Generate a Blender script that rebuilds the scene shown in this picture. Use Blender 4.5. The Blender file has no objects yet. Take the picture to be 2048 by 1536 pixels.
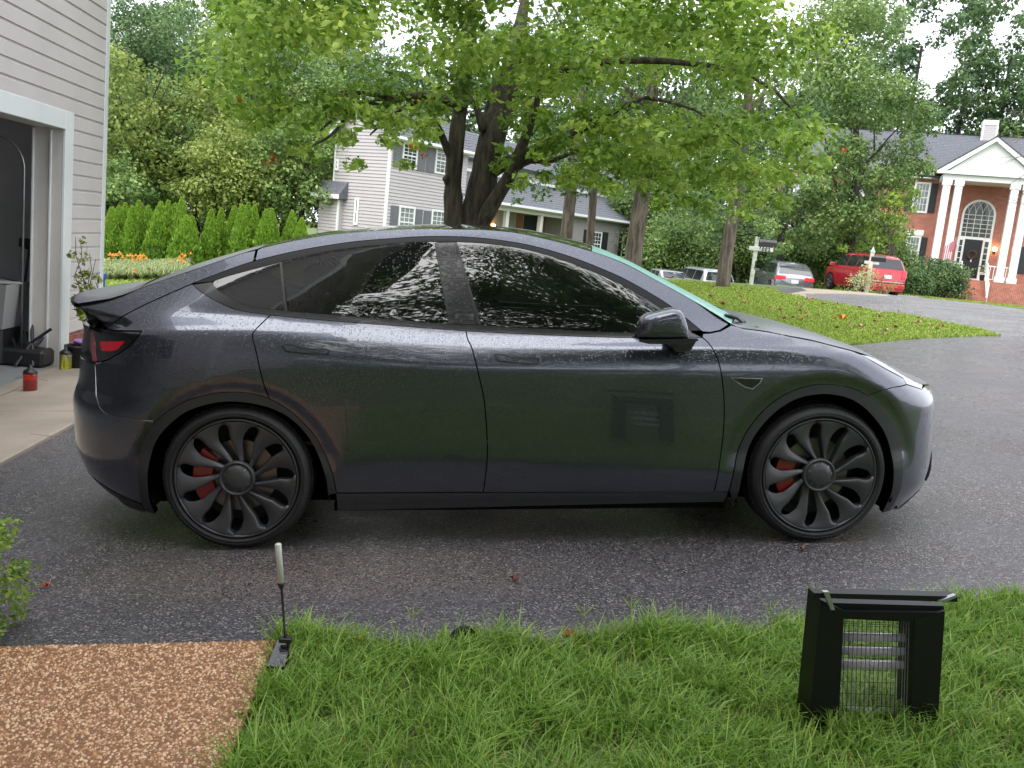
import bpy, math, random
import numpy as np
from mathutils import Vector, Matrix, Euler, noise as mnoise
from mathutils.geometry import delaunay_2d_cdt
random.seed(7); RNG = np.random.default_rng(7)
SC = bpy.context.scene
COL = SC.collection
# ------------------------------------------------------------------ camera, world, sun, exposure
F_PX = 1850.0
CAM_ROT = np.array([[0.9917895210274349, -0.08182331497625904, 0.09827762261301927],
                    [0.08379585667186099, -0.1647092704067552, -0.9827762261301926],
                    [0.09660124421973075, 0.9829424201693455, -0.1565004736313269]])   # rows: right, down, forward
TILT = math.radians(4.8085)                       # the driveway climbs to the right
DRIVE = Matrix(((math.cos(TILT), 0, -math.sin(TILT)), (0, 1, 0), (math.sin(TILT), 0, math.cos(TILT))))
CAM_H = 1.55649
CAM = DRIVE @ Vector((0, 0, CAM_H))
cd = bpy.data.cameras.new('camera'); cam = bpy.data.objects.new('camera', cd); COL.objects.link(cam)
cd.sensor_width = 36; cd.lens = F_PX / 2048 * 36; cd.clip_start = .05; cd.clip_end = 600
r, d, f = CAM_ROT
cam.matrix_world = Matrix(((r[0], -d[0], -f[0], CAM.x), (r[1], -d[1], -f[1], CAM.y), (r[2], -d[2], -f[2], CAM.z), (0, 0, 0, 1)))
SC.camera = cam
w = bpy.data.worlds.new('World'); SC.world = w; w.use_nodes = True
nt = w.node_tree; nt.nodes.clear()
SUN_EL, SUN_AZ = math.radians(55), math.radians(200)
sky = nt.nodes.new('ShaderNodeTexSky'); sky.sky_type = 'NISHITA'; sky.sun_disc = False
sky.sun_elevation = SUN_EL; sky.sun_rotation = SUN_AZ; sky.air_density = 1.0; sky.dust_density = 3.0
hsv = nt.nodes.new('ShaderNodeHueSaturation'); hsv.inputs['Saturation'].default_value = .25   # grey cloud cover
mx = nt.nodes.new('ShaderNodeMix'); mx.data_type = 'RGBA'; mx.inputs['Factor'].default_value = .80
tcn = nt.nodes.new('ShaderNodeTexCoord'); nz = nt.nodes.new('ShaderNodeTexNoise'); nz.inputs['Scale'].default_value = 2.2; nz.inputs['Detail'].default_value = 4
nt.links.new(tcn.outputs['Generated'], nz.inputs['Vector'])
cr = nt.nodes.new('ShaderNodeValToRGB'); cr.color_ramp.elements[0].position = .3; cr.color_ramp.elements[1].position = .75
cr.color_ramp.elements[0].color = (8.6, 9.0, 10.2, 1); cr.color_ramp.elements[1].color = (12.5, 12.8, 13.6, 1)
nt.links.new(nz.outputs['Fac'], cr.inputs['Fac'])
nt.links.new(sky.outputs['Color'], hsv.inputs['Color']); nt.links.new(hsv.outputs['Color'], mx.inputs['A']); nt.links.new(cr.outputs['Color'], mx.inputs['B'])
bg = nt.nodes.new('ShaderNodeBackground'); bg.inputs['Strength'].default_value = .105
nt.links.new(mx.outputs['Result'], bg.inputs['Color'])
wo = nt.nodes.new('ShaderNodeOutputWorld'); nt.links.new(bg.outputs[0], wo.inputs['Surface'])
sd = bpy.data.lights.new('sun', 'SUN'); sd.energy = 1.5; sd.angle = math.radians(65); sd.color = (1, .97, .93)
so = bpy.data.objects.new('sun', sd); COL.objects.link(so)
sdir = Vector((math.sin(SUN_AZ) * math.cos(SUN_EL), math.cos(SUN_AZ) * math.cos(SUN_EL), math.sin(SUN_EL)))
so.rotation_euler = sdir.to_track_quat('Z', 'Y').to_euler(); so.location = (0, 0, 30)
vs = SC.view_settings; vs.view_transform = 'Standard'; vs.look = 'None'; vs.gamma = 1; vs.exposure = 1.1
try: vs.use_curve_mapping = False
except Exception: pass
SC.render.engine = 'CYCLES'
SC.cycles.max_bounces = 8; SC.cycles.transparent_max_bounces = 24; SC.cycles.transmission_bounces = 6; SC.cycles.glossy_bounces = 4; SC.cycles.diffuse_bounces = 3

# ------------------------------------------------------------------ helpers
def ray(px, py):
    v = np.array([(px - 1024) / F_PX, (py - 768) / F_PX, 1.0]) @ CAM_ROT
    return Vector(v)
def at(px, py, Y):
    v = ray(px, py); return CAM + v * ((Y - CAM.y) / v.y)
def ppm(Y):                       # pixels per metre at depth Y
    return F_PX / max(Y, .1)
def tag(o, label=None, cat=None, group=None, kind=None):
    if label: o['label'] = label
    if cat: o['category'] = cat
    if group: o['group'] = group
    if kind: o['kind'] = kind
    return o
def empty(name, loc=(0, 0, 0), rot=(0, 0, 0), parent=None, **k):
    o = bpy.data.objects.new(name, None); COL.objects.link(o); o.location = loc
    if isinstance(rot, Matrix): o.rotation_euler = rot.to_euler()
    else: o.rotation_euler = rot
    o.empty_display_size = .2
    if parent: o.parent = parent
    return tag(o, **k)
def fast_mesh(name, V, FV, mats, midx=None, smooth=False, attr=None):
    """V (n,3) array; FV list/array of faces (same length rows fast path)"""
    me = bpy.data.meshes.new(name)
    V = np.asarray(V, dtype=np.float32).reshape(-1, 3)
    if isinstance(FV, np.ndarray):
        nf, k = FV.shape
        me.vertices.add(len(V)); me.vertices.foreach_set('co', V.ravel())
        me.loops.add(nf * k); me.loops.foreach_set('vertex_index', FV.astype(np.int32).ravel())
        me.polygons.add(nf); me.polygons.foreach_set('loop_start', np.arange(0, nf * k, k, dtype=np.int32))
        try: me.polygons.foreach_set('loop_total', np.full(nf, k, dtype=np.int32))
        except Exception: pass
        me.update(calc_edges=True)
    else:
        me.from_pydata([tuple(map(float, v)) for v in V], [], [tuple(int(i) for i in f) for f in FV]); me.update()
    for m in (mats if isinstance(mats, (list, tuple)) else [mats]): me.materials.append(m)
    if midx is not None: me.polygons.foreach_set('material_index', np.asarray(midx, dtype=np.int32))
    if smooth: me.polygons.foreach_set('use_smooth', np.ones(len(me.polygons), dtype=bool))
    if attr is not None:
        a = me.attributes.new('rnd', 'FLOAT', 'POINT'); a.data.foreach_set('value', np.asarray(attr, dtype=np.float32))
    return me
def obj(name, me, parent=None, loc=None, rot=None, **k):
    o = bpy.data.objects.new(name, me); COL.objects.link(o)
    if parent: o.parent = parent
    if loc is not None: o.location = loc
    if rot is not None: o.rotation_euler = rot if not isinstance(rot, Matrix) else rot.to_euler()
    return tag(o, **k)
class MB:
    """collects simple shapes; build() links them as one mesh object"""
    def __init__(s): s.V = []; s.F = []; s.M = []
    def add(s, V, F, mi=0, T=None):
        b = len(s.V)
        for v in V:
            v = Vector(v)
            s.V.append(tuple(T @ v) if T else tuple(v))
        for f in F: s.F.append(tuple(i + b for i in f)); s.M.append(mi)
        return s
    def box(s, a, b, mi=0, T=None):
        (x0, y0, z0), (x1, y1, z1) = a, b
        V = [(x0, y0, z0), (x1, y0, z0), (x1, y1, z0), (x0, y1, z0), (x0, y0, z1), (x1, y0, z1), (x1, y1, z1), (x0, y1, z1)]
        return s.add(V, [(0, 3, 2, 1), (4, 5, 6, 7), (0, 1, 5, 4), (1, 2, 6, 5), (2, 3, 7, 6), (3, 0, 4, 7)], mi, T)
    def bbox(s, a, b, e=.01, mi=0, T=None):
        """box with chamfered edges"""
        a = Vector(a); b = Vector(b); V = []; idx = {}
        for ix in (0, 1):
            for iy in (0, 1):
                for iz in (0, 1):
                    for ax in range(3):
                        p = [b[i] if (ix, iy, iz)[i] else a[i] for i in range(3)]
                        for i in range(3):
                            if i != ax: p[i] += -e if (ix, iy, iz)[i] else e
                        idx[(ix, iy, iz, ax)] = len(V); V.append(tuple(p))
        F = []
        for ax in range(3):
            o1, o2 = [i for i in range(3) if i != ax]
            for sd_ in (0, 1):
                q = []
                for (u, v) in ((0, 0), (1, 0), (1, 1), (0, 1)):
                    c = [0, 0, 0]; c[ax] = sd_; c[o1] = u; c[o2] = v; q.append(idx[(*c, ax)])
                if (sd_ == 0) != (ax == 1): q = q[::-1]
                F.append(tuple(q))
            for u in (0, 1):
                for v in (0, 1):
                    c0 = [0, 0, 0]; c0[o1] = u; c0[o2] = v; c1 = list(c0); c1[ax] = 1
                    q = (idx[(*c0, o1)], idx[(*c1, o1)], idx[(*c1, o2)], idx[(*c0, o2)])
                    if ((u + v) % 2 == 0) == (ax != 1): q = q[::-1]
                    F.append(q)
        for ix in (0, 1):
            for iy in (0, 1):
                for iz in (0, 1):
                    q = tuple(idx[(ix, iy, iz, k)] for k in range(3))
                    if (ix + iy + iz) % 2 == 0: q = q[::-1]
                    F.append(q)
        return s.add(V, F, mi, T)
    def tube(s, pts, rad, n=8, mi=0, cap=True, T=None):
        pts = [Vector(p) for p in pts]
        rad = rad if isinstance(rad, (list, tuple)) else [rad] * len(pts)
        V = []; F = []; up = Vector((0, 0, 1)); prev = None
        for i, p in enumerate(pts):
            t = (pts[min(i + 1, len(pts) - 1)] - pts[max(i - 1, 0)]).normalized()
            if prev is None:
                a = t.cross(up if abs(t.z) < .95 else Vector((1, 0, 0))).normalized()
            else:
                a = (prev - t * prev.dot(t)).normalized()
            prev = a; b_ = t.cross(a)
            for k in range(n):
                an = 2 * math.pi * k / n; V.append(p + (a * math.cos(an) + b_ * math.sin(an)) * rad[i])
        for i in range(len(pts) - 1):
            for k in range(n):
                k2 = (k + 1) % n; F.append((i * n + k, i * n + k2, (i + 1) * n + k2, (i + 1) * n + k))
        if cap: F.append(tuple(range(n))[::-1]); F.append(tuple(range((len(pts) - 1) * n, len(pts) * n)))
        return s.add(V, F, mi, T)
    def lathe(s, prof, n=24, mi=0, T=None, axis='z'):
        """prof [(r, h)] revolved"""
        V = []; F = []
        for (r_, h_) in prof:
            for k in range(n):
                an = 2 * math.pi * k / n; c, q = math.cos(an) * r_, math.sin(an) * r_
                V.append((c, q, h_) if axis == 'z' else (c, h_, q))
        m = len(prof)
        for i in range(m - 1):
            for k in range(n):
                k2 = (k + 1) % n; q = (i * n + k, i * n + k2, (i + 1) * n + k2, (i + 1) * n + k)
                F.append(q if axis == 'z' else q[::-1])
        return s.add(V, F, mi, T)
    def prism(s, poly, a, b, mi=0, T=None, axis='y'):
        """poly [(u,v)] extruded along axis between a and b"""
        n = len(poly)
        def P(u, v, c): return {'y': (u, c, v), 'x': (c, u, v), 'z': (u, v, c)}[axis]
        V = [P(u, v, a) for u, v in poly] + [P(u, v, b) for u, v in poly]
        F = [tuple(range(n)), tuple(range(n, 2 * n))[::-1]] + [(i, (i + 1) % n, (i + 1) % n + n, i + n)[::-1] for i in range(n)]
        return s.add(V, F, mi, T)
    def mesh(s, name, mats, smooth=False):
        me = fast_mesh(name, s.V, s.F, mats, s.M, smooth)
        return me
    def build(s, name, mats, parent=None, smooth=False, loc=None, rot=None, fix=False, **k):
        me = s.mesh(name, mats, smooth)
        if fix:
            import bmesh
            bm = bmesh.new(); bm.from_mesh(me); bmesh.ops.recalc_face_normals(bm, faces=bm.faces); bm.to_mesh(me); bm.free()
        return obj(name, me, parent, loc, rot, **k)

# ------------------------------------------------------------------ materials
MATS = {}
def N(nt, t, **k):
    n = nt.nodes.new(t)
    for a, v in k.items():
        if a.startswith('i_'):
            key = a[2:].replace('_', ' ')
            n.inputs[key].default_value = v
        else: setattr(n, a, v)
    return n
def mat(name, col, rough=.6, metal=0, coat=0, spec=.5, var=0, vscale=6.0, bump=0, bscale=40, bdetail=3, emis=None, estr=0, coord='Object', trans=0, sub=None, alpha=None, vcol=None):
    m = bpy.data.materials.new(name); m.use_nodes = True; nt = m.node_tree; b = nt.nodes['Principled BSDF']
    b.inputs['Base Color'].default_value = (*col, 1); b.inputs['Roughness'].default_value = rough; b.inputs['Metallic'].default_value = metal
    b.inputs['Coat Weight'].default_value = coat; b.inputs['Coat Roughness'].default_value = .03; b.inputs['Specular IOR Level'].default_value = spec
    if trans: b.inputs['Transmission Weight'].default_value = trans
    if emis: b.inputs['Emission Color'].default_value = (*emis, 1); b.inputs['Emission Strength'].default_value = estr
    tc = N(nt, 'ShaderNodeTexCoord')
    if var:
        no = N(nt, 'ShaderNodeTexNoise', i_Scale=vscale, i_Detail=5); nt.links.new(tc.outputs[coord], no.inputs['Vector'])
        c2 = vcol or tuple(max(0, c * (1 - var)) for c in col); c1 = tuple(min(1, c * (1 + var * .6)) for c in col)
        rp = N(nt, 'ShaderNodeValToRGB'); rp.color_ramp.elements[0].position = .32; rp.color_ramp.elements[1].position = .68
        rp.color_ramp.elements[0].color = (*c2, 1); rp.color_ramp.elements[1].color = (*c1, 1)
        nt.links.new(no.outputs['Fac'], rp.inputs['Fac']); nt.links.new(rp.outputs['Color'], b.inputs['Base Color'])
    if bump:
        n2 = N(nt, 'ShaderNodeTexNoise', i_Scale=bscale, i_Detail=bdetail); nt.links.new(tc.outputs[coord], n2.inputs['Vector'])
        bp = N(nt, 'ShaderNodeBump', i_Strength=bump, i_Distance=.01); nt.links.new(n2.outputs['Fac'], bp.inputs['Height']); nt.links.new(bp.outputs['Normal'], b.inputs['Normal'])
    MATS[name] = m
    return m
def leaf_mat(name, c_dark, c_mid, c_light, trans=.35, rough=.45):
    m = bpy.data.materials.new(name); m.use_nodes = True; nt = m.node_tree; b = nt.nodes['Principled BSDF']
    at_ = N(nt, 'ShaderNodeAttribute', attribute_name='rnd')
    rp = N(nt, 'ShaderNodeValToRGB'); e = rp.color_ramp.elements
    e[0].position = 0; e[0].color = (*c_dark, 1); e[1].position = 1; e[1].color = (*c_light, 1); k = e.new(.5); k.color = (*c_mid, 1)
    nt.links.new(at_.outputs['Fac'], rp.inputs['Fac']); nt.links.new(rp.outputs['Color'], b.inputs['Base Color'])
    b.inputs['Roughness'].default_value = rough; b.inputs['Specular IOR Level'].default_value = .4
    tr = N(nt, 'ShaderNodeBsdfTranslucent'); nt.links.new(rp.outputs['Color'], tr.inputs['Color'])
    ms = N(nt, 'ShaderNodeMixShader'); ms.inputs[0].default_value = trans
    out = nt.nodes['Material Output']; nt.links.new(b.outputs[0], ms.inputs[1]); nt.links.new(tr.outputs[0], ms.inputs[2]); nt.links.new(ms.outputs[0], out.inputs['Surface'])
    MATS[name] = m
    return m
def pchip(xs, ys):
    xs = np.asarray(xs, float); ys = np.asarray(ys, float); h = np.diff(xs); dl = np.diff(ys) / h; m = np.zeros_like(ys)
    for i in range(1, len(xs) - 1):
        if dl[i - 1] * dl[i] > 0:
            w1 = 2 * h[i] + h[i - 1]; w2 = h[i] + 2 * h[i - 1]; m[i] = (w1 + w2) / (w1 / dl[i - 1] + w2 / dl[i])
    m[0], m[-1] = dl[0], dl[-1]
    def fn(x):
        x = np.clip(np.asarray(x, float), xs[0], xs[-1]); i = np.clip(np.searchsorted(xs, x, side='right') - 1, 0, len(h) - 1)
        t = (x - xs[i]) / h[i]; H = h[i]
        return (2 * t**3 - 3 * t**2 + 1) * ys[i] + (t**3 - 2 * t**2 + t) * H * m[i] + (-2 * t**3 + 3 * t**2) * ys[i + 1] + (t**3 - t**2) * H * m[i + 1]
    return fn
def tab(*p): return pchip([q[0] for q in p], [q[1] for q in p])
# ------------------------------------------------------------------ the big car: surface definition (car frame, metres)
L_A = (tab((-2.45,.15),(-1.35,.17),(.25,.19),(1.0,.20),(1.71,.14),(2.4,.13)), tab((-2.45,.86),(-1.9,.88),(0,.86),(1.0,.87),(1.7,.88),(2.4,.86)))
L_B = (tab((-2.45,.28),(2.4,.28)), tab((-2.45,.92),(-1.65,.945),(-.9,.925),(0,.92),(.87,.925),(1.45,.95),(2.4,.93)))
L_C = (tab((-2.45,.50),(-1.65,.52),(-.9,.525),(-.35,.475),(.25,.42),(.87,.405),(1.45,.45),(2.4,.45)), tab((-2.45,.945),(-1.65,.962),(-.9,.952),(0,.945),(.87,.95),(1.45,.965),(2.4,.95)))
L_D = (tab((-2.45,.80),(-1.65,.88),(-1.0,.90),(-.3,.888),(.25,.87),(.9,.858),(1.45,.84),(1.8,.78),(2.1,.68),(2.4,.60)), tab((-2.45,.95),(-1.65,.965),(-.9,.958),(0,.956),(.87,.955),(1.45,.96),(2.4,.955)))
L_E = (tab((-2.45,1.045),(-2.09,1.055),(-1.65,1.058),(-1.35,1.048),(-.9,1.019),(-.35,.986),(.25,.984),(.87,.990),(1.31,.993),(1.57,.975),(1.68,.943),(1.81,.882),(1.92,.818),(2.1,.745),(2.4,.70)),
       tab((-2.45,.93),(-1.65,.935),(-.9,.925),(0,.92),(.87,.92),(1.45,.915),(1.8,.90),(2.4,.93)))
L_F = (tab((-2.45,1.062),(-2.09,1.068),(-1.9,1.10),(-1.65,1.14),(-1.41,1.145),(-1.035,1.12),(-.345,1.072),(.465,1.045),(.785,1.045),(1.037,1.045),(1.3,1.025),(1.57,.99),(1.68,.955),(1.81,.895),(1.92,.832),(2.1,.76),(2.4,.712)),
       tab((-2.45,.88),(-2.09,.885),(-1.65,.85),(-1.03,.856),(0,.858),(.785,.858),(1.1,.85),(1.5,.85),(2.4,.90)))
L_H = (tab((-2.45,1.075),(-2.09,1.082),(-1.876,1.178),(-1.65,1.284),(-1.371,1.39),(-1.056,1.463),(-.697,1.505),(-.43,1.522),(-.292,1.52),(-.007,1.479),(.163,1.434),(.336,1.373),(.49,1.314),(.703,1.194),(.888,1.075),(1.037,1.066),(1.3,1.037),(1.57,.993),(1.71,.945),(1.81,.901),(1.92,.84),(2.1,.768),(2.4,.718)),
       tab((-2.45,.83),(-2.05,.83),(-1.876,.79),(-1.65,.74),(-1.37,.70),(-1.05,.675),(-.57,.66),(-.29,.66),(0,.665),(.34,.69),(.7,.75),(.888,.815),(1.1,.83),(1.5,.82),(2.0,.82),(2.4,.87)))
L_T = (tab((-2.45,1.16),(-2.3,1.175),(-2.2,1.185),(-2.055,1.205),(-1.876,1.27),(-1.614,1.365),(-1.381,1.445),(-1.163,1.497),(-.99,1.526),(-.572,1.556),(-.3,1.558),(-.117,1.549),(.054,1.519),(.2,1.485),(.345,1.443),(.463,1.40),(.64,1.31),(.84,1.203),(.941,1.143),(1.037,1.089),(1.167,1.073),(1.303,1.048),(1.404,1.031),(1.5,1.008),(1.713,.952),(1.81,.909),(1.92,.848),(2.0,.811),(2.15,.765),(2.4,.73)),
       tab((-2.45,.74),(-2.2,.745),(-2.055,.74),(-1.876,.70),(-1.614,.655),(-1.38,.62),(-.99,.60),(-.57,.59),(-.117,.59),(.2,.60),(.46,.64),(.64,.67),(.84,.72),(.94,.75),(1.037,.78),(1.3,.79),(1.7,.78),(2.0,.79),(2.4,.85)))
CREST_A = tab((-2.4,1.20),(-2.3,1.207),(-2.1,1.222),(-1.95,1.285),(-1.786,1.352),(-1.495,1.442),(-1.25,1.503),(-1.055,1.54),(-.728,1.572),(-.395,1.585),(-.2,1.580),(-.01,1.565),(.184,1.53),(.368,1.482),(.75,1.304),(1.0,1.178),(1.22,1.075))
CREST_B = tab((1.03,1.115),(1.15,1.108),(1.3,1.09),(1.45,1.064),(1.72,.985),(1.87,.925),(2.0,.874),(2.14,.812),(2.25,.765),(2.4,.735))
XE_R = tab((.0,-2.2),(.158,-2.26),(.225,-2.34),(.33,-2.42),(.445,-2.45),(.65,-2.45),(.77,-2.41),(.9,-2.39),(1.04,-2.37),(1.085,-2.42),(1.14,-2.9),(1.3,-3.4))
XE_F = tab((.0,2.15),(.1,2.22),(.2,2.30),(.3,2.345),(.45,2.335),(.55,2.335),(.66,2.33),(.75,2.32),(1.5,2.32))
XS_R, XS_F, PR, PF, QQ = -1.45, 1.45, 3.2, 3.4, 2.0
_gx = np.linspace(-2.46, 2.41, 610); _gz = np.linspace(.08, 1.60, 382)
def _flare(W):
    X, Z = np.meshgrid(_gx, _gz, indexing='ij')
    for cx, cz, r0 in ((-1.445, .335, .505), (1.445, .356, .525)):
        r_ = np.hypot(X - cx, Z - cz); t = np.clip((r0 - r_) / .05, 0, 1); W = W - .017 * t * np.clip((Z - .38) / .1, 0, 1)
    return W
def _table():
    W = np.zeros((len(_gx), len(_gz)))
    lines = [L_A, L_B, L_C, L_D, L_E, L_F, L_H, L_T]
    Z = np.stack([l[0](_gx) for l in lines], 1); Wd = np.stack([l[1](_gx) for l in lines], 1)
    dz = Z[:, 6] - Z[:, 5]; bl = np.clip((dz - .12) / .2, 0, 1); ex = []     # the side glass bows outwards between belt and rail
    for t in (.25, .5, .75): ex.append((Z[:, 5] + dz * t, Wd[:, 5] + (Wd[:, 6] - Wd[:, 5]) * t + .016 * 4 * t * (1 - t) * bl))
    Z = np.concatenate([Z[:, :6]] + [e[0][:, None] for e in ex] + [Z[:, 6:]], 1); Wd = np.concatenate([Wd[:, :6]] + [e[1][:, None] for e in ex] + [Wd[:, 6:]], 1)
    for i in range(len(_gx)):
        z = Z[i].copy(); w_ = Wd[i].copy()
        for k in range(1, len(z)): z[k] = max(z[k], z[k - 1] + .006)
        zz = np.concatenate([[z[0] - .12], z, [z[-1] + .15]]); ww = np.concatenate([[w_[0] - .05], w_, [w_[-1] - (w_[-2] - w_[-1]) * min(6, .15 / (z[-1] - z[-2]))]])
        W[i] = pchip(zz, ww)(_gz)
    def blur(W, sx, sz):
        for ax, s in ((0, sx), (1, sz)):
            n = int(3 * s) + 1; k = np.exp(-.5 * (np.arange(-n, n + 1) / s)**2); k /= k.sum(); P = np.pad(W, [(n, n) if a == ax else (0, 0) for a in (0, 1)], 'reflect', reflect_type='odd')
            W = sum(k[j] * (P[j:j + W.shape[0]] if ax == 0 else P[:, j:j + W.shape[1]]) for j in range(2 * n + 1))
        return W
    return blur(_flare(blur(W, 9, 1.6)), 1.6, 1.6)
_W = _table(); _WX, _WZ = np.gradient(_W, _gx, _gz)
def _bil(T, x, z):
    fx = np.clip((x - _gx[0]) / (_gx[1] - _gx[0]), 0, len(_gx) - 1.001); fz = np.clip((z - _gz[0]) / (_gz[1] - _gz[0]), 0, len(_gz) - 1.001)
    i = fx.astype(int); j = fz.astype(int); a = fx - i; b = fz - j
    return T[i, j] * (1 - a) * (1 - b) + T[i + 1, j] * a * (1 - b) + T[i, j + 1] * (1 - a) * b + T[i + 1, j + 1] * a * b
def _E(x, z):
    ur = np.clip((XS_R - x) / (XS_R - XE_R(z)), 0, 1); uf = np.clip((x - XS_F) / (XE_F(z) - XS_F), 0, 1)
    return np.sqrt(np.maximum(1 - ur**PR, 0)) * np.sqrt(np.maximum(1 - uf**PF, 0))
def surf(x, z):
    """half width and gradient of the body side at (x, z)"""
    x = np.asarray(x, float); z = np.asarray(z, float); W = _bil(_W, x, z); E = _E(x, z); e = 1e-4
    Ex = (_E(x + e, z) - _E(x - e, z)) / (2 * e); Ez = (_E(x, z + e) - _E(x, z - e)) / (2 * e)
    return W * E, _bil(_WX, x, z) * E + W * Ex, _bil(_WZ, x, z) * E + W * Ez
# ------------------------------------------------------------------ car materials
def paint_mat(name, col, metal=.75, drops=True, rough=.24):
    m = bpy.data.materials.new(name); m.use_nodes = True; nt = m.node_tree; b = nt.nodes['Principled BSDF']
    b.inputs['Base Color'].default_value = (*col, 1); b.inputs['Metallic'].default_value = metal; b.inputs['Roughness'].default_value = rough
    b.inputs['Coat Weight'].default_value = 1.0; b.inputs['Coat Roughness'].default_value = .02; b.inputs['Coat IOR'].default_value = 1.52
    tc = N(nt, 'ShaderNodeTexCoord')
    fl = N(nt, 'ShaderNodeTexNoise', i_Scale=230.0, i_Detail=2); nt.links.new(tc.outputs['Object'], fl.inputs['Vector'])
    fr = N(nt, 'ShaderNodeValToRGB'); fr.color_ramp.elements[0].position = .35; fr.color_ramp.elements[1].position = .72
    fr.color_ramp.elements[0].color = (*[c * .78 for c in col], 1); fr.color_ramp.elements[1].color = (*[min(1, c * 1.6) for c in col], 1)
    nt.links.new(fl.outputs['Fac'], fr.inputs['Fac']); nt.links.new(fr.outputs['Color'], b.inputs['Base Color'])
    if drops: drop_bump(nt, b, tc, .55)
    MATS[name] = m; return m
def drop_bump(nt, b, tc, strength, coatonly=False):
    # standing rain drops: small domes where a coarse noise lets them sit
    vo = N(nt, 'ShaderNodeTexVoronoi', i_Scale=120.0); nt.links.new(tc.outputs['Object'], vo.inputs['Vector'])
    mr = N(nt, 'ShaderNodeMapRange', interpolation_type='SMOOTHSTEP'); mr.inputs['From Min'].default_value = .42; mr.inputs['From Max'].default_value = .12
    nt.links.new(vo.outputs['Distance'], mr.inputs['Value'])
    sep = N(nt, 'ShaderNodeSeparateColor'); nt.links.new(vo.outputs['Color'], sep.inputs['Color'])
    gt = N(nt, 'ShaderNodeMath', operation='GREATER_THAN'); gt.inputs[1].default_value = .62; nt.links.new(sep.outputs['Red'], gt.inputs[0])
    # fewer drops on the lower flank
    sx = N(nt, 'ShaderNodeSeparateXYZ'); nt.links.new(tc.outputs['Object'], sx.inputs['Vector'])
    mz = N(nt, 'ShaderNodeMapRange'); mz.inputs['From Min'].default_value = .72; mz.inputs['From Max'].default_value = 1.0; mz.inputs['To Min'].default_value = .12; nt.links.new(sx.outputs['Z'], mz.inputs['Value'])
    mu = N(nt, 'ShaderNodeMath', operation='MULTIPLY'); nt.links.new(mr.outputs['Result'], mu.inputs[0]); nt.links.new(gt.outputs[0], mu.inputs[1])
    m2 = N(nt, 'ShaderNodeMath', operation='MULTIPLY'); nt.links.new(mu.outputs[0], m2.inputs[0]); nt.links.new(mz.outputs['Result'], m2.inputs[1])
    bp = N(nt, 'ShaderNodeBump', i_Strength=strength, i_Distance=.0016); nt.links.new(m2.outputs[0], bp.inputs['Height'])
    nt.links.new(bp.outputs['Normal'], b.inputs['Normal']); nt.links.new(bp.outputs['Normal'], b.inputs['Coat Normal'])
PAINT = paint_mat('dark_grey_metallic_paint', (.078, .084, .104), metal=.85)
TRIMM = paint_mat('satin_black_trim', (.012, .012, .013), metal=0, rough=.28); TRIMM.node_tree.nodes['Principled BSDF'].inputs['Coat Weight'].default_value = .25
CLAD = mat('arch_cladding', (.022, .024, .026), rough=.42, coat=.15, bump=.1, bscale=300)
SILLM = mat('dark_sill_paint', (.035, .037, .040), rough=.3, coat=.6)
BLACK = mat('black_void', (.004, .004, .004), rough=.9, spec=.1)
DULLB = mat('matt_black_seal', (.006, .006, .006), rough=.5, spec=.25)
RUBBER = mat('tyre_rubber', (.018, .018, .018), rough=.62, bump=.25, bscale=120, var=.3, vscale=14)
RIMM = mat('dark_satin_wheel', (.072, .073, .077), rough=.38, metal=.55, bump=.05, bscale=200)
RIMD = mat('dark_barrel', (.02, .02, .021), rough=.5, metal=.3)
BRIGHT = mat('satin_bright_edge', (.45, .46, .48), rough=.35, metal=.6)
DISC = mat('brake_disc_steel', (.18, .17, .16), rough=.35, metal=.9)
CALI = mat('red_caliper_paint', (.20, .006, .010), rough=.3, coat=.6)
REDL = mat('red_lens', (.55, .005, .02), rough=.12, coat=1)
PINKL = mat('pale_red_lens', (.30, .06, .08), rough=.15, coat=1)
BGLASS = paint_mat('black_lens', (.006, .006, .007), metal=0, rough=.08)
HLENS = paint_mat('clear_lens', (.24, .27, .27), metal=.2, rough=.12)
TEAL = paint_mat('green_tinted_windscreen', (.15, .34, .28), metal=0, rough=.45); TEAL.node_tree.nodes['Principled BSDF'].inputs['Coat Weight'].default_value = .25
BEAD = paint_mat('rain_beaded_paint', (.085, .09, .11), metal=.8, rough=.42); BEAD.node_tree.nodes['Principled BSDF'].inputs['Coat Roughness'].default_value = .3; BEAD.node_tree.nodes['Principled BSDF'].inputs['Coat Weight'].default_value = .7
SEAT = mat('black_seat', (.014, .014, .015), rough=.6)
SEATW = mat('grey_interior', (.05, .055, .05), rough=.6)
def glass_mat(name, tint, dropstr=.045):
    m = bpy.data.materials.new(name); m.use_nodes = True; nt = m.node_tree; b = nt.nodes['Principled BSDF']; out = nt.nodes['Material Output']
    b.inputs['Base Color'].default_value = (.004, .005, .005, 1); b.inputs['Roughness'].default_value = .015; b.inputs['IOR'].default_value = 1.68
    b.inputs['Specular IOR Level'].default_value = .9
    tr = N(nt, 'ShaderNodeBsdfTransparent'); tr.inputs['Color'].default_value = (*tint, 1)
    add = N(nt, 'ShaderNodeMixShader'); add.inputs[0].default_value = .72
    nt.links.new(tr.outputs[0], add.inputs[1]); nt.links.new(b.outputs[0], add.inputs[2]); nt.links.new(add.outputs[0], out.inputs['Surface'])
    tc = N(nt, 'ShaderNodeTexCoord'); drop_bump(nt, b, tc, dropstr)
    MATS[name] = m; return m
WGLASS = glass_mat('tinted_side_glass', (.35, .38, .36))

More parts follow.
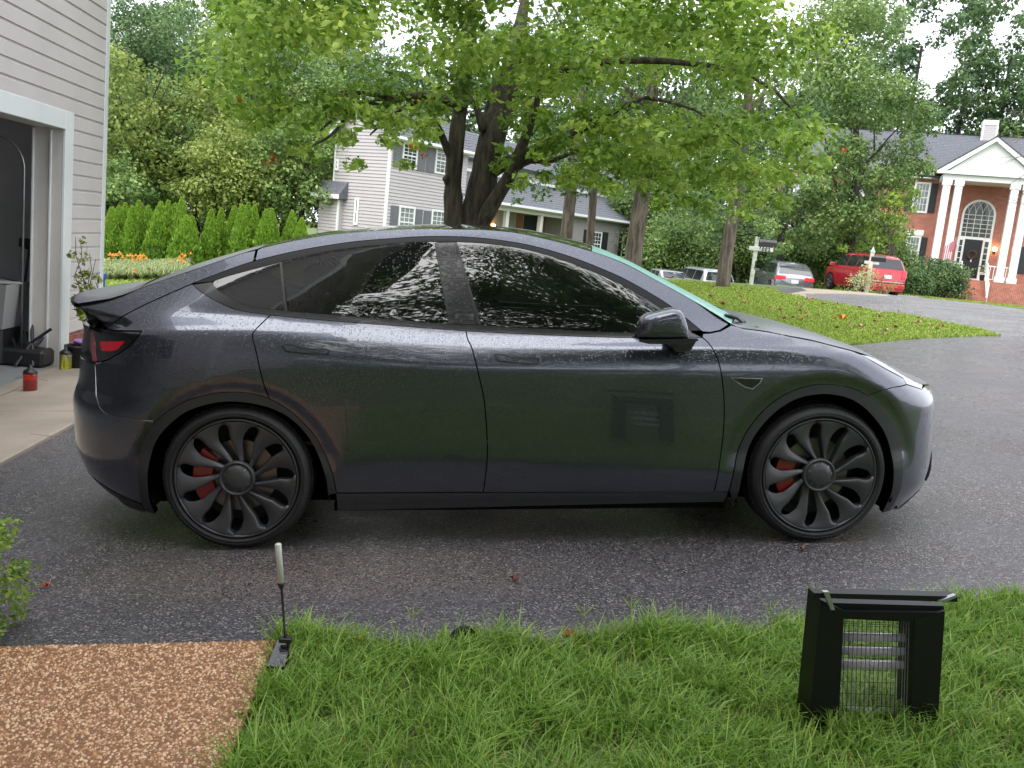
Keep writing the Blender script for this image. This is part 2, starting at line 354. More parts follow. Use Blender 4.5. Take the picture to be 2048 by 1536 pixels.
# ------------------------------------------------------------------ car panels
CARLOC = DRIVE @ Vector((.49946, 5.33988, 0)); CARROT = DRIVE @ Matrix.Rotation(-.00467, 3, 'Z')
car = empty('parked_car', CARLOC, CARROT, label='wet dark grey metallic crossover car parked side-on across the driveway', cat='car')
def s_of(x, z):
    """stretch x near the two ends so that cells stay even round the corners"""
    a = (XS_R - x) / (XS_R - XE_R(z)); b = (x - XS_F) / (XE_F(z) - XS_F)
    s = np.array(x, float)
    s = np.where(a > 0, XS_R - .95 * np.arcsin(np.clip(a, 0, 1)), s)
    return np.where(b > 0, XS_F + .90 * np.arcsin(np.clip(b, 0, 1)), s)
def x_of(s, z):
    s = np.asarray(s, float); a = np.clip((XS_R - s) / .95, 0, math.pi / 2); b = np.clip((s - XS_F) / .90, 0, math.pi / 2)
    x = np.where(a > 0, XS_R - (XS_R - XE_R(z)) * np.sin(a), s)
    return np.where(b > 0, XS_F + (XE_F(z) - XS_F) * np.sin(b), x)
def densify(P, step=.022):
    out = []
    for i in range(len(P)):
        a = P[i]; b = P[(i + 1) % len(P)]; n = max(1, int(math.hypot(b[0] - a[0], b[1] - a[1]) / step))
        for k in range(n): out.append((a[0] + (b[0] - a[0]) * k / n, a[1] + (b[1] - a[1]) * k / n))
    return out
def inset(P, d):
    if abs(d) < 1e-9: return P
    A = sum(P[i][0] * P[(i + 1) % len(P)][1] - P[(i + 1) % len(P)][0] * P[i][1] for i in range(len(P)))
    sgn = 1 if A > 0 else -1; out = []; n = len(P)
    for i in range(n):
        p0, p1, p2 = P[i - 1], P[i], P[(i + 1) % n]
        def nrm(a, b):
            dx, dy = b[0] - a[0], b[1] - a[1]; l = math.hypot(dx, dy) or 1; return (-dy / l * sgn, dx / l * sgn)
        n1, n2 = nrm(p0, p1), nrm(p1, p2); mx_, my_ = n1[0] + n2[0], n1[1] + n2[1]; l = math.hypot(mx_, my_) or 1
        k = min(1.8, 1 / max(.4, l / 2)); out.append((p1[0] + mx_ / l * d * k, p1[1] + my_ / l * d * k))
    return out
def smooth_line(P, n=6):
    """Catmull-Rom through open list"""
    out = []
    for i in range(len(P) - 1):
        p0 = P[max(i - 1, 0)]; p1 = P[i]; p2 = P[i + 1]; p3 = P[min(i + 2, len(P) - 1)]
        for k in range(n):
            t = k / n; out.append(tuple(.5 * (2 * p1[j] + (p2[j] - p0[j]) * t + (2 * p0[j] - 5 * p1[j] + 4 * p2[j] - p3[j]) * t * t + (3 * p1[j] - p0[j] - 3 * p2[j] + p3[j]) * t**3) for j in (0, 1)))
    return out + [P[-1]]
def panel_mesh(name, poly, m, gap=.0028, off=0.0, flange=.02, grid=.026, side=-1, both=False):
    P = inset(densify(poly), gap); P = np.array(P)
    ps = np.stack([s_of(P[:, 0], P[:, 1]), P[:, 1]], 1)
    lo = ps.min(0); hi = ps.max(0)
    gx = np.arange(lo[0] + grid / 2, hi[0], grid); gz = np.arange(lo[1] + grid / 2, hi[1], grid)
    X, Z = np.meshgrid(gx, gz); pts = np.stack([X.ravel(), Z.ravel()], 1)
    # keep interior points away from the boundary
    n = len(ps); a = ps; b = np.roll(ps, -1, 0)
    inside = np.zeros(len(pts), bool)
    for i in range(n):
        c = ((a[i, 1] > pts[:, 1]) != (b[i, 1] > pts[:, 1]))
        with np.errstate(divide='ignore', invalid='ignore'): xi = (b[i, 0] - a[i, 0]) * (pts[:, 1] - a[i, 1]) / (b[i, 1] - a[i, 1]) + a[i, 0]
        inside ^= c & (pts[:, 0] < xi)
    pts = pts[inside]
    if len(pts):
        dmin = np.full(len(pts), 9.)
        for i in range(n):
            ab = b[i] - a[i]; L = (ab**2).sum() or 1e-12; t = np.clip(((pts - a[i]) @ ab) / L, 0, 1); dd = np.hypot(*(pts - (a[i] + t[:, None] * ab)).T); dmin = np.minimum(dmin, dd)
        pts = pts[dmin > grid * .35]
    vin = [Vector(p) for p in ps] + [Vector(p) for p in pts]
    vo, eo, fo, ovi, oei, ofi = delaunay_2d_cdt(vin, [(i, (i + 1) % n) for i in range(n)], [], 1, 1e-6)
    V2 = np.array([tuple(v) for v in vo]); x = x_of(V2[:, 0], V2[:, 1]); z = V2[:, 1]
    w_, wx, wz = surf(x, z); w_ = w_ + off
    Nn = np.stack([-wx, -np.ones_like(wx), -wz], 1); Nn /= np.linalg.norm(Nn, axis=1)[:, None]
    V3 = np.stack([x, -w_, z], 1); F = []
    for f_ in fo:
        p = [V3[i] for i in f_]
        cr_ = np.cross(p[1] - p[0], p[2] - p[0])
        F.append(tuple(f_) if cr_ @ Nn[f_[0]] > 0 else tuple(f_)[::-1])
    F = [f_ for f_ in F if len(set(f_)) == len(f_)]
    nv = len(V3)
    if flange:
        bi = [None] * n
        for oi, src in enumerate(ovi):
            for s_ in src:
                if s_ < n: bi[s_] = oi
        bi = [q for q in bi if q is not None]; m_ = len(bi)
        A1 = V3[bi]; inn = A1 - Nn[bi] * flange
        V3 = np.concatenate([V3, A1, inn])
        cen = V3[bi].mean(0)
        o1 = V3[bi] - cen; N2 = o1 / (np.linalg.norm(o1, axis=1)[:, None] + 1e-9)
        Nn = np.concatenate([Nn, N2, N2])
        for i in range(m_):
            j = (i + 1) % m_; F.append((nv + i, nv + j, nv + m_ + j, nv + m_ + i))
    if side > 0 and not both:
        V3 = V3 * [1, -1, 1]; Nn = Nn * [1, -1, 1]; F = [f_[::-1] for f_ in F]
    if both:
        k = len(V3); V3 = np.concatenate([V3, V3 * [1, -1, 1]]); Nn = np.concatenate([Nn, Nn * [1, -1, 1]]); F = F + [tuple(i + k for i in f_[::-1]) for f_ in F]
    me = fast_mesh(name, V3, F, m, smooth=True)
    try: me.normals_split_custom_set_from_vertices([tuple(v) for v in Nn])
    except Exception as e: print('normals', e)
    return me
def panel(name, poly, m, parent=None, mirror=True, **k):
    o = obj(name, panel_mesh(name, poly, m, **k), parent or car)
    if mirror and not k.get('both'): obj(name, panel_mesh(name, poly, m, side=1, **{a: b for a, b in k.items() if a != 'side'}), parent or car)
    return o
railtop=[(-1.375,1.441),(-1.162,1.493),(-.99,1.524),(-.772,1.545),(-.572,1.555),(-.345,1.559),(-.117,1.547),(.054,1.517),(.2,1.485),(.341,1.443),(.463,1.40),(.64,1.31),(.84,1.203),(.941,1.143),(1.0,1.105)]
raillow=[(-1.667,1.278),(-1.63,1.293),(-1.542,1.328),(-1.455,1.362),(-1.363,1.392),(-1.206,1.432),(-1.054,1.463),(-.879,1.49),(-.697,1.507),(-.571,1.517),(-.422,1.520),(-.292,1.516),(-.147,1.502),(-.008,1.479),(.162,1.435),(.331,1.375),(.48,1.31),(.68,1.195),(.837,1.07)]
glasstop=[(-1.573,1.29),(-1.486,1.32),(-1.401,1.344),(-1.308,1.369),(-1.218,1.394),(-1.051,1.434),(-.877,1.463),(-.696,1.483),(-.57,1.492),(-.397,1.495),(-.235,1.488),(-.067,1.467),(.102,1.425),(.273,1.366),(.467,1.28),(.643,1.175),(.775,1.075)]
trimlow=[(-1.667,1.278),(-1.598,1.232),(-1.501,1.186),(-1.415,1.158),(-1.297,1.143),(-1.036,1.119),(-.806,1.102),(-.579,1.087),(-.345,1.071),(-.058,1.058),(.213,1.048),(.466,1.042),(.636,1.042),(.828,1.045)]
gbQ=[(-1.573,1.287),(-1.54,1.254),(-1.494,1.227),(-1.419,1.194),(-1.342,1.175),(-1.287,1.167),(-1.209,1.159)]
gb=[(-1.195,1.157),(-.949,1.14),(-.687,1.121),(-.43,1.103),(-.274,1.097),(-.032,1.084),(.214,1.073),(.468,1.065),(.775,1.062)]
rdoor=[(-1.276,1.141),(-1.316,1.101),(-1.344,1.068),(-1.35,1.04),(-1.332,.977),(-1.304,.843),(-1.279,.751)]
BB=[(-.345,1.071),(-.336,1.03),(-.315,.985),(-.279,.844),(-.258,.746),(-.242,.572),(-.24,.446),(-.255,.274)]
FF=[(.828,1.045),(.853,1.02),(.885,.955),(.906,.871),(.925,.747),(.931,.595),(.922,.442),(.908,.265)]
rout=[(-1.925,.16),(-1.919,.263),(-1.913,.396),(-1.898,.487),(-1.862,.572),(-1.807,.642),(-1.738,.697),(-1.653,.742),(-1.535,.775),(-1.43,.781),(-1.35,.772),(-1.279,.749),(-1.199,.703),(-1.131,.642),(-1.067,.563),(-1.017,.463),(-.985,.361),(-.973,.279)]
rin=[(-1.872,.15),(-1.87,.263),(-1.862,.385),(-1.836,.495),(-1.796,.57),(-1.736,.635),(-1.66,.69),(-1.55,.728),(-1.453,.738),(-1.37,.73),(-1.285,.710),(-1.205,.672),(-1.136,.612),(-1.084,.538),(-1.046,.451),(-1.02,.361),(-1.012,.268),(-1.01,.17)]
fout=[(.985,.279),(.992,.35),(1.006,.447),(1.03,.532),(1.066,.603),(1.115,.672),(1.175,.73),(1.242,.775),(1.324,.808),(1.392,.821),(1.46,.823),(1.57,.806),(1.656,.768),(1.731,.713),(1.796,.647),(1.848,.567),(1.880,.468),(1.893,.36),(1.895,.247),(1.89,.13)]
fin=[(1.03,.18),(1.033,.256),(1.036,.35),(1.049,.437),(1.074,.524),(1.113,.596),(1.162,.657),(1.221,.710),(1.29,.75),(1.369,.771),(1.458,.776),(1.555,.757),(1.632,.717),(1.700,.658),(1.757,.592),(1.799,.513),(1.826,.42),(1.838,.325),(1.842,.223),(1.84,.125)]
hgap=[(-1.667,1.278),(-1.759,1.236),(-1.89,1.174),(-1.99,1.119),(-2.068,1.066)]
bumpR=[(-2.137,.887),(-2.132,.739),(-2.11,.69),(-2.089,.669),(-2.06,.656),(-1.976,.652),(-1.812,.640)]
SL = smooth_line
rt, rl, gt_, tl, qb, gbl, rd, bb, ff, ro, ri, fo_, fi = map(lambda q: SL(q, 4), (railtop, raillow, glasstop, trimlow, gbQ, gb, rdoor, BB, FF, rout, rin, fout, fin))
def cut(line, x0, x1):
    """part of an x-monotone line between x0 and x1 (ends interpolated)"""
    L = sorted(line); xs_ = [p[0] for p in L]; zs = [p[1] for p in L]; lo_, hi_ = min(x0, x1), max(x0, x1)
    o = [(lo_, float(np.interp(lo_, xs_, zs)))] + [p for p in L if lo_ + 1e-4 < p[0] < hi_ - 1e-4] + [(hi_, float(np.interp(hi_, xs_, zs)))]
    return o if x0 < x1 else o[::-1]
# doors
ro_door = [p for p in ro if p[0] > -1.279 and p[0] > -1.9 and p[1] < .7489]
rear_door = cut(tl, -.345, -1.276) + rd[1:] + ro_door + cut([(-.973, .28), (-.255, .276)], -.97, -.255) + bb[::-1][1:-1]
front_door = cut(tl, .828, -.345) + bb[1:] + ff[::-1][:-1]
fender = ff + [(.985, .27)] + fo_[:next(i for i, p in enumerate(fo_) if p[0] > 1.66)] + [(1.661, .766), (1.719, .790), (1.79, .806), (1.904, .809)] + \
    [(1.901, .836), (1.851, .859), (1.786, .889), (1.708, .930), (1.645, .965)] + [(x, float(L_T[0](x)) - .002) for x in np.arange(1.60, 1.02, -.06)] + [(1.0, 1.10), (.929, 1.073), (.874, 1.064), (.836, 1.062)]
ro_q = [p for p in ro if p[0] < -1.279 and p[1] > .641]
quarter = [(-2.068, 1.06), (-2.011, 1.058), (-1.869, 1.063), (-1.883, 1.04), (-1.92, .997), (-1.979, .956), (-2.052, .917), (-2.137, .888)] + bumpR[1:] + ro_q + rd[::-1] + cut(tl, -1.28, -1.66)[1:] + hgap
# de-duplicate
def dd(P):
    o = []
    for p in P:
        if not o or math.hypot(p[0] - o[-1][0], p[1] - o[-1][1]) > .004: o.append(p)
    if math.hypot(o[0][0] - o[-1][0], o[0][1] - o[-1][1]) < .004: o.pop()
    return o
handR=[(-1.208,1.002),(-1.19,1.006),(-1.155,1.002),(-1.118,.988),(-1.009,.984),(-1.002,.975),(-1.018,.966),(-1.176,.977),(-1.194,.984)]
handF=[(-.206,.96),(-.19,.963),(-.153,.958),(-.117,.946),(-.008,.944),(-.004,.935),(-.018,.924),(-.171,.935),(-.192,.942)]
for sd_ in (-1, 1):
    for nm, poly, hd in (('rear_door', rear_door, handR), ('front_door', front_door, handF)):
        o = obj('door', panel_mesh('door', dd(poly), PAINT, side=sd_), car)
        obj('door_handle', panel_mesh('door_handle', SL(hd, 2), TRIMM, side=sd_, gap=-.0055, off=.0015, flange=0, grid=.012), o)
        obj('handle_grip', panel_mesh('handle_grip', SL(hd, 2), PAINT, side=sd_, gap=.001, off=.004, flange=.003, grid=.012), o)
panel('fender', dd(fender), PAINT); panel('quarter_panel', dd(quarter), PAINT)
panel('side_vent', [(.951,.859),(1.114,.857),(1.101,.832),(1.065,.8),(1.027,.809),(.988,.832)], BRIGHT, off=.003, gap=0, flange=0, grid=.015)
panel('vent_insert', [(.957,.857),(1.106,.853),(1.095,.832),(1.063,.806),(1.028,.815),(.99,.836)], BGLASS, off=.006, gap=0, flange=.003, grid=.015)
# sill, arches
panel('sill', [(-.975, .274), (-.975, .17), (-.3, .178), (.3, .188), (.98, .20), (.985, .266)], SILLM, gap=.001, off=-.004, flange=.05)
panel('wheel_arch', dd(ro + [(-1.01, .272)] + [p for p in ri[::-1] if p[1] > .19 or p[0] < -1.5]), CLAD, gap=.0005, off=.008, flange=.03, grid=.02)
panel('wheel_arch', dd(fo_ + fi[::-1]), CLAD, gap=.0005, off=.008, flange=.03, grid=.02)
# bumpers (wrap round to the centre line, both halves in one mesh)
zf = np.arange(.74, .12, -.03)
fb = [(1.661, .766), (1.719, .790), (1.79, .806), (1.904, .809)] + [(2.033, .770)] + [(x, float(L_T[0](x)) - .004) for x in (2.1, 2.18, 2.25)] + [(float(XE_F(.735)), .735)] + [(float(XE_F(z)), z) for z in zf[1:]] + [(2.20, .12), (1.99, .115), (1.89, .13)] + [p for p in fo_[::-1] if p[0] > 1.661 and p[1] < .767 and p[1] > .135]
obj('front_bumper', panel_mesh('front_bumper', dd(fb), PAINT, both=True, gap=.002), car)
rb = bumpR + [p for p in ro[::-1] if p[0] < -1.812 and p[1] > .165] + [(-1.925, .155), (-2.1, .15)] + [(float(XE_R(z)), z) for z in np.arange(.16, .885, .03)] + [(float(XE_R(.888)), .888)]
obj('rear_bumper', panel_mesh('rear_bumper', dd(rb), PAINT, both=True, gap=.002), car)
obj('lower_valance', panel_mesh('lower_valance', [(-1.93, .20), (-1.925, .15), (-2.1, .145), (-2.24, .155), (-2.33, .22), (-2.40, .31), (-2.3, .30), (-2.15, .27)], CLAD, both=True, gap=0, off=.004, flange=0), car)
obj('lower_grille', panel_mesh('lower_grille', [(2.16, .40), (2.31, .43), (2.335, .34), (2.30, .26), (2.17, .24), (2.10, .28)], BLACK, both=True, gap=0, off=.003, flange=0), car)
obj('front_lip', panel_mesh('front_lip', [(1.95, .12), (2.2, .125), (2.3, .21), (2.34, .32), (2.25, .27), (2.1, .20)], CLAD, both=True, gap=0, off=.004, flange=0), car)
# tail light, lift gate rear face
tail = [(-2.068, 1.06), (-2.011, 1.056), (-1.869, 1.063), (-1.883, 1.04), (-1.92, .997), (-1.979, .956), (-2.052, .917), (-2.137, .890), (-2.3, .888), (-2.325, .98), (-2.31, 1.06)]
for sd_ in (-1, 1):
    t_ = obj('tail_light', panel_mesh('tail_light', dd(tail), BGLASS, side=sd_), car)
    obj('red_lens', panel_mesh('red_lens', [(-2.105, .999), (-1.953, 1.013), (-1.991, .974), (-2.019, .962), (-2.09, .955)], REDL, side=sd_, gap=0, off=.0025, flange=.002, grid=.02), t_)
    obj('side_lens', panel_mesh('side_lens', [(-2.19, 1.030), (-2.153, 1.035), (-2.118, .905), (-2.155, .898)], PINKL, side=sd_, gap=0, off=.0025, flange=.002, grid=.02), t_)
obj('lift_gate_face', panel_mesh('lift_gate_face', [(-2.3, .888), (-2.325, .98), (-2.31, 1.06), (float(XE_R(1.06)), 1.06), (float(XE_R(.97)), .97), (float(XE_R(.89)), .89)], PAINT, both=True), car)
hl = [(1.645, .962), (1.708, .931), (1.786, .891), (1.851, .861), (1.901, .838), (1.906, .811), (2.033, .771), (2.08, .782)] + [(x, float(L_T[0](x)) - .003) for x in (2.0, 1.94, 1.88, 1.81, 1.75, 1.70)]
panel('headlight', dd(hl), HLENS, gap=.001)
# hatch side, roof rail
hatch = hgap[::-1] + cut(rl, -1.65, -1.381) + [(-1.381, 1.441)] + [(x, float(L_T[0](x))) for x in np.arange(-1.44, -2.21, -.06)] + [(-2.225, 1.178), (-2.215, 1.16), (-2.17, 1.135), (-2.13, 1.105), (-2.10, 1.072)]
panel('lift_gate_side', dd(hatch), PAINT, flange=.006)
rail = cut(rl, -1.373, .837) + [(.874, 1.067), (.929, 1.076), (.99, 1.103)] + [(x, float(L_T[0](x))) for x in np.arange(.95, -1.37, -.05)] + [(-1.373, 1.443)]
panel('roof_rail', dd(rail), PAINT, flange=.01)
# window surround
panel('window_trim', dd(cut(rl, -1.66, .83) + cut(gt_, .775, -1.573)), DULLB, gap=.0003, off=-.002, flange=.012, grid=.015)
panel('belt_trim', dd(cut(tl, -1.66, .825) + [(.78, 1.066)] + cut(gbl, .775, -1.195) + cut(qb, -1.21, -1.573)), TRIMM, gap=.0003, off=.001, flange=.012, grid=.015)
panel('sail_trim', [(.64, 1.176), (.775, 1.073), (.78, 1.06), (.60, 1.06)], TRIMM, gap=0, off=.002, flange=.006, grid=.02)
panel('door_pillar', [(-.497, 1.49), (-.39, 1.492), (-.275, 1.099), (-.427, 1.104)], TRIMM, gap=0, off=.001, flange=.01, grid=.02)
panel('pillar_seam', [(-.499, 1.488), (-.489, 1.489), (-.417, 1.103), (-.429, 1.103)], CLAD, gap=0, off=.004, flange=.004, grid=.01)
panel('pillar_seam', [(-.397, 1.49), (-.386, 1.49), (-.270, 1.098), (-.283, 1.098)], CLAD, gap=0, off=.004, flange=.004, grid=.01)
panel('window_divider', [(-1.251, 1.383), (-1.240, 1.386), (-1.198, 1.159), (-1.211, 1.159)], CLAD, gap=0, off=.003, flange=.006, grid=.01)
panel('quarter_window', dd(cut(gt_, -1.573, -1.25) + [(-1.207, 1.159)] + cut(qb, -1.215, -1.565)), WGLASS, gap=0, off=-.004, flange=0)
panel('rear_window', dd(cut(gt_, -1.24, -.49) + [(-.42, 1.103)] + cut(gbl, -.43, -1.195)), WGLASS, gap=0, off=-.004, flange=0)
panel('front_window', dd(cut(gt_, -.39, .775) + cut(gbl, .77, -.274)), WGLASS, gap=0, off=-.004, flange=0)

# top skins: roof glass, windscreen, bonnet, rear lid
def topskin(name, u0, u1, m, crest, bow0=0, bow1=0, nu=40, nv=25, lift=0, wsc=1.0, pw=2.2, parent=None, edge=None):
    V = []
    for j in range(nv):
        v = -1 + 2 * j / (nv - 1); v = math.sin(v * math.pi / 2) * .3 + v * .7
        for i in range(nu):
            t = i / (nu - 1); x = (u0 + bow0 * (1 - v * v)) * (1 - t) + (u1 + bow1 * (1 - v * v)) * t
            xt = u0 * (1 - t) + u1 * t
            wt = (float(L_T[1](xt)) if edge is None else edge(xt)) * float(_E(np.array(min(xt, 2.31)), np.array(.74))) * wsc if xt > 1.45 else (float(L_T[1](xt)) if edge is None else edge(xt)) * wsc
            zt = float(L_T[0](xt)); k = 1 - abs(v)**pw
            z = zt + (float(crest(x)) - zt) * k if abs(v) < 1 else zt
            V.append((x, v * wt, z + lift))
    F = [(j * nu + i, j * nu + i + 1, (j + 1) * nu + i + 1, (j + 1) * nu + i) for j in range(nv - 1) for i in range(nu - 1)]
    return obj(name, fast_mesh(name, V, F, m, smooth=True), parent or car)
topskin('hatch_skin', -1.93, -1.37, BEAD, CREST_A); topskin('rear_glass', -1.90, -1.40, BGLASS, CREST_A, wsc=.82, lift=.004)
topskin('roof_glass', -1.365, .30, BGLASS, CREST_A, bow1=.06, nu=60)
topskin('windscreen', .303, 1.0, TEAL, CREST_A, bow0=.06, bow1=.16, nu=50)
topskin('bonnet', 1.0, 2.31, BEAD, CREST_B, bow0=.18, nu=60, pw=2.6)
# rear lid with its ducktail lip
V = []; nv, prof = 33, []
tt = [(-1.93, None), (-2.0, None), (-2.06, 1.2205), (-2.12, 1.2185), (-2.18, 1.219), (-2.24, 1.219), (-2.265, 1.214), (-2.285, 1.203), (-2.292, 1.190), (-2.285, 1.178), (-2.25, 1.158), (-2.215, 1.130), (-2.195, 1.095), (-2.19, 1.065), (-2.205, 1.05)]
for j in range(nv):
    v = -1 + 2 * j / (nv - 1)
    for i, (x, z) in enumerate(tt):
        bow = -.05 * (1 - abs(v)**2.4) * min(1, max(0, (-1.95 - x) / .25)); wv = float(L_T[1](max(x, -2.2)))
        zt = float(L_T[0](x)); c_ = float(CREST_A(x)) if z is None else z
        k = 1 - abs(v)**3
        zz = zt + (c_ - zt) * k if z is None else z - (.018 * abs(v)**4 if i < 10 else 0)
        if i < 7 and abs(v) > .999: zz = min(zz, zt)
        pinch = 1
        V.append((x + bow + .07 * abs(v)**6 * min(1, max(0, (-2.1 - x) / .2)), v * wv * pinch, zz))
nn = len(tt); F = [(j * nn + i, (j + 1) * nn + i, (j + 1) * nn + i + 1, j * nn + i + 1) for j in range(nv - 1) for i in range(nn - 1)]
obj('rear_lip', fast_mesh('rear_lip', V, [f_[::-1] for f_ in F], BEAD, smooth=True), car)
# dark shell behind the panel gaps, floor pan, wheel wells
shell = MB()
for s_ in (-1, 1):
    for (x0, x1, z0, z1, y) in ((-.96, .96, .2, 1.0, .84), (-2.15, -1.93, .22, .93, .52), (-1.95, -1.3, .80, 1.08, .80), (1.0, 1.6, .83, .91, .78), (1.92, 2.1, .2, .66, .50)):
        shell.box((x0, min(s_ * y, s_ * (y - .02)), z0), (x1, max(s_ * y, s_ * (y - .02)), z1))
shell.box((-2.02, -.62, .17), (-1.95, .62, .21)); shell.box((-1.0, -.80, .15), (1.0, .80, .19)); shell.box((1.9, -.62, .15), (2.05, .62, .18))
shell.box((1.86, -.80, .135), (1.94, .80, .5)); shell.box((-2.12, -.69, .95), (-2.02, .69, 1.072)); shell.box((1.05, -.70, .86), (1.6, .70, .865)); shell.box((-2.0, -.60, .148), (2.0, .60, .188)); shell.box((-2.1, -.55, .93), (-1.35, .55, .95))
shell.build('floor_pan', BLACK, car)
for cx in (-1.445, 1.445):
    for s_ in (-1, 1):
        b = MB(); n = 26; pr = []
        for k in range(n + 1):
            an = -.35 + (math.pi + .7) * k / n; pr.append((cx + .43 * math.cos(an), .345 + (.40 if cx < 0 else .43) * math.sin(an)))
        V = [(x, s_ * .90, z) for x, z in pr] + [(x, s_ * .58, z) for x, z in pr]
        b.add(V, [(i, i + 1, n + 2 + i, n + 1 + i) for i in range(n)]); b.add([(x, s_ * .58, z) for x, z in pr], [tuple(range(n + 1))])
        b.build('wheel_well', BLACK, car, smooth=False)
# wheels
def wheel(cx, s_, rot):
    T = Matrix.Translation((cx, s_ * .945, .356)) @ (Matrix.Identity(4) if s_ < 0 else Matrix.Rotation(math.pi, 4, 'Z'))
    w_ = obj('wheel', None, car); w_.matrix_local = T      # local: -y faces outwards
    w_.empty_display_size = .1
    b = MB(); pr = [(.294, .030), (.297, .014), (.302, .005), (.312, -.002), (.328, .004), (.342, .016), (.350, .034), (.354, .05)] + [(.356, .07), (.356, .19), (.350, .215), (.33, .238), (.285, .235)]
    b.lathe(pr, 96, axis='y')
    for r_ in (.309, .322): b.lathe([(r_, -.0035 if r_ > .31 else -.001), (r_ + .002, -.006), (r_ + .004, -.003)], 96, axis='y')
    b.build('tyre', RUBBER, w_, smooth=True)
    tr = MB()
    for k in range(90):
        a0 = 2 * math.pi * k / 90
        for (y0, y1, sk) in ((.045, .085, .03), (.17, .21, -.03)):
            P = [(.3585 * math.cos(a0 + q), y, .3585 * math.sin(a0 + q)) for q, y in ((0, y0), (.045, y0), (.045 + sk, y1), (sk, y1))]
            P2 = [(c[0] * .99, c[1], c[2] * .99) for c in P]
            tr.add(P + P2, [(0, 1, 2, 3), (0, 4, 5, 1), (1, 5, 6, 2), (2, 6, 7, 3), (3, 7, 4, 0)])
    tr.build('tread_blocks', RUBBER, w_, kind='stuff')
    b = MB(); b.lathe([(.293, .028), (.296, .010), (.293, .001), (.287, .001), (.283, .008), (.281, .018)], 96, axis='y'); b.build('rim', RIMM, w_, smooth=True)
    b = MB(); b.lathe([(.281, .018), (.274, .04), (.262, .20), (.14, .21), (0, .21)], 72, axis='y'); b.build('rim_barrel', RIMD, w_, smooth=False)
    # eleven curved blades
    nb = 11
    for k in range(nb):
        b = MB(); th0 = rot + 2 * math.pi * k / nb; nr = 26; V = []; pitch = 2 * math.pi / nb
        def cen(r_): return math.radians(17) * (1 - math.exp(-max(0, r_ - .085) / .055)) - math.radians(5) * max(0, (r_ - .19) / .06)
        def half(r_):
            hw = .5 * math.radians(np.interp(r_, [.085, .12, .17, .22, .238, .249], [19, 19.5, 18, 14, 11.5, 7])); return hw
        rows = []
        for i in range(nr):
            r_ = .080 + (.2625 - .080) * i / (nr - 1)
            a0 = th0 + cen(r_) + half(r_); a1 = th0 + pitch + cen(r_) - half(r_)
            if r_ > .250: a0, a1 = th0 + cen(.250) , th0 + pitch + cen(.250)
            cy = np.interp(r_, [.08, .11, .17, .25], [.018, .020, .010, .002])
            row = []; rs = r_; r_ = .080 + (rs - .080) * 1.105
            for q in range(7):
                t = q / 6; an = a0 * (1 - t) + a1 * t
                yy = cy + .013 * (1 - t)**1.5 - .004 * math.sin(math.pi * t)      # leading edge falls inwards, trailing edge stands proud
                row.append((r_ * math.cos(an), yy, r_ * math.sin(an)))
            an = a1 + (.012 if rs < .250 else 0); row.append((r_ * math.cos(an), cy + .006, r_ * math.sin(an))); row.append((r_ * math.cos(an) * .998, cy + .045, r_ * math.sin(an) * .998))
            rows.append(row)
        m_ = len(rows[0]); V = [p for row in rows for p in row]
        F = [(i * m_ + q, i * m_ + q + 1, (i + 1) * m_ + q + 1, (i + 1) * m_ + q) for i in range(nr - 1) for q in range(m_ - 1)]
        b.add(V, F); b.build('blade', RIMM, w_, smooth=True)
    b = MB(); b.lathe([(.088, .03), (.086, .010), (.080, .004), (.074, .006), (.071, .014), (.066, .014), (.060, .004), (.030, -.002), (0, -.003)], 44, axis='y'); cap = b.build('hub_cap', RIMM, w_, smooth=True)
    lug = MB()
    for k in range(10):
        an = 2 * math.pi * k / 10 + .2; c, q = math.cos(an), math.sin(an)
        lug.add([(.052 * c - .003 * q, .000, .052 * q + .003 * c), (.052 * c + .003 * q, .000, .052 * q - .003 * c), (.066 * c + .004 * q, .006, .066 * q - .004 * c), (.066 * c - .004 * q, .006, .066 * q + .004 * c)], [(0, 1, 2, 3)])
    lug.build('cap_ribs', DISC, w_, kind='stuff')
    b = MB(); b.lathe([(.178, .085), (.178, .105), (.08, .105), (.08, .085), (.178, .085)], 60, axis='y'); b.build('brake_disc', DISC, w_)
    b = MB(); P = []
    for k in range(9):
        an = math.radians(138 + 84 * k / 8); P.append((math.cos(an), math.sin(an)))
    if s_ > 0: P = [(-c, q) for c, q in P][::-1]
    V = [(.215 * c, .045, .215 * q) for c, q in P] + [(.125 * c, .045, .125 * q) for c, q in P] + [(.22 * c, .12, .22 * q) for c, q in P] + [(.12 * c, .12, .12 * q) for c, q in P]; n = 9
    F = [(i, i + 1, n + i + 1, n + i) for i in range(n - 1)] + [(2 * n + i, 2 * n + i + 1, i + 1, i) for i in range(n - 1)] + [(n + i, n + i + 1, 3 * n + i + 1, 3 * n + i) for i in range(n - 1)] + [(0, n, 3 * n, 2 * n), (n - 1, 2 * n - 1, 4 * n - 1, 3 * n - 1)]
    b.add(V, F); b.build('brake_caliper', CALI, w_)
    return w_
for cx in (-1.445, 1.445):
    for s_ in (-1, 1): wheel(cx, s_, math.radians(25) if cx < 0 else math.radians(20))
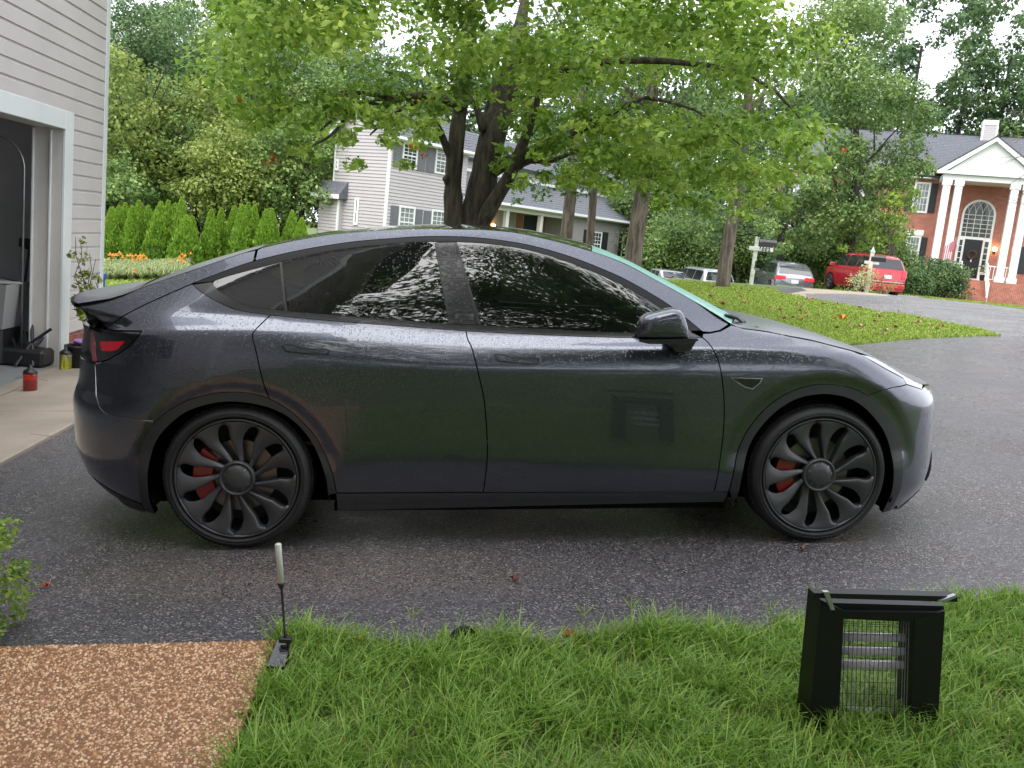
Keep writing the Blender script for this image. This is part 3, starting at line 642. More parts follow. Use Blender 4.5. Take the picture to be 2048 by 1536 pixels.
# mirrors
def mirror(s_):
    b = MB(); rows = []; n = 22
    # side outline of the shell (x, z) and its depth outwards
    top = tab((.452,1.078),(.458,1.125),(.478,1.165),(.52,1.184),(.57,1.198),(.62,1.207),(.648,1.202),(.672,1.172),(.69,1.12),(.705,1.075))
    xs_ = np.interp(np.linspace(0, 1, 24), [0, .12, .5, .88, 1], [.450, .462, .58, .685, .706])
    for x in xs_:
        zt = max(float(top(x)), 1.069); zb = 1.062; h_ = zt - zb; row = []
        dep = .105 * (max(0, 1 - abs((x - .575) / .135)**3.2))**.5 + .004
        for k in range(n + 1):
            an = math.pi * k / n; c, q = math.cos(an), math.sin(an)
            z = zb + h_ * (.5 - .5 * (abs(c)**.5) * (1 if c > 0 else -1)); row.append((x, s_ * (1.03 + dep * (q**.55)), z))
        rows.append(row)
    m_ = n + 1; V = [p for r_ in rows for p in r_]; F = [(i * m_ + q, i * m_ + q + 1, (i + 1) * m_ + q + 1, (i + 1) * m_ + q) for i in range(len(rows) - 1) for q in range(n)]
    F += [tuple(i * m_ for i in range(len(rows)))[::-1] + tuple(i * m_ + n for i in range(len(rows)))]
    if s_ > 0: F = [f_[::-1] for f_ in F]
    b.add(V, [f_[::-1] for f_ in F[:-1]] + [F[-1]])
    root = b.build('side_mirror', PAINT, car, smooth=True, fix=True)
    b = MB()
    y0, y1 = sorted((s_ * 1.115, s_ * .95))
    b.prism([(.455, 1.062), (.455, 1.052), (.50, 1.042), (.68, 1.040), (.71, 1.050), (.735, 1.058), (.735, 1.066), (.70, 1.068)], y0, y1)
    y0, y1 = sorted((s_ * 1.0, s_ * .88))
    b.prism([(.625, 1.044), (.66, .99), (.70, .988), (.735, 1.0), (.76, 1.044)], y0, y1)
    b.build('mirror_foot', TRIMM, root)
    return root
mirror(-1); mirror(1)
# wiper, cabin
b = MB(); b.tube([(.99, -.70, 1.14), (1.06, -.66, 1.128), (1.12, -.60, 1.10), (1.13, -.63, 1.085), (1.08, -.70, 1.085), (1.0, -.74, 1.098)], .011, 8); b.tube([(1.05, -.62, 1.11), (1.12, -.2, 1.13), (1.17, .3, 1.125)], .010, 6)
b.build('wiper', TRIMM, car, smooth=True)
b = MB(); b.prism([(1.0, 1.09), (1.16, 1.085), (1.2, 1.06), (1.0, 1.05)], -.72, .72); b.build('cowl', BLACK, car)
def seat(x, y):
    b = MB(); b.bbox((x - .25, y - .26, .45), (x + .28, y + .26, .62), .05); 
    b.prism([(x - .20, .6), (x - .08, .62), (x - .30, 1.17), (x - .40, 1.15)], y - .24, y + .24)
    b.bbox((x - .42, y - .13, 1.20), (x - .30, y + .13, 1.38), .04); b.tube([(x - .36, y - .06, 1.1), (x - .37, y - .06, 1.24)], .01, 6); b.tube([(x - .36, y + .06, 1.1), (x - .37, y + .06, 1.24)], .01, 6)
    b.build('seat', SEATW, car)
for x, y in ((.15, -.38), (.15, .38), (-.75, -.38), (-.75, .38)): seat(x, y)
b = MB(); b.bbox((.62, -.72, .75), (.98, .72, 1.04), .04); b.build('dashboard', SEAT, car)
b = MB(); T = Matrix.Translation((.52, .38, .98)) @ Matrix.Rotation(math.radians(-65), 4, 'Y'); b.tube([T @ Vector((.18 * math.cos(a), .18 * math.sin(a), 0)) for a in np.linspace(0, 2 * math.pi, 25)], .015, 8); b.build('steering_wheel', SEAT, car, smooth=True)
b = MB(); b.box((-1.3, -.8, .80), (-1.25, .8, 1.10)); b.box((-1.25, -.85, .5), (.9, .85, .52)); b.box((-2.1, -.70, 1.0), (-1.3, .70, 1.02)); b.build('cabin_lining', SEAT, car)
# ------------------------------------------------------------------ terrain
TS = math.tan(TILT)
def zplane(x, y):
    x = np.asarray(x, float); s = np.where(x > 9, 9 + 5 * np.tanh((x - 9) / 5), np.where(x < -8, -8 + 4 * np.tanh((x + 8) / 4), x))
    return s * TS
CTRL = []
def _ctrl(px, py, Y):
    p = at(px, py, Y); CTRL.append((p.x, p.y, p.z - float(zplane(p.x, p.y))))
for a in ((1503,569,24),(1735,577,28),(1400,563,26),(1445,566,25),(1300,575,24),(1720,582,39),(1800,588,41),(1580,592,42),(1400,598,46),(1900,603,58),(2048,612,50),(2048,618,44),(1850,596,50),
          (400,531,32),(250,529,31),(600,530,34),(770,520,42),(1330,578,46),(1000,560,40),(1640,588,33),(1620,596,27),(1900,647,18),(1770,590,36),(1747,622,21.5)): _ctrl(*a)
CT = np.array(CTRL)
def zt(x, y):
    x = np.asarray(x, float); y = np.asarray(y, float)
    d2 = (x[..., None] - CT[:, 0])**2 + ((y[..., None] - CT[:, 1]) * .8)**2
    w_ = np.exp(-d2 / (2 * 3.6**2)) + 1e-3 / (1 + d2 / 100)
    res = (w_ * CT[:, 2]).sum(-1) / (w_.sum(-1) + .02)
    m = np.clip((y - 12.5) / 5.5, 0, 1); m = m * m * (3 - 2 * m)
    return zplane(x, y) + res * m
def ztf(x, y): return float(zt(np.array(x), np.array(y)))
def gh(px, py, ymax=120):
    v = ray(px, py); lo = .5; t = lo; prev = CAM + v * t
    tt_ = np.concatenate([np.arange(.8, 12, .05), np.arange(12, ymax, .2)])
    P = np.array(CAM)[None] + np.array(v)[None] * tt_[:, None]; g = P[:, 2] - zt(P[:, 0], P[:, 1])
    i = np.argmax(g < 0) if (g < 0).any() else len(g) - 1
    if i == 0: return Vector(P[0])
    a, b = g[i - 1], g[i]; k = a / (a - b) if a != b else 0; p = P[i - 1] * (1 - k) + P[i] * k
    return Vector((p[0], p[1], ztf(p[0], p[1])))
def on(x, y, dz=0): return Vector((x, y, ztf(x, y) + dz))
def gxy(px, py): p = gh(px, py); return (p.x, p.y)
island_low = [gxy(*p) for p in ((1710, 690), (1780, 682.5), (1850, 677), (1950, 673), (2003, 672))]
island_up = [gxy(*p) for p in ((1965, 660), (1899, 646.6), (1839, 634), (1747, 621.5), (1685, 609), (1644, 602), (1613, 598))]
kerb_in = [gxy(*p) for p in ((1601, 592), (1570, 588.5), (1541.5, 577.5))]
kerb_far = [gxy(*p) for p in ((1603, 576), (1690, 582), (1770.6, 587.5), (1840.6, 593), (1945.6, 605.5), (2048, 619.5))]
gut_in = [gxy(*p) for p in ((1611, 587), (1690, 587.5), (1771, 592))]
k1, k0 = Vector(kerb_far[-1]), Vector(kerb_far[-2]); kd = (k1 - k0).normalized(); far_r = tuple(k1 + kd * 30)
near_edge = [gxy(*p) for p in ((560, 1290), (700, 1290), (800, 1296), (930, 1303), (1100, 1299), (1200, 1285), (1300, 1286), (1420, 1270), (1500, 1272), (1600, 1262), (1750, 1240), (1900, 1222), (2048, 1204))]
joint = (60.0, 15.5)
AX0, AX1 = -4.10, -2.79
lawn_edge = [(-2.79, 11.6), (-1.5, 12.1), (0, 12.4), (2, 12.6), (4, 12.8)]
driveway = [(AX1, 1.6), (-1.9, 1.6), (-1.9, near_edge[0][1] + .02)] + near_edge + [(12, 6.0), (60, 6.0), joint] + island_low[::-1] + lawn_edge[::-1]
street = island_low[-1:] + island_up + [gut_in[0], gut_in[1], gut_in[2], kerb_far[3], kerb_far[4], kerb_far[5], far_r, joint]
sidewalk = [island_up[-1]] + kerb_in + [kerb_far[0], kerb_far[1], kerb_far[2], kerb_far[3], gut_in[2], gut_in[1], gut_in[0]]
patch = [kerb_in[2], kerb_far[0], gxy(1613, 581.5), kerb_in[1]]
def pip(P, poly):
    ins = np.zeros(len(P), bool); n = len(poly)
    for i in range(n):
        (x1, y1), (x2, y2) = poly[i], poly[(i + 1) % n]
        c = (y1 > P[:, 1]) != (y2 > P[:, 1])
        with np.errstate(divide='ignore', invalid='ignore'): ins ^= c & (P[:, 0] < (x2 - x1) * (P[:, 1] - y1) / (y2 - y1) + x1)
    return ins
def build_ground():
    regs = {'driveway': driveway, 'street': street, 'sidewalk': sidewalk, 'asphalt_patch': patch}
    pts = []; edges = []
    for poly in regs.values():
        D_ = densify(poly, .5); b = len(pts); pts += D_; edges += [(b + i, b + (i + 1) % len(D_)) for i in range(len(D_))]
    g = [(x, y) for x in np.arange(-14, 30, .7) for y in np.arange(-6, 64, .7)] + [(x, y) for x in np.arange(-150, 151, 6) for y in np.arange(-60, 220, 6) if not (-14 < x < 30 and -6 < y < 64)]
    r_ = np.random.default_rng(3); pts += [(x + r_.uniform(-.05, .05), y + r_.uniform(-.05, .05)) for x, y in g]
    vo, eo, fo2, a_, b_, c_ = delaunay_2d_cdt([Vector(p) for p in pts], edges, [], 0, 1e-4)
    V = np.array([tuple(v) for v in vo]); F = np.array([tuple(f) for f in fo2]); C = V[F].mean(1)
    Z = zt(V[:, 0], V[:, 1]); V3 = np.concatenate([V, Z[:, None]], 1)
    A = V[F]; ar = (A[:, 1, 0] - A[:, 0, 0]) * (A[:, 2, 1] - A[:, 0, 1]) - (A[:, 2, 0] - A[:, 0, 0]) * (A[:, 1, 1] - A[:, 0, 1])
    F[ar < 0] = F[ar < 0][:, ::-1]; F = F[np.abs(ar) > 1e-9]; C = V[F].mean(1)
    left = np.ones(len(F), bool); out = {}
    for nm in ('asphalt_patch', 'sidewalk', 'street', 'driveway'):
        m_ = pip(C, regs[nm]) & left; left &= ~m_; out[nm] = F[m_]
    out['lawn'] = F[left]
    for nm, Fm in out.items():
        u, inv = np.unique(Fm, return_inverse=True)
        me = fast_mesh(nm, V3[u], inv.reshape(-1, 3), MATS[{'driveway': 'wet_asphalt', 'street': 'street_asphalt', 'sidewalk': 'pale_concrete', 'asphalt_patch': 'new_asphalt', 'lawn': 'lawn_soil'}[nm]], smooth=True)
        obj(nm, me, kind='structure')
def asphalt_mat(name, base, rough0, rough1, agg=130., tan=.0, bumpd=.0035, tint=(1, 1, 1)):
    m = bpy.data.materials.new(name); m.use_nodes = True; nt = m.node_tree; b = nt.nodes['Principled BSDF']; L = nt.links
    tc = N(nt, 'ShaderNodeTexCoord')
    vo = N(nt, 'ShaderNodeTexVoronoi', i_Scale=agg); L.new(tc.outputs['Object'], vo.inputs['Vector'])
    se = N(nt, 'ShaderNodeSeparateColor'); L.new(vo.outputs['Color'], se.inputs['Color'])
    rp = N(nt, 'ShaderNodeValToRGB'); e = rp.color_ramp.elements
    e[0].position = 0; e[0].color = (base * .25 * tint[0], base * .25 * tint[1], base * .27 * tint[2], 1); e[1].position = 1; e[1].color = (base * 5.2, base * 4.8, base * 4.5, 1)
    k = e.new(.55); k.color = (base * tint[0], base * tint[1], base * tint[2], 1); k = e.new(.88); k.color = (base * 1.9 * tint[0], base * 1.75 * tint[1], base * 1.7 * tint[2], 1)
    L.new(se.outputs['Red'], rp.inputs['Fac'])
    big = N(nt, 'ShaderNodeTexNoise', i_Scale=.55, i_Detail=6, i_Roughness=.6); L.new(tc.outputs['Object'], big.inputs['Vector'])
    br = N(nt, 'ShaderNodeMapRange'); br.inputs['From Min'].default_value = .3; br.inputs['From Max'].default_value = .7; br.inputs['To Min'].default_value = .78; br.inputs['To Max'].default_value = 1.22; L.new(big.outputs['Fac'], br.inputs['Value'])
    mu = N(nt, 'ShaderNodeVectorMath', operation='SCALE'); L.new(rp.outputs['Color'], mu.inputs[0]); L.new(br.outputs['Result'], mu.inputs['Scale']); 
    src = mu.outputs[0]
    if tan:     # worn zone where tan stones show in the surface
        mp = N(nt, 'ShaderNodeMapping'); mp.inputs['Location'].default_value = (.7, -4.0, 0); L.new(tc.outputs['Object'], mp.inputs['Vector'])
        mp.inputs['Scale'].default_value = (.5, 1.6, 1)
        ln = N(nt, 'ShaderNodeVectorMath', operation='LENGTH'); 
        mp.inputs['Location'].default_value = (.5 * .55, -1.6 * 4.05, 0); L.new(mp.outputs[0], ln.inputs[0])
        dm = N(nt, 'ShaderNodeMapRange', interpolation_type='SMOOTHSTEP'); dm.inputs['From Min'].default_value = .8; dm.inputs['From Max'].default_value = .1; L.new(ln.outputs['Value'], dm.inputs['Value'])
        gt2 = N(nt, 'ShaderNodeMath', operation='GREATER_THAN'); gt2.inputs[1].default_value = .60; L.new(se.outputs['Green'], gt2.inputs[0])
        m3 = N(nt, 'ShaderNodeMath', operation='MULTIPLY'); L.new(dm.outputs[0], m3.inputs[0]); L.new(gt2.outputs[0], m3.inputs[1])
        m4 = N(nt, 'ShaderNodeMath', operation='MULTIPLY'); L.new(m3.outputs[0], m4.inputs[0]); m4.inputs[1].default_value = tan
        mc = N(nt, 'ShaderNodeMix', data_type='RGBA'); L.new(m4.outputs[0], mc.inputs['Factor']); L.new(src, mc.inputs['A']); mc.inputs['B'].default_value = (.24, .18, .14, 1); src = mc.outputs['Result']
    L.new(src, b.inputs['Base Color'])
    n3 = N(nt, 'ShaderNodeTexNoise', i_Scale=1.3, i_Detail=5); L.new(tc.outputs['Object'], n3.inputs['Vector'])
    rr = N(nt, 'ShaderNodeMapRange'); rr.inputs['From Min'].default_value = .35; rr.inputs['From Max'].default_value = .65; rr.inputs['To Min'].default_value = rough0; rr.inputs['To Max'].default_value = rough1; L.new(n3.outputs['Fac'], rr.inputs['Value']); L.new(rr.outputs['Result'], b.inputs['Roughness'])
    b.inputs['Specular IOR Level'].default_value = .55
    bp = N(nt, 'ShaderNodeBump', i_Strength=1.0, i_Distance=bumpd); iv = N(nt, 'ShaderNodeMath', operation='SUBTRACT'); iv.inputs[0].default_value = 1; L.new(vo.outputs['Distance'], iv.inputs[1]); L.new(iv.outputs[0], bp.inputs['Height']); L.new(bp.outputs['Normal'], b.inputs['Normal'])
    MATS[name] = m
asphalt_mat('wet_asphalt', .072, .20, .38, agg=140, tan=.6, tint=(1.0, .96, 1.05), bumpd=.0045); asphalt_mat('street_asphalt', .10, .42, .6, agg=60, bumpd=.004); asphalt_mat('new_asphalt', .03, .4, .6, agg=60)
mat('pale_concrete', (.34, .27, .20), rough=.7, var=.25, vscale=3, bump=.3, bscale=60)
mat('lawn_soil', (.09, .135, .025), rough=.9, var=.45, vscale=5, bump=.8, bscale=30, vcol=(.045, .07, .014))
mat('apron_concrete', (.36, .30, .24), rough=.6, var=.22, vscale=1.7, bump=.35, bscale=140)
mat('garage_floor', (.24, .25, .24), rough=.6, var=.2, vscale=2)
build_ground()
# garage apron: slabs with a joint and cracks
def slab(name, x0, x1, y0, y1, h, m, e=.012):
    b = MB(); n = 0
    P = []
    for (x, y) in ((x0, y0), (x1, y0), (x1, y1), (x0, y1)): P.append((x, y))
    cx_, cy_ = (x0 + x1) / 2, (y0 + y1) / 2
    def z_(x, y, dz): return ztf(x, y) + dz
    V = [(x, y, z_(x, y, -.1)) for x, y in P] + [(x, y, z_(x, y, h - e)) for x, y in P] + [(x + math.copysign(e, cx_ - x), y + math.copysign(e, cy_ - y), z_(x, y, h)) for x, y in P]
    b.add(V, [(0, 1, 5, 4), (1, 2, 6, 5), (2, 3, 7, 6), (3, 0, 4, 7), (4, 5, 9, 8), (5, 6, 10, 9), (6, 7, 11, 10), (7, 4, 8, 11), (8, 9, 10, 11)])
    return b
ap = empty('apron', (0, 0, 0), kind='structure')
ys = [1.0, 4.6, 7.75, 10.9, 12.2]
for i in range(4):
    slab('slab', AX0 + .03, AX1, ys[i], ys[i + 1] - .012, .035, None).build('slab', MATS['apron_concrete'], ap)
crack = MB()
for pts_ in (((30, 763), (60, 758), (75, 766), (95, 768)), ((60, 877), (90, 881), (105, 882)), ((0, 800), (20, 792), (40, 781), (58, 774), (68, 768))):
    P = []
    for q in pts_:
        p = gh(*q); P.append((p.x, p.y, ztf(p.x, p.y) + .0355))
    crack.tube(P, .0016, 4)
crack.build('crack', MATS['black_void'], ap, kind='stuff')

# ------------------------------------------------------------------ garage
mat('siding_beige', (.60, .55, .54), rough=.5, var=.06, vscale=1.5, bump=.12, bscale=90); mat('white_trim', (.74, .77, .77), rough=.4, var=.05, vscale=2)
mat('jamb_cream', (.60, .58, .54), rough=.45, var=.06, vscale=2); mat('inner_wall', (.55, .55, .56), rough=.8, var=.15, vscale=1.2)
mat('galvanised', (.38, .39, .40), rough=.35, metal=.8, var=.2, vscale=8); mat('dark_metal', (.03, .03, .035), rough=.4, metal=.4)
mat('brick_red', (.27, .085, .055), rough=.85, var=.35, vscale=14, bump=.5, bscale=70); mat('mortar', (.38, .34, .30), rough=.9, bump=.4, bscale=90)
gar = empty('garage', (AX0, 0, 0), label='beige lap-sided garage with its wide white-framed door open, left edge', cat='garage')
GC = 11.32                 # far corner of the wall
DJ = at(131, 500, 10).y    # dummy
# door casing positions taken on the wall plane x = AX0
def wall_yz(px, py):
    v = ray(px, py); p = CAM + v * ((AX0 - CAM.x) / v.x); return p.y, p.z
yA, zA = wall_yz(143, 226)       # outer upper corner of the casing
yB, zB = wall_yz(126, 258)       # inner (opening) upper corner
yG, _ = wall_yz(200, 560)        # wall corner
zg = ztf(AX0, 10)
def GP(o): o.location = o.location - Vector((AX0, 0, 0)); return o
def gbox(name, a, b, m, e=.004, parent=gar, **k):
    B = MB(); B.bbox(a, b, e); o = B.build(name, MATS[m], parent, **k); o.location = (-AX0, 0, 0); return o
gbox('door_casing', (AX0, yB, zg - .02), (AX0 + .03, yA, zA), 'white_trim')
gbox('door_casing', (AX0, 2.0, zB), (AX0 + .03, yB - .002, zA), 'white_trim')
gbox('door_jamb', (AX0 - .30, yB + .005, zg - .02), (AX0 - .002, yB + .12, zA - .03), 'jamb_cream')
gbox('door_stop', (AX0 - .125, yB - .022, zg), (AX0 - .105, yB + .002, zB - .02), 'white_trim', .003)
gbox('door_stop', (AX0 - .30, yB - .03, zg), (AX0 - .28, yB + .002, zB - .02), 'white_trim', .003)
gbox('door_head', (AX0 - .30, 2.0, zB), (AX0 - .002, yB + .10, zB + .12), 'jamb_cream')
gbox('corner_board', (AX0 - .06, yG - .085, zg + .28), (AX0 + .028, yG + .03, 6.2), 'white_trim')
# lap siding, board by board
bh = .158; z = zg + .36; k = 0
while z < 6.0:
    B = MB()
    y0 = (yA + .002) if z + bh < zA else 1.0
    y1 = yG - .087
    B.add([(AX0 + .002, y0, z), (AX0 + .024, y0, z), (AX0 + .020, y0, z + bh * .80), (AX0 + .010, y0, z + bh * .88), (AX0 + .008, y0, z + bh + .004),
           (AX0 + .002, y1, z), (AX0 + .024, y1, z), (AX0 + .020, y1, z + bh * .80), (AX0 + .010, y1, z + bh * .88), (AX0 + .008, y1, z + bh + .004)],
          [(0, 5, 6, 1), (1, 6, 7, 2), (2, 7, 8, 3), (3, 8, 9, 4), (0, 1, 2, 3, 4), (9, 8, 7, 6, 5)])
    o = B.build('siding_board', MATS['siding_beige'], gar); o.location = (-AX0, 0, 0); z += bh; k += 1
gbox('wall', (AX0 - .28, yB + .125, zg - .3), (AX0, yG, 6.2), 'inner_wall')
gbox('wall', (AX0 - .28, 1.0, zB + .125), (AX0 - .001, yB + .124, 6.2), 'inner_wall')
gbox('wall', (AX0 - 6.5, yG - .12, zg - .3), (AX0 - .282, yG - .001, 6.2), 'inner_wall')
gbox('wall', (AX0 - 6.6, -4.0, zg - .3), (AX0 - 6.51, yG, 6.2), 'inner_wall'); gbox('ceiling', (AX0 - 6.5, -4, 2.75), (AX0 - .3, yG - .13, 2.8), 'inner_wall')
gbox('garage_floor', (AX0 - 6.5, -4, zg - .2), (AX0 + .025, yG - .13, zg + .025), 'garage_floor')
gbox('gable_wall', (AX0 - 6.5, yG + .001, zg - .3), (AX0 - .07, yG + .02, 6.2), 'siding_beige')
# brick base under the siding, brick by brick
by0, by1 = yA + .004, yG; bl, bhh = .205, .066
Bm = MB(); Bm.box((AX0 - .02, by0, zg - .25), (AX0 + .006, by1, zg + .36)); o = Bm.build('mortar_bed', MATS['mortar'], gar); o.location = (-AX0, 0, 0)
cache = {}
for r_ in range(6):
    zz = zg - .06 + r_ * (bhh + .011); y = by0 - (bl / 2 if r_ % 2 else 0)
    while y < by1:
        a, b = max(y, by0), min(y + bl, by1)
        if b - a > .03:
            key = round(b - a, 3)
            if key not in cache:
                q = MB(); q.bbox((0, 0, 0), (.012, key, bhh), .004); cache[key] = q.mesh('brick', MATS['brick_red'])
            obj('brick', cache[key], gar, loc=(.007, a, zz))
        y += bl + .011
# door track, curved at the top
B = MB(); yT = wall_yz(66, 600)[0]
xt = AX0 - .36; yt = yB - .06
P = [(xt, yt, zg + .03), (xt, yt, 1.75)] + [(xt - .32 * (1 - math.cos(a)), yt, 1.75 + .32 * math.sin(a)) for a in np.linspace(.1, math.pi / 2, 8)] + [(xt - 3, yt, 2.08)]
for dy, dx in ((0, 0), (.045, -.02)):
    B.tube([(p[0] + dx, p[1] + dy, p[2]) for p in P], .012, 6)
V = []; F = []
for p in P: V += [(p[0] + .012, p[1], p[2]), (p[0] - .025, p[1] + .04, p[2])]
B.add(V, [(2 * i, 2 * i + 2, 2 * i + 3, 2 * i + 1) for i in range(len(P) - 1)])
o = B.build('door_track', MATS['galvanised'], gar, smooth=True); o.location = (-AX0, 0, 0)
# things inside the garage
mat('grey_plastic', (.30, .30, .29), rough=.5); mat('black_plastic', (.015, .015, .016), rough=.4); mat('blue_plastic', (.02, .08, .35), rough=.4)
px_ = at(18, 640, 9.7)
B = MB(); _p = at(-16, 620, 10.3); T = Matrix.Translation((_p.x, _p.y, zg + .03))
B.add([(-.2, -.22, .38), (.2, -.22, .38), (.2, .22, .38), (-.2, .22, .38), (-.27, -.29, .86), (.27, -.29, .86), (.27, .29, .86), (-.27, .29, .86)], [(0, 3, 2, 1), (0, 1, 5, 4), (1, 2, 6, 5), (2, 3, 7, 6), (3, 0, 4, 7)])
tub = empty('storage_tub', T.translation, label='pale grey plastic tub on a dark stand just inside the garage', cat='storage tub')
B.build('tub', MATS['grey_plastic'], tub)
B = MB(); B.lathe([(.0, .885), (.26, .87), (.31, .855), (.31, .865), (.28, .88)], 4); B.build('rim', MATS['grey_plastic'], tub)
B = MB(); B.bbox((-.2, -.22, 0), (.2, .22, .38), .02); B.build('stand', MATS['black_plastic'], tub)
_p = at(52, 620, 10.75); tri = empty('tripod', (_p.x, _p.y, zg + .03), label='black folded tripod leaning beside the garage door track', cat='tripod')
for a in range(3):
    an = a * 2.1 + .4; B = MB(); B.tube([(.16 * math.cos(an), .16 * math.sin(an), 0), (.02, .01, 1.25)], .012, 6); B.build('leg', MATS['black_plastic'], tri)
B = MB(); B.bbox((-.08, -.03, 1.22), (.09, .04, 1.32), .01); B.tube([(0, 0, 1.2), (0, 0, 1.3)], .02, 8); B.build('head', MATS['black_plastic'], tri)
_p = at(45, 680, 10.2); mow = empty('tool_pile', (_p.x + .15, _p.y, zg + .03), label='dark heap of yard tools on the garage floor by the track', cat='tools')
for i in range(7):
    a = random.uniform(-.5, .5); B = MB(); B.tube([(random.uniform(-.4, .1), random.uniform(-.2, .4), .02), (random.uniform(-.3, .2), random.uniform(0, .5), random.uniform(.2, .55))], .018, 6); B.build('handle', MATS['dark_metal'], mow)
B = MB(); B.bbox((-.4, -.1, 0), (.1, .35, .18), .03); B.build('case', MATS['black_plastic'], mow)
B = MB(); B.lathe([(0, -.08), (.11, -.08), (.12, 0), (.11, .08), (0, .08)], 16, axis='y', T=Matrix.Translation((-.55, 0, .12))); B.build('wheel', MATS['black_plastic'], mow)
# ------------------------------------------------------------------ houses
mat('siding_white', (.45, .42, .42), rough=.5, var=.05, vscale=.8); mat('siding_grey', (.30, .29, .275), rough=.55, var=.06, vscale=.8)
mat('shingle', (.115, .12, .135), rough=.85, var=.3, vscale=9, bump=.6, bscale=25); mat('shutter_grey', (.13, .135, .15), rough=.5); mat('shutter_black', (.018, .022, .024), rough=.45)
mat('white_paint', (.76, .78, .76), rough=.45, var=.04, vscale=1); mat('cream_paint', (.62, .62, .56), rough=.5)
mat('window_glass', (.045, .06, .06), rough=.05, spec=.8, var=.5, vscale=1.5); mat('curtain_glass', (.20, .23, .22), rough=.12, spec=.8, var=.4, vscale=3)
mat('orange_door', (.55, .15, .05), rough=.5); mat('rust_brick', (.28, .11, .07), rough=.8); mat('black_door', (.012, .014, .015), rough=.3)
mat('lamp_glow', (1, .7, .35), emis=(1, .62, .25), estr=14); mat('brown_wreath', (.05, .03, .022), rough=.9)
def brick_mat(name, scale=1.0):
    m = bpy.data.materials.new(name); m.use_nodes = True; nt = m.node_tree; b = nt.nodes['Principled BSDF']; L = nt.links
    tc = N(nt, 'ShaderNodeTexCoord'); br = N(nt, 'ShaderNodeTexBrick'); L.new(tc.outputs['UV'], br.inputs['Vector'])
    br.inputs['Color1'].default_value = (.44, .085, .035, 1); br.inputs['Color2'].default_value = (.26, .045, .025, 1); br.inputs['Mortar'].default_value = (.45, .36, .29, 1)
    br.inputs['Scale'].default_value = 1; br.inputs['Brick Width'].default_value = .215; br.inputs['Row Height'].default_value = .075; br.inputs['Mortar Size'].default_value = .011; br.inputs['Mortar Smooth'].default_value = .1
    no = N(nt, 'ShaderNodeTexNoise', i_Scale=2.5, i_Detail=5); L.new(tc.outputs['Object'], no.inputs['Vector'])
    mp = N(nt, 'ShaderNodeMapRange'); mp.inputs['To Min'].default_value = .65; mp.inputs['To Max'].default_value = 1.45; L.new(no.outputs['Fac'], mp.inputs['Value'])
    sc_ = N(nt, 'ShaderNodeVectorMath', operation='SCALE'); L.new(br.outputs['Color'], sc_.inputs[0]); L.new(mp.outputs['Result'], sc_.inputs['Scale']); L.new(sc_.outputs[0], b.inputs['Base Color'])
    bp = N(nt, 'ShaderNodeBump', i_Strength=.8, i_Distance=.01); iv = N(nt, 'ShaderNodeMath', operation='SUBTRACT'); iv.inputs[0].default_value = 1; L.new(br.outputs['Fac'], iv.inputs[1]); L.new(iv.outputs[0], bp.inputs['Height']); L.new(bp.outputs['Normal'], b.inputs['Normal'])
    b.inputs['Roughness'].default_value = .85; MATS[name] = m
brick_mat('brick_wall')
def uvbox(o):
    """wall-plane uv in metres"""
    me = o.data; uv = me.uv_layers.new(name='UVMap')
    for p in me.polygons:
        n = p.normal
        for li in p.loop_indices:
            c = me.vertices[me.loops[li].vertex_index].co
            uv.data[li].uv = (c.x, c.z) if abs(n.y) >= max(abs(n.x), abs(n.z)) else ((c.y, c.z) if abs(n.x) >= abs(n.z) else (c.x, c.y))
class House:
    def __init__(s, name, origin, vpx, vpy, flip=False, **k):
        v = ray(vpx, vpy); v.z = 0; v.normalize()
        if flip: v = -v
        s.X = v; s.Y = Vector((-v.y, v.x, 0)); s.O = origin
        s.root = empty(name, origin, (0, 0, math.atan2(v.y, v.x)), **k)
    def A(s, px, py, y=0.0):
        """facade-parallel plane at local depth y -> (x, z)"""
        r_ = ray(px, py); p0 = s.O + s.Y * y; t = (p0 - CAM).dot(s.Y) / r_.dot(s.Y); q = CAM + r_ * t - s.O
        return q.dot(s.X), q.z
    def B(s, px, py, x=0.0):
        r_ = ray(px, py); p0 = s.O + s.X * x; t = (p0 - CAM).dot(s.X) / r_.dot(s.X); q = CAM + r_ * t - s.O
        return q.dot(s.Y), q.z
    def box(s, name, a, b, m, e=.01, parent=None, **k):
        B_ = MB(); a = tuple(min(p, q) for p, q in zip(a, b)), tuple(max(p, q) for p, q in zip(a, b)); B_.bbox(a[0], a[1], min(e, .3 * min(q - p for p, q in zip(*a)))) if e else B_.box(*a)
        return B_.build(name, MATS[m], parent or s.root, **k)
def clap(h, name, axis, c0, u0, u1, z0, z1, m, pitch=.15, prof=None, sgn=-1, parent=None):
    """lap siding on a wall; axis 'x': wall runs along x at y=c0 facing sgn*y; axis 'y': along y at x=c0 facing sgn*x; prof(z) -> (u0,u1)"""
    B_ = MB(); z = z0
    while z < z1:
        zt_ = min(z + pitch, z1); a, b = prof(z) if prof else (u0, u1); a2, b2 = prof(zt_) if prof else (u0, u1)
        if b - a > .02:
            d0, d1 = sgn * .035, sgn * .002
            pts = [(a, d0, z), (b, d0, z), (b2, d1, zt_), (a2, d1, zt_), (a, 0, z), (b, 0, z)]
            V = [(u, c0 + d, q) if axis == 'x' else (c0 + d, u, q) for u, d, q in pts]
            B_.add(V, [(0, 1, 2, 3), (4, 5, 1, 0)])
        z += pitch
    return B_.build(name, MATS[m], parent or h.root, kind='stuff')
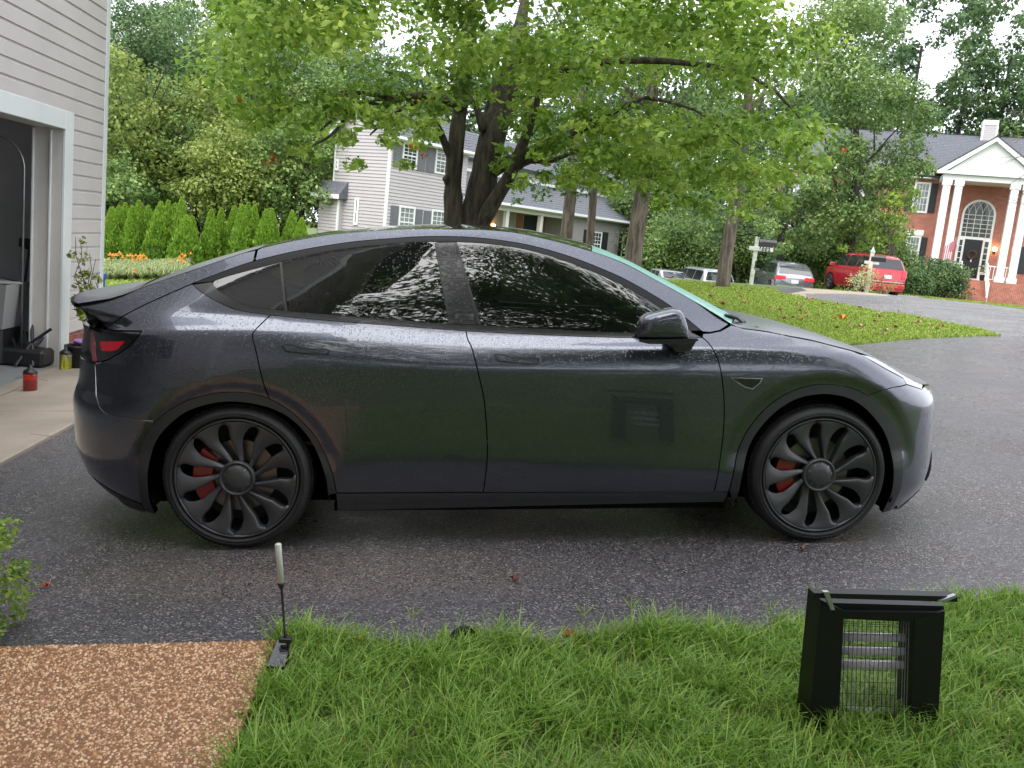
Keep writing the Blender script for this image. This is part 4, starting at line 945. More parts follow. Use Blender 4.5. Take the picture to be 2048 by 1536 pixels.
def window(h, x0, x1, z0, z1, y, nx=3, nz=2, glass='window_glass', fr=.09, axis='x', sgn=-1, sash=True, wm='white_paint'):
    """framed window with muntins on the plane y (axis x) or x (axis y)"""
    def P(u, d, z): return (u, y + sgn * d, z) if axis == 'x' else (y + sgn * d, u, z)
    def bx(name, u0, u1, za, zb, d0, d1, m, par):
        a, b = P(u0, d0, za), P(u1, d1, zb); return h.box(name, a, b, m, .008, par)
    g = bx('window', x0 + fr * .5, x1 - fr * .5, z0 + fr * .5, z1 - fr * .5, .012, .028, glass, h.root)
    fm = MB()
    for (u0, u1, za, zb) in ((x0, x0 + fr, z0, z1), (x1 - fr, x1, z0, z1), (x0 + fr, x1 - fr, z1 - fr, z1), (x0 + fr, x1 - fr, z0, z0 + fr)):
        a, b = P(u0, .004, za), P(u1, .065, zb); lo_ = tuple(map(min, zip(a, b))) if 0 else tuple(min(p, q) for p, q in zip(a, b)); hi_ = tuple(max(p, q) for p, q in zip(a, b)); fm.bbox(lo_, hi_, .006)
    fm.build('frame', MATS[wm], g)
    mm = MB(); zm = (z0 + z1) / 2; t = .014
    if sash: a, b = P(x0 + fr, .029, zm - .03), P(x1 - fr, .052, zm + .03); mm.box(tuple(min(p, q) for p, q in zip(a, b)), tuple(max(p, q) for p, q in zip(a, b)))
    for i in range(1, nx):
        u = x0 + fr + (x1 - x0 - 2 * fr) * i / nx; a, b = P(u - t, .029, z0 + fr), P(u + t, .041, z1 - fr); mm.box(tuple(min(p, q) for p, q in zip(a, b)), tuple(max(p, q) for p, q in zip(a, b)))
    nzz = nz * 2 if sash else nz
    for i in range(1, nzz):
        z = z0 + fr + (z1 - z0 - 2 * fr) * i / nzz; a, b = P(x0 + fr, .0295, z - t), P(x1 - fr, .0405, z + t); mm.box(tuple(min(p, q) for p, q in zip(a, b)), tuple(max(p, q) for p, q in zip(a, b)))
    mm.build('muntins', MATS[wm], g, kind='stuff')
    return g
def shutter(h, x0, x1, z0, z1, y, m='shutter_grey', slats=True):
    s_ = h.box('shutter', (x0, y - .03, z0), (x1, y - .062, z1), m, .006); b = MB(); w_ = x1 - x0
    for (za, zb) in ((z0 + .08, (z0 + z1) / 2 - .04), ((z0 + z1) / 2 + .04, z1 - .08)):
        b.box((x0 + w_ * .16, y - .056, za), (x1 - w_ * .16, y - .072, zb))
    b.build('raised_panel', MATS[m], s_, kind='stuff')
def roof_slab(h, name, P, t=.12, m='shingle', parent=None, courses=True):
    """P: four corners, eave-left, eave-right, ridge-right, ridge-left; shingle courses as real steps"""
    P = [Vector(p) for p in P]; n = max(4, int((P[3] - P[0]).length / .22)) if courses else 1; B_ = MB()
    up = (P[1] - P[0]).cross(P[3] - P[0]).normalized()
    if up.z < 0: up = -up
    for i in range(n):
        a, b = i / n, (i + 1) / n + .02
        q = [P[0].lerp(P[3], a), P[1].lerp(P[2], a), P[1].lerp(P[2], b), P[0].lerp(P[3], b)]
        V = [v + up * (.03 if k < 2 else .012) for k, v in enumerate(q)] + [q[0], q[1]]
        B_.add(V, [(0, 1, 2, 3), (4, 5, 1, 0)])
    V = [v for v in P] + [v - up * t for v in P]; B_.add(V, [(7, 6, 5, 4), (0, 4, 5, 1), (1, 5, 6, 2), (2, 6, 7, 3), (3, 7, 4, 0)])
    return B_.build(name, MATS[m], parent or h.root)
# ---- white / grey sided house in the middle
c0 = at(773, 400, 42.0)
W = House('sided_house', Vector((c0.x, c0.y, ztf(c0.x, c0.y) - .3)), 2300, 601, label='pale two-storey lap-sided house with grey shutters and long porch roof, behind the maple', cat='house')
zE = W.A(783, 258)[1]; xM = W.A(930, 380)[0]; tF = W.B(669, 330)[0]
sW, zGut = W.A(1336, 443); _, zG2 = W.A(1100, 431)
zGut = (W.A(1200, 437)[1] + W.A(1040, 427)[1] + W.A(1330, 443)[1]) / 3
xw0 = W.A(1143, 460)[0]
zR = zE + tF / 2 * .85
W.box('wall', (0.01, .02, 0), (xM, tF, zE), 'siding_white', 0)
clap(W, 'siding', 'x', 0.0, .09, xM, .3, zE - .2, 'siding_white')
clap(W, 'siding', 'y', 0.0, .09, tF - .02, .3, zE, 'siding_white')
clap(W, 'siding', 'y', 0.0, 0, tF, zE + .003, zR - .1, 'siding_white', prof=lambda z: ((z - zE) / .85 + .02, tF - (z - zE) / .85 - .02))
g_ = MB(); g_.add([(.012, 0, zE), (.012, tF, zE), (.012, tF / 2, zR), (xM, 0, zE), (xM, tF, zE), (xM, tF / 2, zR)], [(0, 2, 1), (3, 4, 5)]); g_.build('gable_wall', MATS['siding_white'], W.root)
W.box('corner_board', (-.03, -.03, .2), (.09, .09, zE), 'white_paint'); W.box('corner_board', (-.03, tF - .07, .2), (.07, tF + .03, zE), 'white_paint')
sl = .85; ov = .35
roof_slab(W, 'roof', [(-ov, -ov, zE - ov * sl), (xM + .2, -ov, zE - ov * sl), (xM + .2, tF / 2, zR + .02), (-ov, tF / 2, zR + .02)])
roof_slab(W, 'roof', [(xM + .2, tF + ov, zE - ov * sl), (-ov, tF + ov, zE - ov * sl), (-ov, tF / 2, zR), (xM + .2, tF / 2, zR)])
for a, b in (((-ov, -ov, zE - ov * sl - .1), (-ov, tF / 2, zR - .05)), ((-ov, tF + ov, zE - ov * sl - .1), (-ov, tF / 2, zR - .05))):
    q = MB(); q.add([a, b, (b[0], b[1], b[2] - .2), (a[0], a[1], a[2] - .16), (a[0] + .03, a[1], a[2]), (b[0] + .03, b[1], b[2]), (b[0] + .03, b[1], b[2] - .2), (a[0] + .03, a[1], a[2] - .16)], [(0, 1, 2, 3), (7, 6, 5, 4), (0, 4, 5, 1), (3, 2, 6, 7)]); q.build('bargeboard', MATS['white_paint'], W.root)
W.box('gutter', (-ov, -ov - .12, zE - ov * sl - .10), (xM + .2, -ov, zE - ov * sl + .02), 'white_paint')
W.box('eave_soffit', (-ov, -ov, zE - ov * sl - .14), (xM + .2, 0, zE - ov * sl - .10), 'white_paint', .003)
def Ax(px, py): return W.A(px, py)
for (xa, xb, ya, yb, g) in ((803, 833, 284, 337, 'window_glass'), (869, 899, 293, 349, 'window_glass'), (795, 827, 410, 470, 'curtain_glass'), (860, 890, 418, 478, 'curtain_glass')):
    x0 = Ax(xa, (ya + yb) / 2)[0]; x1 = Ax(xb, (ya + yb) / 2)[0]; z1 = Ax((xa + xb) / 2, ya + 2)[1]; z0 = z1 - 1.45 if ya > 350 else Ax((xa + xb) / 2, yb)[1]
    window(W, x0, x1, z0, z1, -.024, 3, 3, glass=g)
for (xa, xb, ya, yb) in ((786, 802, 282, 335), (833.5, 850, 288, 343), (852, 868, 290, 346), (779, 794, 409, 470), (827.5, 842, 416, 476), (845, 859, 419, 479)):
    x0 = Ax(xa, (ya + yb) / 2)[0]; x1 = Ax(xb, (ya + yb) / 2)[0]; z1 = Ax((xa + xb) / 2, ya + 2)[1]; z0 = z1 - 1.4 if ya > 350 else Ax((xa + xb) / 2, yb)[1]
    shutter(W, x0, x1, z0, z1, 0)
for (xa, xb, ya, yb) in ((712, 720.5, 396, 450), (672, 680, 318, 341)):
    t0 = W.B(xb, ya)[0]; t1 = W.B(xa, ya)[0]; z1 = W.B(xa, ya)[1]; z0 = W.B(xa, yb)[1]
    window(W, t0, t1, z0, z1, -.024, 1, 1, axis='y', fr=.1)
# small shed-roofed bay at the back corner
tb0 = W.B(696, 372)[0]; zb1 = W.B(696, 363)[1]; zb0 = W.B(650, 386)[1]; tb1 = tF + .75
W.box('bay_wall', (-.35, tF - .75, 0), (0, tb1 - .3, zb0 - .1), 'siding_white', 0); clap(W, 'siding', 'y', -.35, tF - .75, tb1 - .3, .3, zb0 - .1, 'siding_white')
W.box('corner_board', (-.38, tF - .80, .2), (-.28, tF - .70, zb0 - .1), 'white_paint')
q = MB(); q.add([(-.6, tF - 1.0, zb0 - .08), (-.6, tb1, zb0 - .08), (.0, tb1, zb1), (.0, tF - 1.0, zb1), (-.6, tF - 1.0, zb0 - .22), (-.6, tb1, zb0 - .22), (.0, tb1, zb0 - .22), (.0, tF - 1.0, zb0 - .22)], [(0, 3, 2, 1), (0, 1, 5, 4), (1, 2, 6, 5), (0, 4, 7, 3), (4, 5, 6, 7)]); q.build('bay_roof', MATS['shingle'], W.root)
W.box('bay_fascia', (-.63, tF - 1.03, zb0 - .24), (-.59, tb1 + .03, zb0 - .04), 'white_paint')
# set-back upper storey and the long lower roof with porch
yS = 2.4; zLR = zGut + (yS + .4) * .55; xU = W.A(1263, 385, yS)[0]
W.box('upper_wall', (xM + .01, yS, zGut), (xU, tF + yS, zE + .1), 'siding_white', 0); clap(W, 'siding', 'x', yS, xM + .01, xU - .1, zLR - .1, zE - .2, 'siding_white')
W.box('corner_board', (xU - .12, yS - .03, zLR - .2), (xU + .02, yS + .1, zE), 'white_paint')
W.box('eave_board', (xM + .01, yS - .06, zLR - .05), (xU, yS - .025, zLR + .14), 'white_paint', .005)
zU = zE + tF / 2 * .8
roof_slab(W, 'roof', [(xM + .2, yS - .4, zE - .25), (xU + .3, yS - .4, zE - .25), (xU + .3, yS + tF / 2, zU), (xM + .2, yS + tF / 2, zU)])
roof_slab(W, 'porch_roof', [(xM - .6, -.4, zGut), (sW + .25, -.4, zGut), (sW - .3, yS + 1.6, zLR + .85), (xM - .6, yS, zLR)])
W.box('gutter', (xM - .6, -.52, zGut - .11), (sW + .25, -.405, zGut + .02), 'white_paint'); W.box('eave_soffit', (xM - .6, -.40, zGut - .16), (sW + .2, 0, zGut - .125), 'cream_paint', .003)
W.box('wing_wall', (xw0, .02, 0), (sW, tF, zGut - .17), 'siding_grey', 0); clap(W, 'siding', 'x', 0.0, xw0, sW - .1, .3, zGut - .17, 'siding_grey', pitch=.13)
W.box('corner_board', (sW - .1, -.035, .2), (sW + .03, .1, zGut - .17), 'white_paint'); W.box('corner_board', (xw0 - .16, -.035, .2), (xw0, .12, zGut - .17), 'cream_paint')
W.box('porch_back_wall', (xM, 1.9, 0), (xw0, 2.05, zGut - .1), 'siding_grey', 0); W.box('porch_ceiling', (xM, 0.0, zGut - .16), (xw0 - .165, 1.9, zGut - .12), 'cream_paint', .003)
W.box('porch_beam', (xM + .02, -.1, zGut - .36), (xw0 - .165, .05, zGut - .162), 'cream_paint')
for px_ in (1011, 1080):
    x = W.A(px_, 445)[0]; W.box('porch_column', (x - .13, -.12, .4), (x + .13, .1, zGut - .365), 'cream_paint')
for (xa, xb, m, nm) in ((974, 984, 'orange_door', 'door'), (1032, 1044, 'rust_brick', 'brick_panel'), (1086, 1098, 'rust_brick', 'brick_panel'), (1047, 1072, 'shutter_black', 'window'), (1101, 1113, 'shutter_black', 'window'), (964, 972, 'shutter_black', 'window')):
    x0 = W.A(xa, 450, 1.9)[0]; x1 = W.A(xb, 450, 1.9)[0]; W.box(nm, (x0, 1.84, .5), (x1, 1.895, zGut - .35), m)
x = W.A(992, 453, 1.5)[0]; W.box('porch_lamp', (x - .08, 1.6, W.A(992, 457, 1.5)[1]), (x + .08, 1.75, W.A(992, 449, 1.5)[1]), 'lamp_glow')
for (xa, xb) in ((1181, 1200), (1242, 1272)):
    x0 = W.A(xa, 490)[0]; x1 = W.A(xb, 490)[0]; z1 = W.A((xa + xb) / 2, 463 if xa < 1200 else 470)[1]; window(W, x0, x1, z1 - 1.5, z1, -.024, 3, 3)
for (xa, xb, yt_) in ((1164, 1180, 459), (1201, 1213, 464), (1236, 1250, 467), (1274, 1285, 471.5)):
    x0 = W.A(xa, 490)[0]; x1 = W.A(xb, 490)[0]; z1 = W.A((xa + xb) / 2, yt_)[1]; shutter(W, x0, x1, z1 - 1.45, z1, 0, 'shutter_black')
# ---- red brick house with portico, right
d0 = at(1941, 544, 61.0)
R = House('brick_house', Vector((d0.x, d0.y, ztf(d0.x, d0.y - 3) - .2)), -4400, -70, flip=True, label='red brick house with white-columned portico and big arched window, right edge', cat='house')
zFl = R.A(1941, 547)[1]; zEv = R.A(1857, 358)[1]; xL, xR_ = -13.5, 9.0
def wall_uv(name, a, b, m='brick_wall'):
    o = R.box(name, a, b, m, 0); uvbox(o); return o
wall_uv('wall', (xL, 0, -1.5), (xR_, 9, zEv))
yP = -2.6; PX0 = R.A(1888, 360, yP)[0]; apx, apz = R.A(1993.6, 275, yP); px0, pz0 = R.A(1878, 346, yP); PX1 = 2 * apx - px0
zEnB = R.A(1888, 359, yP)[1]; zPF = R.A(1998, 565, yP)[1]
W2 = R.box('entablature', (PX0 - .1, yP - .15, zEnB), (PX1 - (PX0 - px0) + .1, .0, pz0 - .03), 'white_paint')
q = MB(); q.prism([(px0 - .15, pz0 - .02), (PX1 + .15, pz0 - .02), (PX1 + .15, pz0 + .16), (px0 - .15, pz0 + .16)], yP - .4, yP + .2); q.build('cornice', MATS['white_paint'], R.root, fix=True)
q = MB(); q.add([(px0 + .5, yP - .02, pz0 + .16), (PX1 - .5, yP - .02, pz0 + .16), (apx, yP - .02, apz - .28)], [(0, 1, 2)]); q.build('pediment_panel', MATS['white_paint'], R.root)
for sg in (-1, 1):
    ex = px0 - .15 if sg < 0 else PX1 + .15
    q = MB(); q.prism([(ex, pz0 + .16), (ex + (-sg) * .55, pz0 + .163), (apx, apz - .28), (apx, apz)], yP - .4, yP + .15); q.build('raking_cornice', MATS['white_paint'], R.root, fix=True)
    roof_slab(R, 'portico_roof', [(ex, yP - .42, pz0 + .2), (ex, 3.2, pz0 + .2), (apx, 3.2, apz + .04), (apx, yP - .42, apz + .04)], t=.05)
ymid = 4.5; zrg = R.A(1950, 272, ymid)[1]
roof_slab(R, 'roof', [(xL - .3, -.5, zEv + .15), (xR_ + .3, -.5, zEv + .15), (xR_ + .3, ymid, zrg), (xL - .3, ymid, zrg)])
roof_slab(R, 'roof', [(xR_ + .3, 9.5, zEv + .15), (xL - .3, 9.5, zEv + .15), (xL - .3, ymid, zrg), (xR_ + .3, ymid, zrg)], courses=False)
R.box('frieze', (xL, -.08, zEv - .02), (px0 + .2, -.002, zEv + .42), 'white_paint'); R.box('gutter', (xL - .3, -.62, zEv + .22), (px0 - .1, -.5, zEv + .42), 'white_paint'); R.box('eave_soffit', (xL - .3, -.5, zEv + .0), (px0 - .1, -.085, zEv + .05), 'white_paint')
cx0, cz0 = R.A(1964, 262, ymid); cx1 = R.A(1992, 262, ymid)[0]; cz1 = R.A(1978, 243, ymid)[1]
ch = R.box('chimney', (cx0, ymid - .5, zrg - 1.2), (cx1, ymid + .7, cz1), 'siding_white', 0)
for (x0, x1, z0, z1) in ((cx0 - .05, cx1 + .05, cz1 - .32, cz1 + .02),): R.box('chimney_trim', (x0, ymid - .56, z0), (x1, ymid + .75, z1), 'white_paint', parent=ch)
for x in (cx0, cx1): R.box('chimney_trim', (x - .07, ymid - .54, zrg - 1), (x + .07, ymid - .5, cz1 - .33), 'white_paint', parent=ch)
for k in range(9): R.box('chimney_board', (cx0 + .08, ymid - .525, zrg - .6 + k * .16), (cx1 - .08, ymid - .502, zrg - .6 + k * .16 + .148), 'siding_white', parent=ch)
for (xa, ya) in ((1895, 362), (1919, 363), (2031, 371), (2056, 372)):
    x = R.A(xa, ya, yP + .1)[0]; col = MB(); wq = .23
    col.bbox((x - wq, yP - .13, zPF + .35), (x + wq, yP + .33, zEnB - .35), .02); o = col.build('column', MATS['white_paint'], R.root)
    R.box('capital', (x - wq - .07, yP - .17, zEnB - .35), (x + wq + .07, yP + .37, zEnB), 'white_paint', parent=o); R.box('base', (x - wq - .07, yP - .18, zPF), (x + wq + .07, yP + .38, zPF + .35), 'white_paint', parent=o)
wall_uv('porch_floor', (px0 - .2, yP - .45, -1.5), (PX1 + .2, -.002, zPF))
# windows and shutters
x0, x1 = R.A(1829, 390)[0], R.A(1857, 390)[0]
zw1 = R.A(1843, 364)[1]; zw0 = R.A(1836, 425)[1]
def bw(xa, xb, ya, yb, ym, sh=True, nz=4):
    x0 = R.A(xa, ym)[0]; x1 = R.A(xb, ym)[0]; z1 = R.A((xa + xb) / 2, ya)[1]; z0 = R.A((xa + xb) / 2, yb)[1]
    window(R, x0, x1, z0, z1, -.004, 4, 2, glass='curtain_glass', fr=.13)
    if sh: w_ = (x1 - x0) * .42; shutter(R, x1 + .02, x1 + .02 + w_, z0 + .05, z1 - .05, .02, 'shutter_black'); shutter(R, x0 - .02 - w_, x0 - .02, z0 + .05, z1 - .05, .02, 'shutter_black')
    return x0, x1, z0, z1
u = bw(1826, 1859, 364, 426, 392); l_ = bw(1809, 1839, 471, 530, 498)
R.box('window_head', (l_[0] - .1, -.1, l_[3] + .02), (l_[1] + .1, -.003, l_[3] + .42), 'white_paint')
for dx in (-4.2, -8.0):
    for q in (u, l_):
        window(R, q[0] + dx, q[1] + dx, q[2], q[3], -.004, 4, 2, glass='curtain_glass', fr=.13); w_ = (q[1] - q[0]) * .42
        for x in (q[1] + dx + .02, q[0] + dx - .02 - w_): shutter(R, x, x + w_, q[2] + .05, q[3] - .05, .02, 'shutter_black')
xs1 = R.A(2033, 520)[0]; shutter(R, xs1, xs1 + .6, l_[2] + .1, l_[3] - .1, .02, 'shutter_black'); window(R, xs1 + .62, xs1 + 1.9, l_[2], l_[3], -.004, 4, 2, fr=.13)
# door, sidelights, arched window
ax0, ax1 = R.A(1917, 470)[0], R.A(1985, 470)[0]; axc = (ax0 + ax1) / 2; ar = (ax1 - ax0) / 2; az0 = R.A(1949, 474)[1]; azs = R.A(1955, 399)[1] - ar
aw = MB(); P = [(ax0, az0), (ax1, az0)] + [(axc + ar * math.cos(a), azs + ar * math.sin(a)) for a in np.linspace(0, math.pi, 21)]
aw.prism(P, -.03, -.004); awo = aw.build('arched_window', MATS['window_glass'], R.root, fix=True)
fr = MB(); PO = [(ax0 - .0, az0)] + [(axc + ar * math.cos(a), azs + ar * math.sin(a)) for a in np.linspace(math.pi, 0, 25)] + [(ax1, az0)]
PI = [(ax0 + .14, az0)] + [(axc + (ar - .14) * math.cos(a), azs + (ar - .14) * math.sin(a)) for a in np.linspace(math.pi, 0, 25)] + [(ax1 - .14, az0)]
n = len(PO); V = [(x, -.09, z) for x, z in PO] + [(x, -.09, z) for x, z in PI] + [(x, -.002, z) for x, z in PO] + [(x, -.03, z) for x, z in PI]
fr.add(V, [(i, n + i, n + i + 1, i + 1) for i in range(n - 1)] + [(i, i + 1, 2 * n + i + 1, 2 * n + i) for i in range(n - 1)] + [(n + i, 3 * n + i, 3 * n + i + 1, n + i + 1) for i in range(n - 1)])
fr.build('arch_frame', MATS['white_paint'], awo, fix=True)
mu_ = MB()
for k in range(1, 5):
    x = ax0 + (ax1 - ax0) * k / 5; mu_.box((x - .02, -.05, az0), (x + .02, -.031, azs + .02))
for k in range(1, 6):
    z = az0 + (azs - az0) * k / 5; mu_.box((ax0 + .1, -.049, z - .02), (ax1 - .1, -.0315, z + .02))
for k in range(0, 6):          # interlaced gothic tracery
    xk = ax0 + (ax1 - ax0) * k / 5
    for sg in (-1, 1):
        ccx = xk + sg * ar * 1.2; pts = []
        for a in np.linspace(0, 1.25, 14):
            x = ccx - sg * ar * 1.2 * math.cos(a); z = azs + ar * 1.2 * math.sin(a)
            if math.hypot(x - axc, z - azs) < ar - .08: pts.append((x, -.045, z))
            else: break
        if len(pts) > 2: mu_.tube(pts, .018, 4)
mu_.build('muntins', MATS['cream_paint'], awo, kind='stuff')
dz1 = az0 - .16; dx0, dx1 = R.A(1924, 515)[0], R.A(1960, 515)[0]
R.box('door_surround', (ax0 - .02, -.07, zPF), (ax1 + .02, -.003, az0 - .001), 'white_paint')
dr = R.box('door', (dx0, -.11, zPF + .12), (dx1, -.071, dz1 - .02), 'black_door')
dp = MB(); dw = dx1 - dx0
for (za, zb) in ((.25, .85), (1.0, 1.75), (1.85, 2.1)):
    for (ua, ub) in ((.14, .45), (.55, .86)): dp.box((dx0 + dw * ua, -.122, zPF + .12 + za * (dz1 - zPF - .1) / 2.35), (dx0 + dw * ub, -.109, zPF + .12 + zb * (dz1 - zPF - .1) / 2.35))
dp.build('raised_panel', MATS['black_door'], dr, kind='stuff')
wr = empty('wreath', R.root.matrix_basis @ Vector(((dx0 + dx1) / 2, -.16, (zPF + dz1) / 2 + .3)), (0, 0, R.root.rotation_euler.z), label='brown wreath hanging on the black front door', cat='wreath')
q = MB(); zc = (zPF + dz1) / 2 + .3
bpy.context.view_layer.update(); wr.location = R.root.matrix_world @ Vector(((dx0 + dx1) / 2, -.17, zc))
q.tube([(.26 * math.cos(a), 0, .26 * math.sin(a)) for a in np.linspace(0, 2 * math.pi, 17)], .10, 7); q.build('ring', MATS['brown_wreath'], wr)
q = MB(); q.bbox((-.05, -.08, -.48), (.05, .0, -.25), .02); q.build('ribbon', MATS['cream_paint'], wr)
for (x0, x1) in ((ax0 + .14, dx0 - .14), (dx1 + .14, ax1 - .14)):
    if x1 - x0 > .1:
        g = R.box('sidelight', (x0, -.085, zPF + .6), (x1, -.071, dz1 - .1), 'window_glass', .003); mq = MB()
        for k in range(1, 5): z = zPF + .6 + (dz1 - zPF - .7) * k / 5; mq.box((x0, -.095, z - .02), (x1, -.0855, z + .02))
        mq.build('muntins', MATS['white_paint'], g, kind='stuff')
lx, lz = R.A(1989, 499)
lm = empty('wall_lamp', (0, 0, 0), (0, 0, R.root.rotation_euler.z), label='lit brass wall lamp glowing beside the black front door', cat='lamp'); lm.location = R.root.matrix_world @ Vector((lx, -.01, lz))
q = MB(); q.bbox((-.08, -.03, -.3), (.08, 0, .15), .01); q.tube([(0, -.02, -.15), (0, -.15, -.2), (0, -.2, -.1)], .02, 6); q.build('bracket', MATS['dark_metal'], lm)
q = MB(); q.lathe([(0, -.12), (.10, -.1), (.13, .05), (.08, .14), (0, .16)], 12, T=Matrix.Translation((0, -.2, 0))); q.build('lamp_glass', MATS['lamp_glow'], lm, smooth=True)
# steps, rails, balustrade
sx0, sx1 = R.A(1917, 572, yP - 1.2)[0], R.A(1972, 575, yP - 1.2)[0]; zS0 = R.A(1945, 597, yP - 2.1)[1]; ns = 7
for k in range(ns):
    zt_ = zPF - (zPF - zS0) * (k + 1) / (ns + 1); o = R.box('step', (sx0, yP - .46 - .28 * (k + 1), -1.5), (sx1, yP - .46 - .28 * k, zt_), 'brick_wall', 0); uvbox(o)
for x in (sx0 + .03, sx1 - .03):
    rl_ = empty('stair_rail', (0, 0, 0), parent=R.root); q = MB(); q.bbox((x - .06, yP - .5, zPF), (x + .06, yP - .38, zPF + 1.15), .01); q.build('post', MATS['white_paint'], rl_)
    q = MB(); q.bbox((x - .06, yP - 2.4, zS0 - .3), (x + .06, yP - 2.28, zS0 + 1.05), .01); q.build('post', MATS['white_paint'], rl_)
    for dz in (.95, .2):
        q = MB(); a, b = (x, yP - .45, zPF + dz), (x, yP - 2.33, zS0 + dz); q.tube([a, b], .045, 6); q.build('hand_rail', MATS['white_paint'], rl_)
    for k in range(1, 12):
        t = k / 12; y = yP - .45 - 1.88 * t; z = zPF + (zS0 - zPF) * t; q = MB(); q.box((x - .02, y - .02, z + .2), (x + .02, y + .02, z + .95)); q.build('baluster', MATS['white_paint'], rl_)
cols_x = [R.A(xa, ya, yP + .1)[0] for (xa, ya) in ((1895, 362), (1919, 363), (2031, 371), (2056, 372))]
for (xa, xb) in ((cols_x[0] + .25, cols_x[1] - .25), (cols_x[1] + .25, sx0 - .1), (sx1 + .1, cols_x[2] - .25), (cols_x[2] + .25, cols_x[3] - .25)):
    if xb - xa < .2: continue
    bl_ = R.box('balustrade', (xa, yP + .06, zPF + .95), (xb, yP + .14, zPF + 1.03), 'white_paint'); R.box('bottom_rail', (xa, yP + .07, zPF + .12), (xb, yP + .13, zPF + .18), 'white_paint', parent=bl_)
    nb_ = max(1, int((xb - xa) / .16))
    for k in range(nb_): x = xa + (k + .5) * (xb - xa) / nb_; R.box('baluster', (x - .02, yP + .08, zPF + .185), (x + .02, yP + .12, zPF + .945), 'white_paint', 0, parent=bl_)
# flag
mat('flag_red', (.45, .14, .17), rough=.7); mat('flag_white', (.7, .66, .66), rough=.7); mat('flag_blue', (.16, .12, .20), rough=.7)
fp = at(1912, 478, 57.6); fl = empty('flag', fp, (0, 0, R.root.rotation_euler.z), label='red and white striped flag hanging from a pole by the second column', cat='flag')
q = MB(); q.tube([(.35, 1.6, -.7), (0, 0, 0), (-.03, -.15, .07)], .018, 6); q.build('pole', MATS['white_paint'], fl)
for k in range(9):
    q = MB(); x0 = -.02 - .06 * k; q.add([(x0, .02 * math.sin(k * 1.3), -.05 - .05 * k), (x0 - .06, .02 * math.sin((k + 1) * 1.3), -.1 - .05 * k), (x0 - .10, .03 * math.sin((k + 1) * 1.3), -1.45 - .02 * k), (x0 - .04, .03 * math.sin(k * 1.3), -1.5 - .02 * k)], [(0, 1, 2, 3)])
    q.build('stripe', MATS['flag_red' if k % 2 == 0 else 'flag_white'], fl)
q = MB(); q.add([(.0, -.03, -.04), (-.25, -.03, -.24), (-.27, -.03, -.85), (-.02, -.03, -.7)], [(0, 1, 2, 3)]); q.build('canton', MATS['flag_red'], fl)
# ------------------------------------------------------------------ trees and planting
leaf_mat('leaf_maple', (.09,.17,.02), (.23,.37,.05), (.46,.58,.11), trans=.5, rough=.4)
leaf_mat('leaf_mid', (.065,.125,.035), (.155,.25,.065), (.32,.43,.13), trans=.35)
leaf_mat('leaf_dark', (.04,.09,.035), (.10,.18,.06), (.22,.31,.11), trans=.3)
leaf_mat('leaf_yellowish', (.12,.18,.035), (.24,.32,.07), (.42,.47,.13), trans=.4)
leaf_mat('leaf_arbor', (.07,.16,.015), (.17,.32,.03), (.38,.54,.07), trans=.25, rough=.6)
leaf_mat('leaf_pale', (.16,.22,.07), (.30,.36,.14), (.50,.54,.28), trans=.35)
leaf_mat('leaf_orange', (.55,.16,.01), (.75,.30,.02), (.85,.45,.03), trans=.3)
leaf_mat('leaf_red', (.35,.03,.01), (.50,.08,.02), (.60,.16,.03), trans=.3)
leaf_mat('grass_blade', (.085,.17,.02), (.20,.36,.045), (.42,.56,.12), trans=.4, rough=.45)
leaf_mat('grass_lawn', (.15,.23,.025), (.27,.38,.05), (.42,.48,.10), trans=.35, rough=.55)
def bark_mat(name, c0_, c1_, sc=6):
    m = bpy.data.materials.new(name); m.use_nodes = True; nt = m.node_tree; b = nt.nodes['Principled BSDF']; L = nt.links
    tc = N(nt, 'ShaderNodeTexCoord'); mp = N(nt, 'ShaderNodeMapping'); mp.inputs['Scale'].default_value = (sc, sc, sc * .16); L.new(tc.outputs['Object'], mp.inputs['Vector'])
    no = N(nt, 'ShaderNodeTexNoise', i_Scale=2.2, i_Detail=8, i_Roughness=.65); L.new(mp.outputs[0], no.inputs['Vector'])
    rp = N(nt, 'ShaderNodeValToRGB'); rp.color_ramp.elements[0].position = .38; rp.color_ramp.elements[1].position = .66; rp.color_ramp.elements[0].color = (*c0_, 1); rp.color_ramp.elements[1].color = (*c1_, 1)
    L.new(no.outputs['Fac'], rp.inputs['Fac']); L.new(rp.outputs['Color'], b.inputs['Base Color']); b.inputs['Roughness'].default_value = .8
    bp = N(nt, 'ShaderNodeBump', i_Strength=1, i_Distance=.05); L.new(no.outputs['Fac'], bp.inputs['Height']); L.new(bp.outputs['Normal'], b.inputs['Normal']); MATS[name] = m
bark_mat('bark_dark', (.016,.013,.009), (.11,.09,.065)); bark_mat('bark_brown', (.055,.044,.034), (.22,.175,.135)); bark_mat('bark_wet', (.008,.007,.006), (.045,.04,.03))
